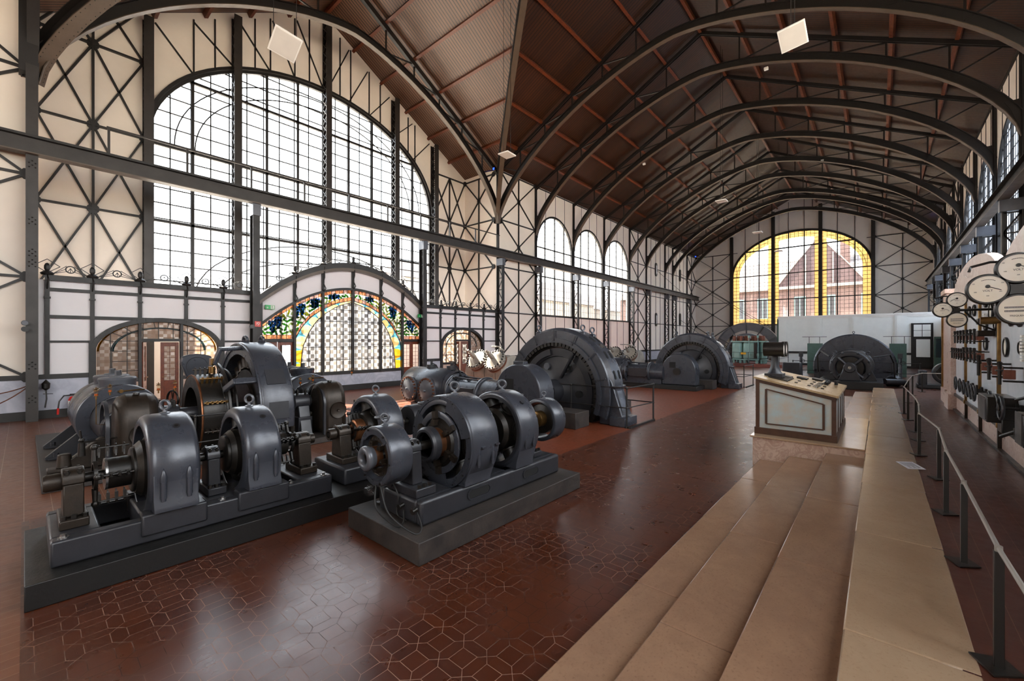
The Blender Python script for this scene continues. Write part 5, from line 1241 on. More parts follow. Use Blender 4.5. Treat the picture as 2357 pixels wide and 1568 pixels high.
for k in range(6):
    a = .45 + 2 * PI * k / 6; d = V(0, math.sin(a), math.cos(a)); c = V(X0 + .14, YE, ZE_) + d * .78
    m = MB(); m.cyl(c - V(.1, 0, 0), c + V(.02, 0, 0), .1, n=24); P('wheel_hole', m, M['greyl'] if k in (0, 1) else M['void'], E_)
    if k % 2: m = MB(); w_ = V(1, 0, 0).cross(d); m.ring((X0 + .04, YE, ZE_), (1, 0, 0), 1.06, 1.24, .03, 24, a - .42, a + .42); P('counterweight_segment', m, M['greyd'], E_)
m = MB()
for s in (-1, 1):
    a = -.55; d = V(0, math.sin(a), math.cos(a)); m.bar(V(X0 - .02, YE, ZE_) + d * .45 , V(X0 - .02, YE, ZE_) + d * 1.3, .05, .12, (1, 0, 0))
for k in range(5): d = V(0, math.sin(-.55), math.cos(-.55)); m.cyl(V(X0 - .05, YE - .09, ZE_) + d * (.6 + .15 * k), V(X0 + .02, YE - .09, ZE_) + d * (.6 + .15 * k), .022, n=6)
P('joint_flange', m, M['greyd'], E_)
m = MB(); m.cyl((8.4, YE, ZE_ + .02), (X0, YE, ZE_), .17, n=28); m.cyl((9.55, YE, ZE_), (9.75, YE, ZE_), .3, n=32); m.cyl((9.85, YE, ZE_), (9.95, YE, ZE_), .26, n=32); m.cyl((X1, YE, ZE_), (12.6, YE, ZE_), .17, n=24); P('shaft', m, M['iron'], E_)
for s in (-1, 1):
    yy = lambda v: YE + s * v
    m = MB(); poly = [(yy(1.55), 1.5), (yy(1.78), 1.15), (yy(2.08), .26), (yy(2.12), .24), (yy(2.12), .002), (yy(1.4), .002), (yy(1.4), 1.3)]
    m.prism(poly, 'yz', X0 + .14, X1 - .14); r = P('housing_buttress', m, M['grey'], E_, .02)
    m = MB(); m.b(X0 + .05, X1 - .05, *sorted((yy(1.75), yy(2.2))), .002, .24); P('foot_block', m, M['grey'], r, .015); m = MB(); m.b(X0 + .1, X1 - .1, *sorted((yy(1.7), yy(1.9))), 1.0, 1.06); P('buttress_ledge', m, M['grey'], r, .015)
    m = MB(); q = [(yy(1.86), .95), (yy(2.0), .5), (yy(2.03), .34)]; 
    for xx in (X0 + .22, X1 - .22): m.tube([(xx, p[0] + s * .012, p[1]) for p in q], .012, 6)
    P('panel_bead', m, M['greyd'], r)
b = MB(); b.b(8.15, 9.55, 6.25, 10.3, .002, .2); P('bed_plinth', b, M['concd'], E_, .01)
b = MB(); b.b(9.3, 9.98, 5.9, 6.7, .002, .42); P('bearing_block', b, M['conc'], E_, .012)
b = MB(); b.b(12.0, 13.6, 6.4, 13.2, .002, .25); b.b(11.9, 12.5, 6.0, 7.9, .002, .5); P('far_plinth', b, M['conc'], E_, .01)
m = MB(); hd = arch_pts(7.2, .78, .89, .78, 32, 0, PI); m.prism(hd + [(6.42, .21), (7.98, .21)], 'yz', 8.5, 9.1); r = P('crank_casing', m, M['grey'], E_, .03)
m = MB(); m.b(8.7, 8.9, 7.15, 7.5, 1.6, 1.74); P('casing_cap', m, M['grey'], r, .01)
m = MB(); m.b(8.494, 8.5, 7.32, 7.62, 1.0, 1.28); P('square_opening', m, M['void'], r)
m = MB(); m.cyl((8.8, 7.9, .72), (8.8, 8.6, .72), .46, n=40); m.ring((8.8, 8.55, .72), (0, 1, 0), .3, .52, .12, 44, ch=.03); m.cyl((8.8, 8.6, .72), (8.8, 10.0, .72), .41, n=40); m.ring((8.8, 9.75, .72), (0, 1, 0), .3, .58, .1, 44, ch=.02); m.b(8.45, 9.2, 8.0, 10.0, .2, .6); r = P('crosshead_guide', m, M['grey'], E_)
m = MB(); pl_ = [(8.75, .5), (9.6, .5), (9.68, .58), (9.68, .84), (9.6, .92), (8.75, .92), (8.67, .84), (8.67, .58)]; m.prism(pl_, 'yz', 8.365, 8.42); P('guide_cover_plate', m, M['greyd'], r, .01)
for k in range(12): m = MB(); m.bolts((8.8, 9.74, .72), (0, -1, 0), .52, 1, .035, .05, k * PI / 6, 9); P('flange_bolt', m, M['iron'], r)
m = MB(); m.torus((8.34, 9.95, .74), (1, 0, 0), .12, .04, 24, 8); m.cyl((8.3, 9.95, .74), (8.7, 9.95, .74), .1, n=20); P('peep_hole', m, M['greyd'], r)
m = MB(); m.lathe([(0, .55), (.12, .6), (.2, .56), (.3, .63), (2.2, .63), (2.3, .56), (2.3, 0)], (8.85, 9.85, .78), (0, 1, 0), 48); 
for y in (10.62, 11.55): m.lathe([(0, .42), (.3, .4), (.62, .39)], (8.85, y, .74), (-1, 0, 0), 40)
m.b(8.6, 9.1, 10.4, 12.0, .002, .4); r = P('cylinder', m, M['grey'], E_)
for y in (10.62, 11.55):
    m = MB(); m.lathe([(0, .4), (.05, .4), (.06, .36), (.09, .3), (.12, 0)], (8.24, y, .74), (-1, 0, 0), 40); m.cyl((8.14, y, .74), (8.06, y, .74), .05, .03, n=12); q = P('valve_cover', m, M['greyl'], r)
    for k in range(22): m = MB(); a = 2 * PI * k / 22; p = V(8.2, y + .37 * math.sin(a), .74 + .37 * math.cos(a)); m.cyl(p + V(.02, 0, 0), p - V(.06, 0, 0), .032, n=6); P('cover_nut', m, M['rustbolt'], q)
    m = MB(); m.cyl((8.5, y - .3, .05), (8.5, y - .3, .45), .12, n=14); m.b(8.3, 8.8, y - .35, y + .35, .002, .09); P('cylinder_foot', m, M['ironb'], r)
for y in (10.2, 11.2):
    m = MB(); m.cyl((8.85, y, 1.38), (8.85, y, 1.5), .16, n=24); m.cyl((8.85, y, 1.5), (8.85, y, 1.62), .04, n=10); m.torus((8.85, y, 1.64), (0, 0, 1), .08, .012, 16, 6); m.tube([(8.85, y, 1.56), (8.8, y - .3, 1.5), (8.8, y - .55, 1.2)], .02, 6); P('top_valve', m, M['greyd'], r)
m = MB()
for x in (8.62, 8.98): m.tube([(x, 8.7, 1.14), (x, 10.1, 1.2)], .022, 8)
for y in (8.75, 9.2, 9.65): m.b(8.6, 9.0, y, y + .03, 1.1, 1.16)
P('oil_pipe', m, M['greyd'], r)
# lagged far cylinder with sloping bolted covers
m = MB(); m.lathe([(0, 0), (0, .5), (.1, .72), (2.1, .72), (2.2, .5), (2.2, 0)], (12.75, 10.9, .98), (0, 1, 0), 44); r = P('lagged_cylinder', m, M['lag'], E_)
m = MB()
for y in (11.3, 11.9, 12.5): m.torus((12.75, y, .98), (0, 1, 0), .725, .01, 44, 5)
P('lagging_band', m, M['iron'], r)
for y in (11.35, 12.35):
    d = V(-.78, 0, .62).normalized(); c = V(12.75, y, .98) + d * .62
    m = MB(); m.lathe([(0, .44), (.1, .43), (.22, .4), (.24, .46), (.3, .46), (.33, .36), (.42, .2), (.44, .09), (.75, .08), (.76, .06)], c, d, 36); m.cyl(c + d * .76, c + d * .9, .04, n=10); q = P('sloping_cover', m, M['lag'], r)
    m = MB(); m.lathe([(.06, .445), (.14, .445)], c, d, 32); P('rust_band', m, M['rustbolt'], q)
    for k in range(20): a = 2 * PI * k / 20; u = d.orthogonal().normalized(); w_ = d.cross(u); p = c + (u * math.cos(a) + w_ * math.sin(a)) * .42; m = MB(); m.cyl(p + d * .2, p + d * .37, .034, n=6); P('cover_nut', m, M['iron'], q)
m = MB(); m.tube([(12.2, 11.0, 1.9), (12.6, 11.6, 2.05), (13.0, 12.4, 2.05)], .03, 8); m.tube([(12.6, 11.6, 2.05), (12.6, 11.6, 1.6)], .03, 8); P('steam_pipe', m, M['lag'], r)
F_ = dup(E_, (11.7, -.05, 0), 'grey twin compressor with huge flywheel generator, farther of two, nearer the green transformer')
for k, (dx, l) in enumerate(((0, 'black pipe guard rail round the foot of the nearer flywheel generator'), (12.75, 'black pipe guard rail round the foot of the farther flywheel generator'))):
    rail('guard_rail', l, [(10.2 + dx, 8.3), (10.2 + dx, 6.62), (10.36 + dx, 5.0), (11.85 + dx, 4.9), (11.85 + dx, 6.4)], 1.05, 'railing', 0, (.5,), .02, grp='guard rails of the flywheel generators')
    b = MB(); b.b(10.3 + dx, 11.9 + dx, 4.87, 4.92, .001, .05); tag(P('steel_kerb', b, M['steelb']), 'low steel kerb under the guard rail of the %s flywheel generator' % ('nearer' if not k else 'farther'), 'kerb')
# ---------------------------------------------------------------- far end: partition, motor sets, transformer, winding wheel
b = MB(); b.b(48, 48.15, YR, 7.35, 0, 4.5); wpn = S('wall_partition', b, M['cream'], smooth=0)
m = MB(); m.b(47.86, 48.15, YR, 7.42, 4.42, 4.52); m.b(47.92, 48.15, YR, 7.39, 4.3, 4.42); m.b(47.82, 48.2, YR, 7.45, 4.52, 4.6); P('partition_cornice', m, M['white'], wpn)
for y0, y1 in ((3.95, 4.7), (1.05, 1.8), (-1.75, -1.0), (6.7, 7.35)): m = MB(); m.b(47.9, 48, y0, y1, 0, 4.4); m.b(47.87, 47.9, y0 + .1, y1 - .1, 1.3, 4.2); P('partition_pilaster', m, M['cream'], wpn)
m = MB(); m.b(47.88, 48, -2.0, 7.3, 1.1, 1.28); m.b(47.9, 48, -2, 7.3, 0, .18); P('dado_rail', m, M['steelb'], wpn)
m = MB(); m.b(48, 48.16, 7.35, 7.5, 0, 4.4); P('partition_edge', m, M['darkgreen'], wpn)
m = MB(); m.b(47.9, 47.99, -3.3, -2.0, 0, 3.72); dr = S('door_9', m, M['steelb'])
m = MB()
for y0, y1, z0, z1 in ((-3.15, -2.15, 2.62, 3.6), (-3.12, -2.3, .95, 2.4)): m.b(47.87, 47.9, y0, y1, z0, z1)
P('glass_panel', m, M['cream'], dr)
m = MB(); m.b(47.86, 47.9, -3.15, -2.15, 3.1, 3.13); m.b(47.86, 47.9, -2.67, -2.64, 2.62, 3.6); m.b(47.85, 47.9, -3.15, -2.25, .1, .9); P('door_bar', m, M['steelb'], dr)
m = MB(); R = Matrix.Rotation(.0, 3, 'Z'); m.b(47.3, 47.36, -4.0, -3.3, 0, 2.6); dr2 = S('door_10', m, M['darkgreen']); m = MB(); m.b(47.28, 47.3, -3.9, -3.4, .95, 2.45); P('glass_panel', m, M['frost'], dr2)
# flywheel converter in the middle distance
G = T('flywheel_converter', 'dark motor with round spoked end in front of a big half-round sheet metal flywheel cover', 'flywheel converter', (28, 1.1, 0))
b = MB(); b.b(25.4, 28.6, -.15, 2.3, .002, .38); P('bed_plinth', b, M['concd'], G, .02)
m = MB(); m.ring((26.2, 1.06, .98), (1, 0, 0), .6, .8, .7, 56, ch=.06); m.ring((26.15, 1.06, .98), (1, 0, 0), .66, .76, .06, 56); r = P('motor_frame', m, M['greyd'], G)
for s in (-1, 1): m = MB(); m.prism([(1.06 + s * .55, .38), (1.06 + s * 1.0, .38), (1.06 + s * .95, .5), (1.06 + s * .76, .95), (1.06 + s * .6, .9)], 'yz', 26.3, 26.8); P('motor_foot', m, M['greyd'], r)
for k in range(8): a = PI / 8 + PI * k / 4; d = V(0, math.sin(a), math.cos(a)); m = MB(); m.ball(tuple(V(26.16, 1.06, .98) + d * .76), .06, n=10); P('frame_boss', m, M['greyd'], r)
m = MB()
for k in range(4): a = PI / 4 + PI * k / 2; d = V(0, math.sin(a), math.cos(a)); m.cyl(V(26.12, 1.06, .98) + d * .2, V(26.16, 1.06, .98) + d * .66, .06, .08, n=12)
m.cyl((26.0, 1.06, .98), (26.2, 1.06, .98), .27, n=32); P('end_spider', m, M['greyd'], G)
m = MB(); m.prism([(.62, .38), (1.5, .38), (1.36, .75), (1.3, 1.0), (.82, 1.0), (.76, .75)], 'yz', 25.75, 25.98); m.cyl((25.7, 1.06, 1.0), (26.0, 1.06, 1.0), .24, n=28); P('bearing_pedestal', m, M['greyd'], G, .03)
m = MB(); m.lathe([(0, 0), (.0, .07), (.02, .08)], (25.69, 1.06, 1.0), (1, 0, 0), 20); P('shaft_end', m, M['bright'], G)
m = MB(); m.lathe([(0, .2), (0, .52), (.4, .52), (.4, .2)], (26.3, 1.06, .98), (1, 0, 0), 40); P('rotor', m, M['iron'], G)
for y, dz in ((.42, .62), (1.7, .62)):
    for dx in (.1, .5): eye(G, 26.25 + dx, y - .02, .98 + dz - .02, .075, 'greyd', (.9, .3, 0))
m = MB(); m.ring((27.2, 1.06, .98), (1, 0, 0), .5, .9, .7, 48, ch=.05); P('second_frame', m, M['greyd'], G)
m = MB(); m.lathe([(0, 0), (0, 1.8), (.05, 1.86), (.95, 1.86), (1, 1.8), (1, 0)], (30.6, 1.1, .8), (1, 0, 0), 72, -1.75, 1.75); m.b(30.6, 31.6, -.7, 2.9, .002, .6); r = P('flywheel_cover', m, M['grey'], G)
for k in range(11): a = -1.6 + 3.2 * k / 10; d = V(0, math.sin(a), math.cos(a)); m = MB(); m.bar(V(30.59, 1.1, .8) + d * .6, V(30.59, 1.1, .8) + d * 1.84, .03, .02, (1, 0, 0)); P('cover_seam', m, M['greyd'], r)
eye(G, 31.1, 1.1, 2.66, .06)
m = MB(); m.lathe([(0, 0), (0, .3), (.25, .34)], (28.4, -.5, .2), (1, -.3, .2), 20); m.tube([(27.6, -.2, .3), (28.2, -.9, .25), (28.6, -1.0, .12)], .14, 12); P('cable_trunk', m, M['greyd'], G)
m = MB(); m.tube([(26.6, 1.9, 1.5), (27.2, 2.3, 1.75), (28.0, 2.5, 1.5), (28.2, 2.5, .6)], .03, 8); m.tube([(26.8, .2, 1.5), (27.5, -.4, 1.6), (28.1, -.55, 1.2), (28.2, -.6, .2)], .03, 8); P('hose_pipe', m, M['iron'], G)
m = MB(); m.b(29.2, 29.7, 3.4, 4.3, .002, 1.02); tag(P('relay_box', m, M['greyd'], None, .05), 'dark grey upright relay box left of the half-round flywheel cover', 'relay box')
for x, y, z, l in ((31.5, 3.65, 1.55, 'slim grey control post left of the half-round flywheel cover'), (30.6, -.85, 1.6, 'slim grey control post right of the half-round flywheel cover')):
    t_ = T('control_post', l, 'control post', (x, y, 0), 'control posts of the flywheel converter'); m = MB(); m.lathe([(0, .16), (.05, .16), (.15, .1), (z - .2, .07)], (x, y, 0.002), (0, 0, 1), 16); P('post', m, M['grey'], t_)
    m = MB(); m.b(x - .09, x + .09, y - .1, y + .1, z - .25, z); P('head_box', m, M['greyd'], t_, .01); m = MB(); m.torus((x - .1, y - .1, z - .5), (1, 0, 0), .1, .014, 16, 6); m.cyl((x, y, z - .5), (x - .1, y - .1, z - .5), .02, n=8); P('hand_wheel', m, M['iron'], t_)
for y0, y1, l in ((3.0, 3.8, 'green platform box behind the left edge of the flywheel cover'), (-1.3, -.5, 'green platform box behind the right edge of the flywheel cover')):
    t_ = T('platform_box', l, 'platform', (36, y0, 0), 'green platforms behind the flywheel cover'); m = MB(); m.b(36, 37, y0, y1, .002, 2.1); P('box', m, M['darkgreen'], t_); m = MB()
    m.bar((36.05, y0 - .3, 2.55), (36.05, y1 + .3, 2.55), .03, .03)
    for k in (y0 + .1, y1 - .1): m.bar((36.05, k, 2.1), (36.05, k, 2.55), .03, .03)
    P('top_rail', m, M['steelb'], t_)
rail('guard_rail', 'thin black railing across the front of the flywheel converter', [(30.2, 3.9), (30.2, 2.6), (30.2, -.5), (30.2, -1.6)], 1.1, 'railing', 0, (.5,), .02)
t_ = T('small_motor', 'small round dark motor on the floor beyond the switchboard by the barrier end', 'motor', (28.8, -2.1, 0))
m = MB(); m.ring((28.6, -2.45, .72), (1, 0, 0), .4, .52, .5, 44, ch=.03); P('motor_frame', m, M['greyd'], t_)
for k in range(3): a = .5 + 2 * PI * k / 3; d = V(0, math.sin(a), math.cos(a)); m = MB(); m.bar(V(28.6, -2.45, .72) + d * .1, V(28.6, -2.45, .72) + d * .42, .1, .06, (1, 0, 0)); P('end_arm', m, M['grey'], t_)
m = MB(); m.cyl((28.5, -2.45, .72), (28.9, -2.45, .72), .15, n=24); m.cyl((28.65, -2.45, .72), (29.0, -2.45, .72), .36, n=32); P('rotor', m, M['iron'], t_)
m = MB(); m.b(28.4, 29.3, -1.75, -1.45, .05, .85); m.b(28.3, 29.4, -3.1, -1.4, .002, .18); P('terminal_box', m, M['greyd'], t_, .04)
eye(t_, 28.8, -2.3, 1.23, .05, 'greyd'); eye(t_, 28.8, -2.6, 1.23, .05, 'greyd')
# transformer tank on its red plinth
b = MB(); b.b(41.2, 46.5, 6.1, 11.6, .002, .26); tag(P('tiled_plinth', b, M['redplinth'], None, .01), 'low red tiled plinth under the mint green oil switch tanks', 'plinth')
t_ = T('oil_transformer', 'mint green ribbed oil tank with red-brown insulators on top', 'transformer', (43, 9, .26))
def tank(y0, y1, x0=42.4, x1=44.0):
    m = MB(); m.b(x0, x1, y0, y1, .55, 2.2); r = P('tank', m, M['green'], t_, .22)
    m = MB(); m.b(x0 - .06, x1 + .06, y0 - .05, y1 + .05, 2.15, 2.27); m.b(x0 - .04, x1 + .04, y0 - .03, y1 + .03, .55, .62); P('tank_rim', m, M['green'], r, .01)
    for y in (y0 + .15, y1 - .15):
        for x in (x0 + .15, x1 - .15): m = MB(); m.cyl((x, y, .262), (x, y, .56), .09, .12, n=14); P('tank_foot', m, M['green'], r)
tank(9.35, 10.2); tank(8.05, 9.3); tank(7.5, 8.0, 42.6, 43.6)
for k in range(9): y = 7.75 + .29 * k; m = MB(); m.lathe([(0, .13), (.05, .15), (.4, .14), (.45, .1)], (42.9 + .25 * (k % 2), y, 2.27), (0, 0, 1), 16); P('insulator', m, M['copperins'], t_)
for y in (8.05, 8.75): m = MB(); m.cyl((42.3, y, .6), (42.3, y, 2.6), .03, n=8); m.cyl((42.3, y, 2.55), (42.3, y, 2.75), .09, n=14); m.b(42.2, 42.4, y - .1, y + .1, .9, 1.15); P('gauge_pipe', m, M['green'], t_)
m = MB(); m.b(42.36, 42.38, 9.0, 9.42, 1.05, 1.25); P('warning_plate', m, M['yellow'], t_)
for y in (8.2,): m = MB(); m.b(42.2, 42.34, 8.1, 8.35, .7, 2.1); P('switch_rod', m, M['iron'], t_)
rail('guard_rail', 'thin dark railing standing in front of the mint green tanks', [(41.35, 11.2), (41.35, 8.6), (41.35, 6.3), (46, 6.3)], 1.0, 'railing', .26, (.5,), .018)
# winding wheel behind the tank
Wn = T('winding_wheel', 'huge riveted ring wheel behind the mint green tanks at the end wall', 'winding wheel', (50, 10.45, 0)); yc, zc = 10.45, 1.05
m = MB(); m.ring((49.6, yc, zc), (1, 0, 0), 2.3, 3.1, .1, 80); m.ring((49.5, yc, zc), (1, 0, 0), 3.04, 3.14, .3, 80); r = P('wheel_rim', m, M['greyl'], Wn)
for k in range(12): a = 2 * PI * k / 12 + .02; d = V(0, math.sin(a), math.cos(a)); m = MB(); m.bar(V(49.56, yc, zc) + d * 1.95, V(49.56, yc, zc) + d * 3.08, .09, .22, (1, 0, 0)); P('rim_stiffener', m, M['grey'], r)
m = MB(); m.ring((49.4, yc, zc), (1, 0, 0), 1.75, 2.0, .5, 72, ch=.06); P('inner_ring', m, M['greyl'], Wn)
m = MB()
for k in range(36): a = 2 * PI * k / 36; d = V(0, math.sin(a), math.cos(a)); m.box(V(49.38, yc, zc) + d * 1.62, (.1, .1, .22), Matrix((V(1, 0, 0), V(1, 0, 0).cross(d), d)).transposed())
P('pole_ring', m, M['black'], Wn)
m = MB(); m.lathe([(0, .2), (0, 1.5), (.2, 1.55), (.2, .2)], (49.6, yc, zc), (1, 0, 0), 56); P('rotor_disc', m, M['greyd'], Wn)
m = MB()
for k in range(8): a = 2 * PI * k / 8; d = V(0, math.sin(a), math.cos(a)); m.bar(V(49.5, yc, zc), V(49.5, yc, zc) + d * 1.5, .1, .12, (1, 0, 0))
m.cyl((49.2, yc, zc), (50.2, yc, zc), .35, n=28); P('spider', m, M['grey'], Wn)
b = MB(); b.b(49.2, 50.6, 7.0, 13.8, .002, .2); P('wheel_plinth', b, M['concd'], Wn)
def text(name, body, size, mat, loc, rx, rz, parent=None, ry=0.0, ext=.002):
    cu = bpy.data.curves.new('t', 'FONT'); cu.body = body; cu.size = size; cu.align_x = 'CENTER'; cu.align_y = 'CENTER'; cu.extrude = ext
    o = bpy.data.objects.new('t', cu); C.objects.link(o); bpy.context.view_layer.update()
    me = bpy.data.meshes.new_from_object(o.evaluated_get(bpy.context.evaluated_depsgraph_get())); bpy.data.objects.remove(o)
    R = (Matrix.Rotation(rz, 4, 'Z') @ Matrix.Rotation(rx, 4, 'X') @ Matrix.Rotation(ry, 4, 'Z')); me.transform(Matrix.Translation(loc) @ R); me.name = name
    me.materials.append(mat); q = bpy.data.objects.new(name, me); C.objects.link(q); wpos[q.name] = V(0, 0, 0)
    if parent is not None: q.parent = parent; q.location = -wpos[parent.name]
    return q
for ch, a in zip('SIEM', (-.80, -.70, -.62, -.51)):
    d = V(0, -math.sin(a), math.cos(a)); p = V(49.36, yc, zc) + d * 1.87; text('letter', ch, .24, M['white'], p, PI / 2, -PI / 2, Wn, -a * -1)
# rope pulley plates on the left wall and the ropes to the wheel
for k, (x, z, l) in enumerate(((45.6, 10.1, 'upper elongated rope plate with a glass slot on the left wall'), (45.6, 4.6, 'lower elongated rope plate with a glass slot on the left wall'), (53.0, 10.3, 'upper dark rope plate near the end wall'), (53.0, 4.9, 'lower dark rope plate near the end wall'))):
    t_ = T('rope_plate', l, 'rope plate', (x, YL, z), 'rope plates on the left wall'); m = MB(); h = .72
    m.prism([(x - .22, z - h + .2), (x - .12, z - h), (x + .12, z - h), (x + .22, z - h + .2), (x + .22, z + h - .2), (x + .12, z + h), (x - .12, z + h), (x - .22, z + h - .2)], 'xz', YL - .12, YL - .004); P('plate', m, M['iron'], t_)
    if k < 2: m = MB(); m.b(x - .1, x + .1, YL - .125, YL - .12, z - .45, z + .45); P('slot_glass', m, M['board'], t_)
for k, (a, b_) in enumerate((((53, YL - .15, 10.5), (49.8, 8.3, 3.6)), ((53, YL - .15, 10.1), (49.9, 8.0, 3.2)), ((45.6, YL - .15, 10.0), (53, YL - .2, 8.3)), ((53, YL - .15, 4.8), (49.8, 13.4, 1.6)))):
    tag(P('wire_rope', MB().tube([a, b_], .022, 6), M['rope']), ['higher wire rope slanting from the upper plate down to the wheel top', 'lower wire rope slanting beside it down to the wheel top', 'wire rope running along the wall between the two upper plates', 'wire rope from the lower plate down to the far side of the wheel'][k], 'rope', 'wire ropes of the winding wheel')

# ---------------------------------------------------------------- control desk on its plinth
dp_ = T('desk_plinth', 'veined pink marble plinth under the pale blue control desk', 'plinth', (10, 1, 0)); b = MB(); b.b(8.8, 12.2, .166, 1.76, .002, PT - .03); P('plinth_block', b, M['vein'], dp_); b = MB(); b.b(8.76, 12.24, .166, 1.8, PT - .03, PT); P('top_slab', b, M['steptop'], dp_, .006)
K = T('control_desk', 'pale blue wooden control desk with brown mouldings and a sloping top', 'control desk', (10, 1.1, PT)); x0, x1, y0, y1, zl, zh = 9.02, 11.25, .56, 1.74, 1.335, 1.585
m = MB(); m.prism([(y0, PT + .001), (y1, PT + .001), (y1, zh), (y0, zl)], 'yz', x0, x1); P('cabinet', m, paint('pale_blue_desk_paint', 'a9b9bb', .5, 0, .18, 6, .15, 30, 'b5a999'), K)
sl = lambda y: zl + (zh - zl) * (y - y0) / (y1 - y0)
m = MB(); m.b(x0 - .03, x1 + .03, y0 - .03, y1 + .03, PT + .001, PT + .12)
for y in (y0, y1): m.b(x0 - .012, x0 + .03, y - .012 if y == y0 else y - .05, y + .05 if y == y0 else y + .012, PT + .1, sl(y) - .005)
m.bar((x0 - .004, y0, zl - .03), (x0 - .004, y1, zh - .03), .03, .06); m.b(x0, x1, y0 - .012, y0 + .02, zl - .06, zl - .01)
for a, c in (((.72, .76), (1.58, .76)), ((.72, .76), (.72, 1.2)), ((1.58, .76), (1.58, 1.4)), ((.72, 1.2), (1.58, 1.4))): m.bar((x0 - .006, a[0], a[1]), (x0 - .006, c[0], c[1]), .035, .022)
for k in range(5): xx = x0 + .05 + (x1 - x0 - .1) * k / 4; m.b(xx - .025, xx + .025, y0 - .012, y0, PT + .1, zl - .02)
P('moulding', m, paint('desk_moulding_brown', '4a2c1a', .45, 0, .3, 8), K)
m = MB(); m.add([(x, y, z) for x in (x0 - .06, x1 + .06) for y, z in ((y0 - .05, sl(y0 - .05)), (y1 + .04, sl(y1 + .04)), (y1 + .04, sl(y1 + .04) + .035), (y0 - .05, sl(y0 - .05) + .035))], [(0, 1, 2, 3), (7, 6, 5, 4), (0, 4, 5, 1), (1, 5, 6, 2), (2, 6, 7, 3), (3, 7, 4, 0)])
P('desk_top', m, paint('light_desk_top', 'b39a76', .3, 0, .3, 5, .05, 40, '8f7654'), K)
tz = lambda y: sl(y) + .036
def onTop(x, y, dx, dy, h): m = MB(); m.add([(x + a * dx, y + c * dy, tz(y + c * dy) + e) for a in (-1, 1) for c in (-1, 1) for e in (0, h)], [(0, 1, 3, 2), (4, 6, 7, 5), (0, 4, 5, 1), (2, 3, 7, 6), (0, 2, 6, 4), (1, 5, 7, 3)]); return m
for i in range(3): P('desk_meter', onTop(10.2 + .36 * i * 1.15, 1.42 - .22 * i, .14, .09, .03), M['iron'], K, .008)
for i in range(6): P('desk_lever', onTop(9.4 + .14 * i, 1.45, .03, .16, .022), M['black'], K, .004)
for i in range(4):
    for j in range(3): P('name_slot', onTop(9.55 + .42 * i, 1.18 - .2 * j, .045, .022, .012), M['ironb'], K)
for i in range(5):
    x, y = 9.5 + .2 * i, .86; m = MB(); m.cyl((x, y, tz(y)), (x, y, tz(y) + .035), .018, n=10)
    for q in (0, 1): a = q * PI / 2 + .5; m.bar((x - .06 * math.cos(a), y - .06 * math.sin(a), tz(y) + .03), (x + .06 * math.cos(a), y + .06 * math.sin(a), tz(y) + .03), .014, .012)
    P('desk_key', m, M['bright'], K)
for i in range(4): x, y = 10.5 + .16 * i, .8; m = MB(); m.lathe([(0, .05), (.03, .05), (.04, .03), (.06, .02)], (x, y, tz(y)), (0, 0, 1), 14); P('desk_knob', m, M['black'], K)
m = MB(); m.cyl((10.85, .66, tz(.66)), (10.85, .66, tz(.66) + .09), .03, n=12); m.bar((10.85, .66, tz(.66) + .08), (10.7, .6, tz(.66) + .1), .03, .025); P('desk_crank', m, M['greyd'], K)
gp = T('twin_gauge_stand', 'flared dark pillar on the desk carrying two drum gauges', 'gauge stand', (9.75, 1.56, 1.58)); gx, gy = 9.75, 1.56
m = MB(); m.b(gx - .18, gx + .18, gy - .15, gy + .15, tz(gy) - .0, tz(gy) + .07); m.lathe([(0, .14), (.04, .11), (.15, .075), (.4, .055), (.5, .06)], (gx, gy, tz(gy) + .06), (0, 0, 1), 20); P('pillar', m, M['greyd'], gp)
for dx in (-.15, .16):
    m = MB(); m.cyl((gx + dx, gy - .16, 2.13), (gx + dx, gy + .16, 2.13), .138, n=36); m.ring((gx + dx, gy - .185, 2.13), (0, 1, 0), .12, .15, .04, 36); q = P('gauge_drum', m, M['black'], gp)
    m = MB(); m.cyl((gx + dx, gy - .165, 2.13), (gx + dx, gy - .161, 2.13), .12, n=36); P('gauge_dial', m, M['dial'], q)
# ---------------------------------------------------------------- barrier stanchions and the notice on the ledge
SP = [(2.05, -.5), (3.39, -.48), (4.8, -.5), (6.08, -.51), (7.53, -.57), (8.89, -.46), (10.17, -.52), (11.1, -.53), (12.68, -.48), (13.73, -.45), (16.2, -.62), (18.4, -.8), (19.9, -1.1), (20.3, -2.6)]
OR = ['', 'nearest', 'second', 'third', 'fourth', 'fifth', 'sixth', 'seventh', 'eighth', 'ninth', 'tenth', 'eleventh', 'twelfth', 'last']
for k, (x, y) in enumerate(SP):
    if k == 0: continue
    t_ = T('barrier_stanchion', 'black barrier post on a diamond foot, %s' % ('nearest the camera' if k == 1 else 'last of the row by the small motor' if k == 13 else OR[k] + ' from the camera along the marble ledge'), 'barrier post', (x, y, PT), 'barrier stanchions')
    m = MB(); m.b(x - .019, x + .019, y - .019, y + .019, PT + .01, PT + .62); P('post', m, M['black'], t_, .002)
    m = MB(); m.prism([(x + .05, y + .105), (x - .11, y + .03), (x - .02, y - .09), (x + .1, y - .035)], 'xy', PT + .002, PT + .012); P('foot_plate', m, M['black'], t_)
    px, py = SP[k - 1]; m = MB(); m.cyl((px, py, PT + .635), (x, y, PT + .635), .011, n=10); m.cyl((x, y, PT + .61), (x, y, PT + .65), .016, n=10); P('barrier_rod', m, M['rod'], t_)
t_ = T('notice_sheet', 'white printed notice lying on the pale marble ledge', 'paper', (8.08, -.33, PT)); z = PT + .002
q = [(8.2, -.18), (8.33, -.36), (7.95, -.48), (7.84, -.3)]; m = MB(); m.prism(q, 'xy', z, z + .002); P('sheet', m, M['paper'], t_)
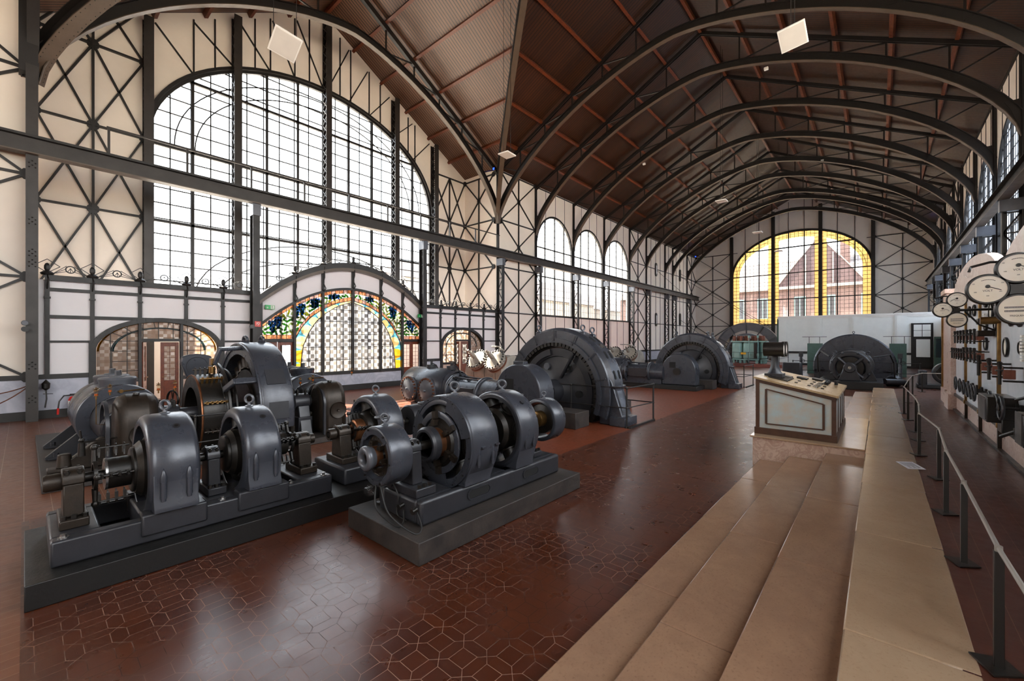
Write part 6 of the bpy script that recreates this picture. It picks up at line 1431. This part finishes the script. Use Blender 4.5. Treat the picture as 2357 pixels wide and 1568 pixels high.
A0, B0, C0, D0 = [V(a, c, z + .0028) for a, c in q]
m = MB()
for i in range(9):
    f = .14 + .085 * i; p_, r_ = A0.lerp(D0, .12).lerp(B0.lerp(C0, .12), f), A0.lerp(D0, .85 if i % 3 else .6).lerp(B0.lerp(C0, .85 if i % 3 else .6), f); m.bar(p_, r_, .007, .0006)
P('printed_lines', m, M['greyl'], t_)

# ---------------------------------------------------------------- switchboard along the right
SB = [15.25, 13.5, 11.78, 10.1, 8.4, 6.7, 5.0, 3.3]; YS_ = -1.45
TZ = 3.2
for i, (a, c) in enumerate(zip(SB[:-1], SB[1:])):
    t_ = T('switchboard_panel', ['white marble switchboard panel farthest from the camera beside the pink pilasters', 'white marble switchboard panel second from the far end', 'white marble switchboard panel behind the bracket of the farther gauge cluster', 'white marble switchboard panel with the row of vertical round meter rims', 'white marble switchboard panel with the small glazed relay box', 'white marble switchboard panel second nearest the camera', 'white marble switchboard panel nearest the camera'][i], 'switchboard', ((a + c) / 2, YS_, PT), 'marble switchboard panels')
    m = MB(); m.b(c + .03, a - .03, YS_ - .08, YS_, .98, TZ); P('marble_board', m, M['board'], t_)
    m = MB(); m.b(c + .03, a - .03, YS_ - .08, YS_ - .01, PT + .03, .93); P('base_panel', m, M['pil'], t_)
    m = MB(); m.b(c, a, YS_ - .06, YS_ + .03, .92, .985); m.b(c, a, YS_ - .06, YS_ + .05, PT + .001, PT + .04); P('base_rail', m, M['ironb'], t_)
    m = MB(); m.b(c - .035, c + .035, YS_ - .04, YS_ + .04, .98, TZ); m.b(c - .045, c + .045, YS_ - .05, YS_ + .055, .92, 1.0); P('brass_post', m, M['brass'], t_, .01)
    m = MB(); m.b(c - .03, c + .03, YS_ - .04, YS_ + .035, PT + .03, .92); P('base_post', m, M['ironb'], t_)
t_ = T('marble_crest', 'curved pale marble crest along the top of the switchboard', 'marble crest', (11, YS_, TZ)); m = MB()
cp = [(15.9, TZ)] + [(13.1 + 2.8 * math.cos(PI * q / 18), TZ + .1 + .72 * math.sin(PI * q / 18)) for q in range(19)] + [(6.8 + 3.4 * math.cos(PI * q / 18), TZ + .1 + .66 * math.sin(PI * q / 18)) for q in range(19)] + [(3.4, TZ)]; m.prism(cp, 'xz', YS_ - .14, YS_ - .01); P('crest_slab', m, M['crest'], t_)
m = MB(); m.b(3.3, 15.9, YS_ - .16, YS_ + .06, TZ, TZ + .09); P('crest_moulding', m, M['pil'], t_)
for x0, x1, yf, zt_, l in ((15.3, 16.0, -1.36, 3.25, 'pink marble pilaster at the far end of the switchboard'), (16.7, 17.6, -1.42, 3.6, 'farther pink marble pilaster closing the switchboard wall')):
    t_ = T('marble_pilaster', l, 'pilaster', (x0, yf, PT), 'switchboard pilasters'); m = MB(); m.b(x0, x1, -2.2, yf, PT + .001, zt_); P('shaft', m, M['pil'], t_, .01); m = MB(); m.b(x0 - .05, x1 + .05, -2.2, yf + .05, PT + .001, .95); P('pilaster_base', m, M['pil'], t_); m = MB(); m.b(x0 - .05, x1 + .05, -2.2, yf + .05, zt_, zt_ + .12); P('pilaster_cap', m, M['pil'], t_)
m = MB(); m.b(17.6, 17.64, -1.43, -1.38, PT + .001, 3.0); tag(P('brass_strip', m, M['brass']), 'upright brass strip closing the farther pilaster', 'brass strip')
b = MB(); b.b(3.3, 17.6, -1.62, -1.545, PT + .001, TZ); S('trim_switchboard_back', b, M['plaster'])
# instruments on the boards
def fitting(name, label, cat, x, y, z, grp): return T(name, label, cat, (x, y, z), grp)
def meter(x, z, r, label):
    t_ = fitting('panel_meter', label, 'meter', x, YS_, z, 'round meters on the switchboard'); m = MB(); m.ring((x, YS_ + .001, z), (0, 1, 0), r * .84, r, .035, 32, ch=.01); P('meter_rim', m, M['black'], t_)
    m = MB(); m.cyl((x, YS_ + .001, z), (x, YS_ + .02, z), r * .85, n=32); P('meter_dial', m, M['dial'], t_)
ML = [(11.2, 3.0, .12), (10.72, 2.78, .16), (10.35, 2.95, .12), (11.2, 2.58, .12), (10.35, 2.58, .12), (11.2, 2.24, .12), (9.65, 2.98, .12), (9.3, 2.62, .12), (9.62, 2.2, .15), (8.75, 2.2, .09), (8.95, 2.95, .12), (8.8, 2.6, .12), (12.4, 2.9, .12), (13.0, 2.9, .12), (7.9, 2.9, .13), (7.2, 2.9, .13), (7.9, 2.4, .13), (7.2, 2.4, .13)]
for i, (x, z, r) in enumerate(ML):
    pi = next(k for k in range(len(SB) - 1) if SB[k + 1] < x < SB[k]); rw = 'top' if z > 2.85 else 'upper middle' if z > 2.5 else 'lower'
    meter(x, z, r, 'round black-rimmed meter, %s row, %s panel from the pilaster%s' % (rw, ['first', 'second', 'third', 'fourth', 'fifth', 'sixth', 'seventh'][pi], '' if sum(1 for q in ML if (q[1] > 2.85) == (z > 2.85) and SB[pi + 1] < q[0] < SB[pi]) == 1 else ', %s of its row' % ('farther' if x - (SB[pi] + SB[pi + 1]) / 2 > 0 else 'nearer')))
def knife(x, z, s, label):
    t_ = fitting('knife_switch', label, 'switch', x, YS_, z, 'lever switches on the switchboard'); y = YS_
    for dz in (-.13 * s, .13 * s): m = MB(); m.b(x - .03 * s, x + .03 * s, y + .001, y + .26 * s, z + dz - .018 * s, z + dz + .018 * s); P('contact_arm', m, M['iron'], t_, .004)
    m = MB(); m.b(x - .045 * s, x + .045 * s, y + .1 * s, y + .26 * s, z - .09 * s, z + .09 * s); P('solenoid', m, M['copperins'], t_, .006)
    m = MB(); m.cyl((x, y + .3 * s, z - .2 * s), (x, y + .3 * s, z + .12 * s), .026 * s, n=12); m.cyl((x, y + .3 * s, z + .06 * s), (x, y + .3 * s, z + .09 * s), .06 * s, n=14); P('switch_blade', m, M['iron'], t_)
    m = MB(); m.lathe([(0, .025 * s), (.04 * s, .033 * s), (.11 * s, .04 * s), (.13 * s, .02 * s), (.13 * s, 0)], (x, y + .3 * s, z + .12 * s), (0, 0, 1), 14); P('black_handle', m, M['black'], t_)
KL = [(8.7, 1.84, .7), (9.4, 1.86, .72), (10.2, 1.88, .75)] + [(11.0 + .42 * i, 2.02, .6) for i in range(4)] + [(11.0 + .42 * i, 2.36, .6) for i in range(7)] + [(12.75 + .36 * i, 2.0, .55) for i in range(5)]
for i, (x, z, s) in enumerate(KL):
    nm = ['nearest', 'second', 'third', 'fourth', 'fifth', 'sixth', 'seventh', 'eighth', 'ninth', 'tenth', 'eleventh', 'twelfth']
    if i < 3: l = 'large lever switch with black handle, %s of three' % ['first', 'second', 'last'][i]
    elif i < 7: l = 'lever switch beyond the large three in the middle row, %s of four' % nm[i - 3]
    elif i < 14: l = 'lever switch in the upper row on the far panels, %s of seven' % nm[i - 7]
    else: l = 'small lever switch by the far pilaster, %s of five from the camera' % nm[i - 14]
    knife(x, z, s, l)
def pwheel(x, z, r, label):
    t_ = fitting('panel_handwheel', label, 'handwheel', x, YS_, z, 'handwheels on the switchboard'); m = MB(); m.torus((x, YS_ + .2, z), (0, 1, 0), r, r * .13, 28, 8); P('wheel_rim', m, M['greyd'], t_)
    m = MB(); m.cyl((x, YS_ + .001, z), (x, YS_ + .21, z), .022, n=10); m.cyl((x, YS_ + .17, z), (x, YS_ + .22, z), .04, n=12); m.cyl((x, YS_ + .001, z), (x, YS_ + .03, z), .06, n=16)
    for k in range(4): a = PI * k / 2 + .4; m.bar((x, YS_ + .2, z), (x + r * math.cos(a), YS_ + .2, z + r * math.sin(a)), .02, .016)
    P('wheel_spoke', m, M['iron'], t_)
WL = [13.2, 12.6, 12.1, 11.6, 11.2, 10.85, 9.5, 8.98, 8.7]
for i, x in enumerate(WL): pwheel(x, 1.38, .13 if i < 6 else .15, 'dark handwheel low on the switchboard, %s' % (['farthest of the six beyond the black instrument box', 'second of the six counted from the far pilaster', 'third of the six counted from the far pilaster', 'fourth of the six counted from the far pilaster', 'fifth of the six counted from the far pilaster', 'nearest of the six just beyond the black box'][i] if i < 6 else ['in front of the black instrument box', 'just nearer than the black instrument box', 'nearest of the pair beside the brass post'][i - 6]))
t_ = fitting('instrument_box', 'black enamelled instrument box low on the switchboard behind the paired handwheels', 'instrument box', 9.3, YS_, 1.3, 'black boxes on the switchboard'); m = MB(); m.b(8.95, 9.62, YS_ + .001, YS_ + .3, 1.14, 1.5); P('box', m, M['black'], t_, .015); m = MB(); m.b(8.92, 9.2, YS_ + .02, YS_ + .16, 1.0, 1.2); P('lower_box', m, M['black'], t_, .01); m = MB(); m.b(9.0, 9.57, YS_ + .3, YS_ + .305, 1.17, 1.46); P('window_glass', m, M['greyd'], t_)
t_ = fitting('instrument_box', 'glazed black relay box low on the nearer switchboard panel', 'instrument box', 7.6, YS_, 1.25, 'black boxes on the switchboard'); m = MB(); m.b(7.4, 7.8, YS_ + .001, YS_ + .22, 1.08, 1.45); m.b(7.28, 7.4, YS_ + .001, YS_ + .12, 1.1, 1.52); P('box', m, M['black'], t_, .01); m = MB(); m.b(7.44, 7.76, YS_ + .22, YS_ + .224, 1.1, 1.46); P('window_glass', m, M['greyd'], t_); m = MB(); m.cyl((7.85, YS_ + .2, 1.2), (8.0, YS_ + .3, 1.1), .022, n=8); m.b(7.8, 7.86, YS_ + .15, YS_ + .22, 1.16, 1.24); P('lever', m, M['iron'], t_)
for x, z, l in ((7.75, 1.72, 'small angled lever switch above the glazed relay box'), (7.2, 1.95, 'small lever switch at the right picture edge on the marble')):
    t_ = fitting('small_switch', l, 'switch', x, YS_, z, 'small switches on the switchboard'); m = MB(); m.b(x - .02, x + .02, YS_ + .001, YS_ + .06, z - .12, z + .12); P('switch_base', m, M['copperins'], t_, .005); m = MB(); m.cyl((x, YS_ + .06, z - .06), (x + .12, YS_ + .2, z - .14), .018, n=8); P('lever', m, M['iron'], t_)
for x, z, n_, l in ((8.55, 2.2, 8, 'stack of white porcelain fuses beside the nearer brass post'), (7.8, 1.58, 4, 'short stack of white porcelain fuses above the glazed relay box'), (11.2, 2.68, 5, 'row of white porcelain fuses on the far panels')):
    t_ = fitting('fuse_stack', l, 'fuses', x, YS_, z, 'porcelain fuse stacks')
    for k in range(n_): m = MB(); m.b(x - .05, x + .05, YS_ + .001, YS_ + .05, z - .045 * n_ / 2 + .045 * k, z - .045 * n_ / 2 + .045 * k + .035); P('fuse', m, M['white'], t_, .006)
# bracket gauges
def gauge(x, y, z, r, kind, label, par=None):
    t_ = T('bracket_gauge', label, 'gauge', (x, y, z), 'dial gauges on brackets'); m = MB(); m.lathe([(0, r * .9), (.0, r * 1.0), (.012, r * 1.06), (.05, r * 1.07), (.09, r * .98), (.1, r * .6), (.1, 0)], (x, y, z), (1, 0, 0), 44); P('case', m, M['black'], t_)
    m = MB(); m.cyl((x + .004, y, z), (x + .01, y, z), r * .93, n=44); P('dial', m, M['dial'], t_)
    fx = x + .003
    if kind == 'volt':
        m = MB(); m.cyl((fx - .004, y, z + r * .18), (fx, y, z + r * .18), r * .12, n=20); P('dial_hub', m, M['black'], t_)
        text('dial_word', 'VOLT', r * .19, M['greyd'], V(fx, y, z - r * .12), PI / 2, -PI / 2, t_, 0, .0006)
        for k, tx in enumerate(('100', '200', '300', '400', '500')):
            a = -1.9 + 3.8 * k / 4; text('scale_number', tx, r * .095, M['greyd'], V(fx, y + -r * .72 * math.sin(a), z + .18 * r - r * .72 * math.cos(a) * .9), PI / 2, -PI / 2, t_, 0, .0005)
        m = MB(); m.bar((fx - .003, y, z + r * .18), (fx - .003, y + (-.62 if par != 'l' else .6) * r, z - r * .1), .005, .003, (1, 0, 0)); P('needle', m, M['ink'], t_)
        m = MB()
        for k in range(9): a = -.5 + k * .125; p = V(fx, y - r * .62 * math.sin(a), z + r * (.1 + .55 * math.cos(a))); q = V(fx, y - r * .62 * math.sin(a + .1), z + r * (.1 + .55 * math.cos(a + .1))); m.bar(p, q, .004, .001, (1, 0, 0))
        P('dial_lettering', m, M['ink'], t_)
    else:
        for dz in (.12, -.12):
            m = MB(); m.b(fx - .001, fx + .002, y - r * .62, y + r * .62, z + r * dz - r * .055, z + r * dz + r * .055); P('reed_slot', m, M['ink'], t_)
            m = MB()
            for k in range(24): yy = y - r * .58 + r * 1.16 * k / 23; m.b(fx - .002, fx - .001, yy - r * .012, yy + r * .012, z + r * dz - r * .03, z + r * dz + r * .03)
            P('reed_tips', m, M['white'], t_)
        text('dial_word', 'FREQUENZ', r * .15, M['ink'], V(fx, y, z - r * .45), PI / 2, -PI / 2, t_, 0, .0005)
def cluster(x, yc_, zc_, r, far):
    s = 'farther' if far else 'nearer'
    t_ = T('gauge_bracket', '%s black pipe bracket holding three dial gauges out from the switchboard' % s, 'bracket', (x, YS_, zc_), 'gauge brackets'); m = MB()
    m.cyl((x + .06, YS_ - .0, zc_), (x + .06, yc_ + r * 1.0, zc_), .02, n=12); m.box((x + .06, yc_, zc_), (.08, .08, .08)); m.cyl((x + .06, yc_, zc_ - r * .8), (x + .06, yc_, zc_ + r * .8), .024, n=12)
    for q in (-1, 1): m.cyl((x + .06, yc_, zc_ + q * r * .42), (x + .06, yc_, zc_ + q * r * .5), .04, n=12)
    P('pipe_cross', m, M['black'], t_); m = MB(); m.b(x, x + .12, YS_ - .001, YS_ + .02, zc_ - .45, zc_ + .12); P('wall_plate', m, M['black'], t_); m = MB(); m.tube([(x + .06, YS_ + .02, zc_ - .35), (x + .06, YS_ + .2, zc_ - .25), (x + .06, yc_ - .1, zc_ - .02)], .014, 8); P('brace', m, M['black'], t_)
    m = MB(); m.tube([(x + .06, yc_ - .1, zc_ + r * 1.9), (x + .06, yc_ + r * 1.2, zc_ + r * 2.0), (x + .06, yc_ + r * 2.1, zc_ + r * 1.75), (x + .06, yc_ + r * 2.2, zc_ + r * 1.4)], .01, 8); P('conduit', m, M['black'], t_); m = MB(); m.lathe([(0, .012), (.02, .03), (.06, .034), (.09, .015)], (x + .06, yc_ + r * 2.2, zc_ + r * 1.0), (0, 0, 1), 12); P('lamp_bulb', m, M['lens'], t_)
    gauge(x, yc_ - r * .02, zc_ + r * 1.42, r, 'volt', 'round VOLT dial gauge at the top of the %s bracket' % s, 'l' if far else None); gauge(x, yc_ + r * 1.36, zc_ + r * .1, r, 'volt', 'round VOLT dial gauge at the left of the %s bracket' % s); gauge(x, yc_ - r * .02, zc_ - r * 1.34, r, 'freq', 'frequency gauge with two slotted scales under the %s bracket' % s)
cluster(5.05, -.815, 2.70, .116, False); cluster(10.25, -.985, 2.81, .122, True)
m = MB(); m.cyl((10.1, YS_ + .001, 2.62), (10.1, YS_ + .22, 2.62), .06, n=20); tag(P('brass_coil', m, M['brass']), 'brass coil drum behind the farther gauge bracket', 'coil')
for x, z, l in ((10.55, 2.62, 'upper dark wound coil behind the farther gauge cluster'), (10.6, 2.42, 'lower dark wound coil behind the farther gauge cluster')):
    m = MB(); m.b(x - .1, x + .1, YS_ + .001, YS_ + .2, z - .05, z + .05); tag(P('wound_coil', m, M['ironb'], None, .01), l, 'coil', 'wound coils')

# ---------------------------------------------------------------- hanging lights, signs, small fittings
for i, (x, y, z, s, tx, ty, l) in enumerate(((3.93, 10.3, 9.1, .58, -.55, .2, 'white hanging light panel in front of the great gable window'), (12.6, 1.63, 9.9, .58, -.1, .55, 'white hanging light panel high at the upper right under the roof'), (13.46, 11.95, 10.2, .55, .05, .05, 'white hanging light panel by the valley rib in the middle'), (25.9, 6.74, 10.2, .55, 0, 0, 'white hanging light panel farther down the hall'), (32.9, 6.28, 9.7, .55, 0, 0, 'small white hanging light panel above the yellow window arch'), (40.9, 6.27, 9.7, .55, 0, 0, 'distant white hanging light panel in front of the yellow window'))):
    t_ = T('hanging_light', l, 'light panel', (x, y, z), 'hanging light panels'); R = Matrix.Rotation(tx, 3, 'X') @ Matrix.Rotation(ty, 3, 'Y')
    m = MB(); m.box((x, y, z), (s, s, .05), R); P('panel', m, M['white'], t_, .008)
    m = MB(); m.box(V(x, y, z) + R @ V(0, 0, -.026), (s * .9, s * .9, .006), R); P('diffuser', m, M['led'], t_)
    m = MB(); 
    for k in range(5): m.box(V(x, y, z) + R @ V(0, -.12 + .06 * k, .06), (s * .5, .015, .07), R)
    P('heat_sink', m, M['bright'], t_)
    m = MB()
    for a in (-1, 1): p = V(x, y, z) + R @ V(a * s * .42, 0, .03); m.cyl(p, (p.x, p.y, ZR - (ZR - ZE) * abs(p.y - CY) / HW - .01), .008, n=6)
    P('hanging_wire', m, M['steelb'], t_)
def exit_sign(x, y, z, label, flip):
    t_ = T('exit_sign', label, 'exit sign', (x, y, z), 'exit signs'); m = MB(); m.b(x - .17, x + .17, y - .05, y, z - .085, z + .085); P('sign_box', m, M['signgreen'], t_)
    yy = y - .053; f = -1 if flip else 1; m = MB(); m.b(*sorted((x + f * .03, x + f * .15)), yy - .001, yy + .001, z - .07, z + .07); P('sign_door', m, M['white'], t_)
    m = MB(); m.bar((x - f * .09, yy, z + .045), (x - f * .09, yy, z - .02), .004, .022, (0, 1, 0)); m.prism([(x - f * .09 - .04, z - .01), (x - f * .09 + .04, z - .01), (x - f * .09, z - .055)], 'xz', yy - .002, yy + .002); P('down_arrow', m, M['white'], t_)
    m = MB(); xx = x + f * .085; m.ball((xx, yy - .003, z + .045), .013, n=8); 
    for p, q in (((0, .03), (-.01, -.01)), ((-.01, -.01), (.025, -.03)), ((.025, -.03), (.02, -.055)), ((-.01, -.01), (-.03, -.05)), ((0, .022), (.035, .01)), ((0, .022), (-.035, .015))): m.bar((xx + p[0], yy - .003, z + p[1]), (xx + q[0], yy - .003, z + q[1]), .012, .004, (0, 1, 0))
    P('running_figure', m, M['signgreen'], t_)
exit_sign(6.47, YL - .08, 3.64, 'green exit sign left of the stained glass arch', False); exit_sign(13.78, YL - .2, 3.6, 'green exit sign right of the stained glass arch', False)
t_ = T('fire_hose_sign', 'small red fire hose sign on the free column left of the stained glass', 'fire sign', (5.9, 18.06, 2.93)); m = MB(); m.b(5.79, 6.0, 18.055, 18.07, 2.83, 3.04); P('plate', m, M['signred'], t_)
m = MB(); m.torus((5.92, 18.052, 2.96), (0, 1, 0), .035, .01, 16, 5); m.bar((5.85, 18.052, 2.9), (5.86, 18.052, 3.0), .012, .004, (0, 1, 0)); m.bar((5.92, 18.052, 2.92), (5.89, 18.052, 2.86), .012, .004, (0, 1, 0)); P('hose_symbol', m, M['white'], t_)
for x, z, mt, l in ((.02, 2.79, 'greyl', 'small round lamp with a pale lens on the left corner column'), (.02, 2.62, 'black', 'small round black lamp below the pale one on the corner column'), (5.68, 2.83, 'black', 'small round black lamp beside the fire hose sign')):
    t_ = T('spot_lamp', l, 'spot lamp', (x, 18.05, z), 'small round wall lamps'); m = MB(); m.cyl((x, 18.08, z), (x, 17.92, z), .075, n=20); P('housing', m, M['black'], t_); m = MB(); m.cyl((x, 17.92, z), (x, 17.915, z), .06, n=20); P('lens', m, M[mt], t_); m = MB(); m.b(x, x + .1, 18.06, 18.09, z - .02, z + .02); P('bracket', m, M['black'], t_)
t_ = T('fire_extinguisher', 'red fire extinguisher with black hose by the marble wainscot', 'fire extinguisher', (.95, 18.35, 0)); m = MB(); m.lathe([(0, .075), (.02, .085), (.42, .085), (.5, .05), (.52, .03), (.52, 0)], (.95, 18.35, .1), (0, 0, 1), 24); m.cyl((.95, 18.35, .002), (.95, 18.35, .1), .07, n=16); P('cylinder', m, M['red'], t_)
m = MB(); m.tube([(.93, 18.33, .66), (.78, 18.3, .66), (.68, 18.28, .5), (.66, 18.28, .3)], .018, 8); m.b(.9, 1.05, 18.33, 18.37, .64, .7); P('hose', m, M['black'], t_); m = MB(); m.cyl((.66, 18.28, .3), (.655, 18.28, .12), .026, n=10); P('nozzle', m, M['red'], t_); m = MB(); m.lathe([(.2, .0865), (.4, .0865)], (.95, 18.35, .1), (0, 0, 1), 24, 1.8, 4.4); P('label_band', m, M['white'], t_)
for k, (z1, z2, sag, l) in enumerate(((1.0, 1.02, .2, 'upper brown barrier chain sagging left of the corner column'), (.95, .55, .32, 'lower brown barrier chain sagging left of the corner column'))):
    pts = [(-1.6 + 1.64 * f / 14, 18.2, z2 + (z1 - z2) * f / 14 - sag * 4 * (f / 14) * (1 - f / 14)) for f in range(15)]; tag(P('barrier_chain', MB().tube(pts, .016, 6), M['rustbolt']), l, 'chain', 'barrier chains')
t_ = T('wall_hook_lantern', 'dark lantern hanging behind the left corner column', 'lantern', (.42, 18.3, .9)); m = MB(); m.lathe([(0, .02), (.06, .08), (.2, .09), (.28, .03), (.32, 0)], (.42, 18.3, .85), (0, 0, 1), 14); m.tube([(.42, 18.3, .86), (.43, 18.28, .6), (.4, 18.3, .35)], .018, 6); m.bar((.36, 18.3, .75), (.56, 18.3, .74), .02, .02); P('lantern_body', m, M['black'], t_)
for x, y, z, l in ((24.0, 4.2, 15.75, 'small white sensor on the second cross arch'), (28.9, 12.6, 14.9, 'small white sensor on the left part of the third arch'), (39.1, 3.2, 15.8, 'tiny white sensor on a far arch')):
    m = MB(); m.b(x - .12, x + .02, y - .09, y + .09, z - .12, z); tag(P('roof_sensor', m, M['white'], None, .01), l, 'sensor', 'roof sensors')
for x, y, z, l in ((19.4, 18.3, 13.1, 'tiny blue spotlight under the eave where the valley arch springs'), (55.6, -3.2, 12.9, 'tiny blue spotlight at the far right arch'), (55.6, 17.5, 12.9, 'tiny blue spotlight at the far left arch')):
    t_ = T('blue_spotlight', l, 'spotlight', (x, y, z), 'blue spotlights'); m = MB(); m.b(x - .06, x + .1, y - .08, y + .08, z - .08, z + .1); P('housing', m, M['black'], t_); m = MB(); m.b(x - .07, x - .06, y - .06, y + .06, z - .06, z + .06); P('lens', m, M['blueled'], t_)

# ---------------------------------------------------------------- outdoors, seen through the panes
Hb = T('brick_building', 'brick building with a steep slate gable seen through the yellow end window', 'building', (84, 7, 0))
b = MB(); b.b(80, 92, -25, 40, -.5, 10.8); P('brick_wall', b, M['brick'], Hb)
b = MB(); b.add([(79.6, -25, 10.7), (79.6, 40, 10.7), (86, 40, 16), (86, -25, 16), (92.4, -25, 10.7), (92.4, 40, 10.7)], [(0, 1, 2, 3), (3, 2, 5, 4), (0, 3, 4), (1, 5, 2)]); P('main_roof', b, M['rooftile'], Hb)
slate = paint('slate_gable', '44302f', .7, 0, .3, 2)
b = MB(); b.prism([(1.4, 10.9), (12.4, 10.9), (6.95, 18.3)], 'yz', 79.5, 86); P('slate_gable', b, slate, Hb)
b = MB()
for p, q in (((1.2, 10.7), (6.95, 18.5)), ((6.95, 18.5), (12.6, 10.7)), ((1.2, 10.8), (12.6, 10.8))): b.bar((79.45, p[0], p[1]), (79.45, q[0], q[1]), .12, .3, (1, 0, 0))
for y in (5.2, 8.6): b.bar((79.45, y, 11), (79.45, y, 15.6), .12, .3, (1, 0, 0))
b.bar((79.45, -25, 10.6), (79.45, 40, 10.6), .3, .35, (1, 0, 0)); P('stone_trim', b, paint('stone_trim', '8f8880', .8), Hb)
for y in (-4, 1.2, 5.7, 9.4, 14.5, 18, 22):
    m = MB(); m.b(79.85, 79.98, y - .75, y + .75, 5.8, 9.2); r = P('window_frame', m, M['green'], Hb); m = MB(); m.b(79.83, 79.85, y - .62, y - .05, 5.95, 9.05); m.b(79.83, 79.85, y + .05, y + .62, 5.95, 9.05); P('window_glass', m, M['greyd'], r)
m = MB(); m.b(84, 85, 3.4, 4.6, 14, 18.2); P('chimney', m, M['brick'], Hb)
for (x0, x1, y0, y1, zt_, zr, l) in ((60, 78, 45, 57, 9.5, 14, 'pale roofed shed outside the left side windows'), (78.5, 110, 46, 60, 9, 13, 'long brick building outside beyond the left side windows'), (41, 48, 60, 66, 13, 16, 'pale house outside seen through the right end of the great gable window')):
    t_ = T('outdoor_building', l, 'building', (x0, y0, 0), 'buildings outside the left wall'); b = MB(); b.b(x0, x1, y0, y1, -.5, zt_); P('wall', b, M['lag'], t_)
    b = MB(); ym = (y0 + y1) / 2; b.add([(x0, y0 - .4, zt_), (x1, y0 - .4, zt_), (x1, ym, zr), (x0, ym, zr), (x0, y1, zt_), (x1, y1, zt_)], [(0, 1, 2, 3), (3, 2, 5, 4), (0, 3, 4), (1, 5, 2)]); P('roof', b, M['rooftile'], t_)
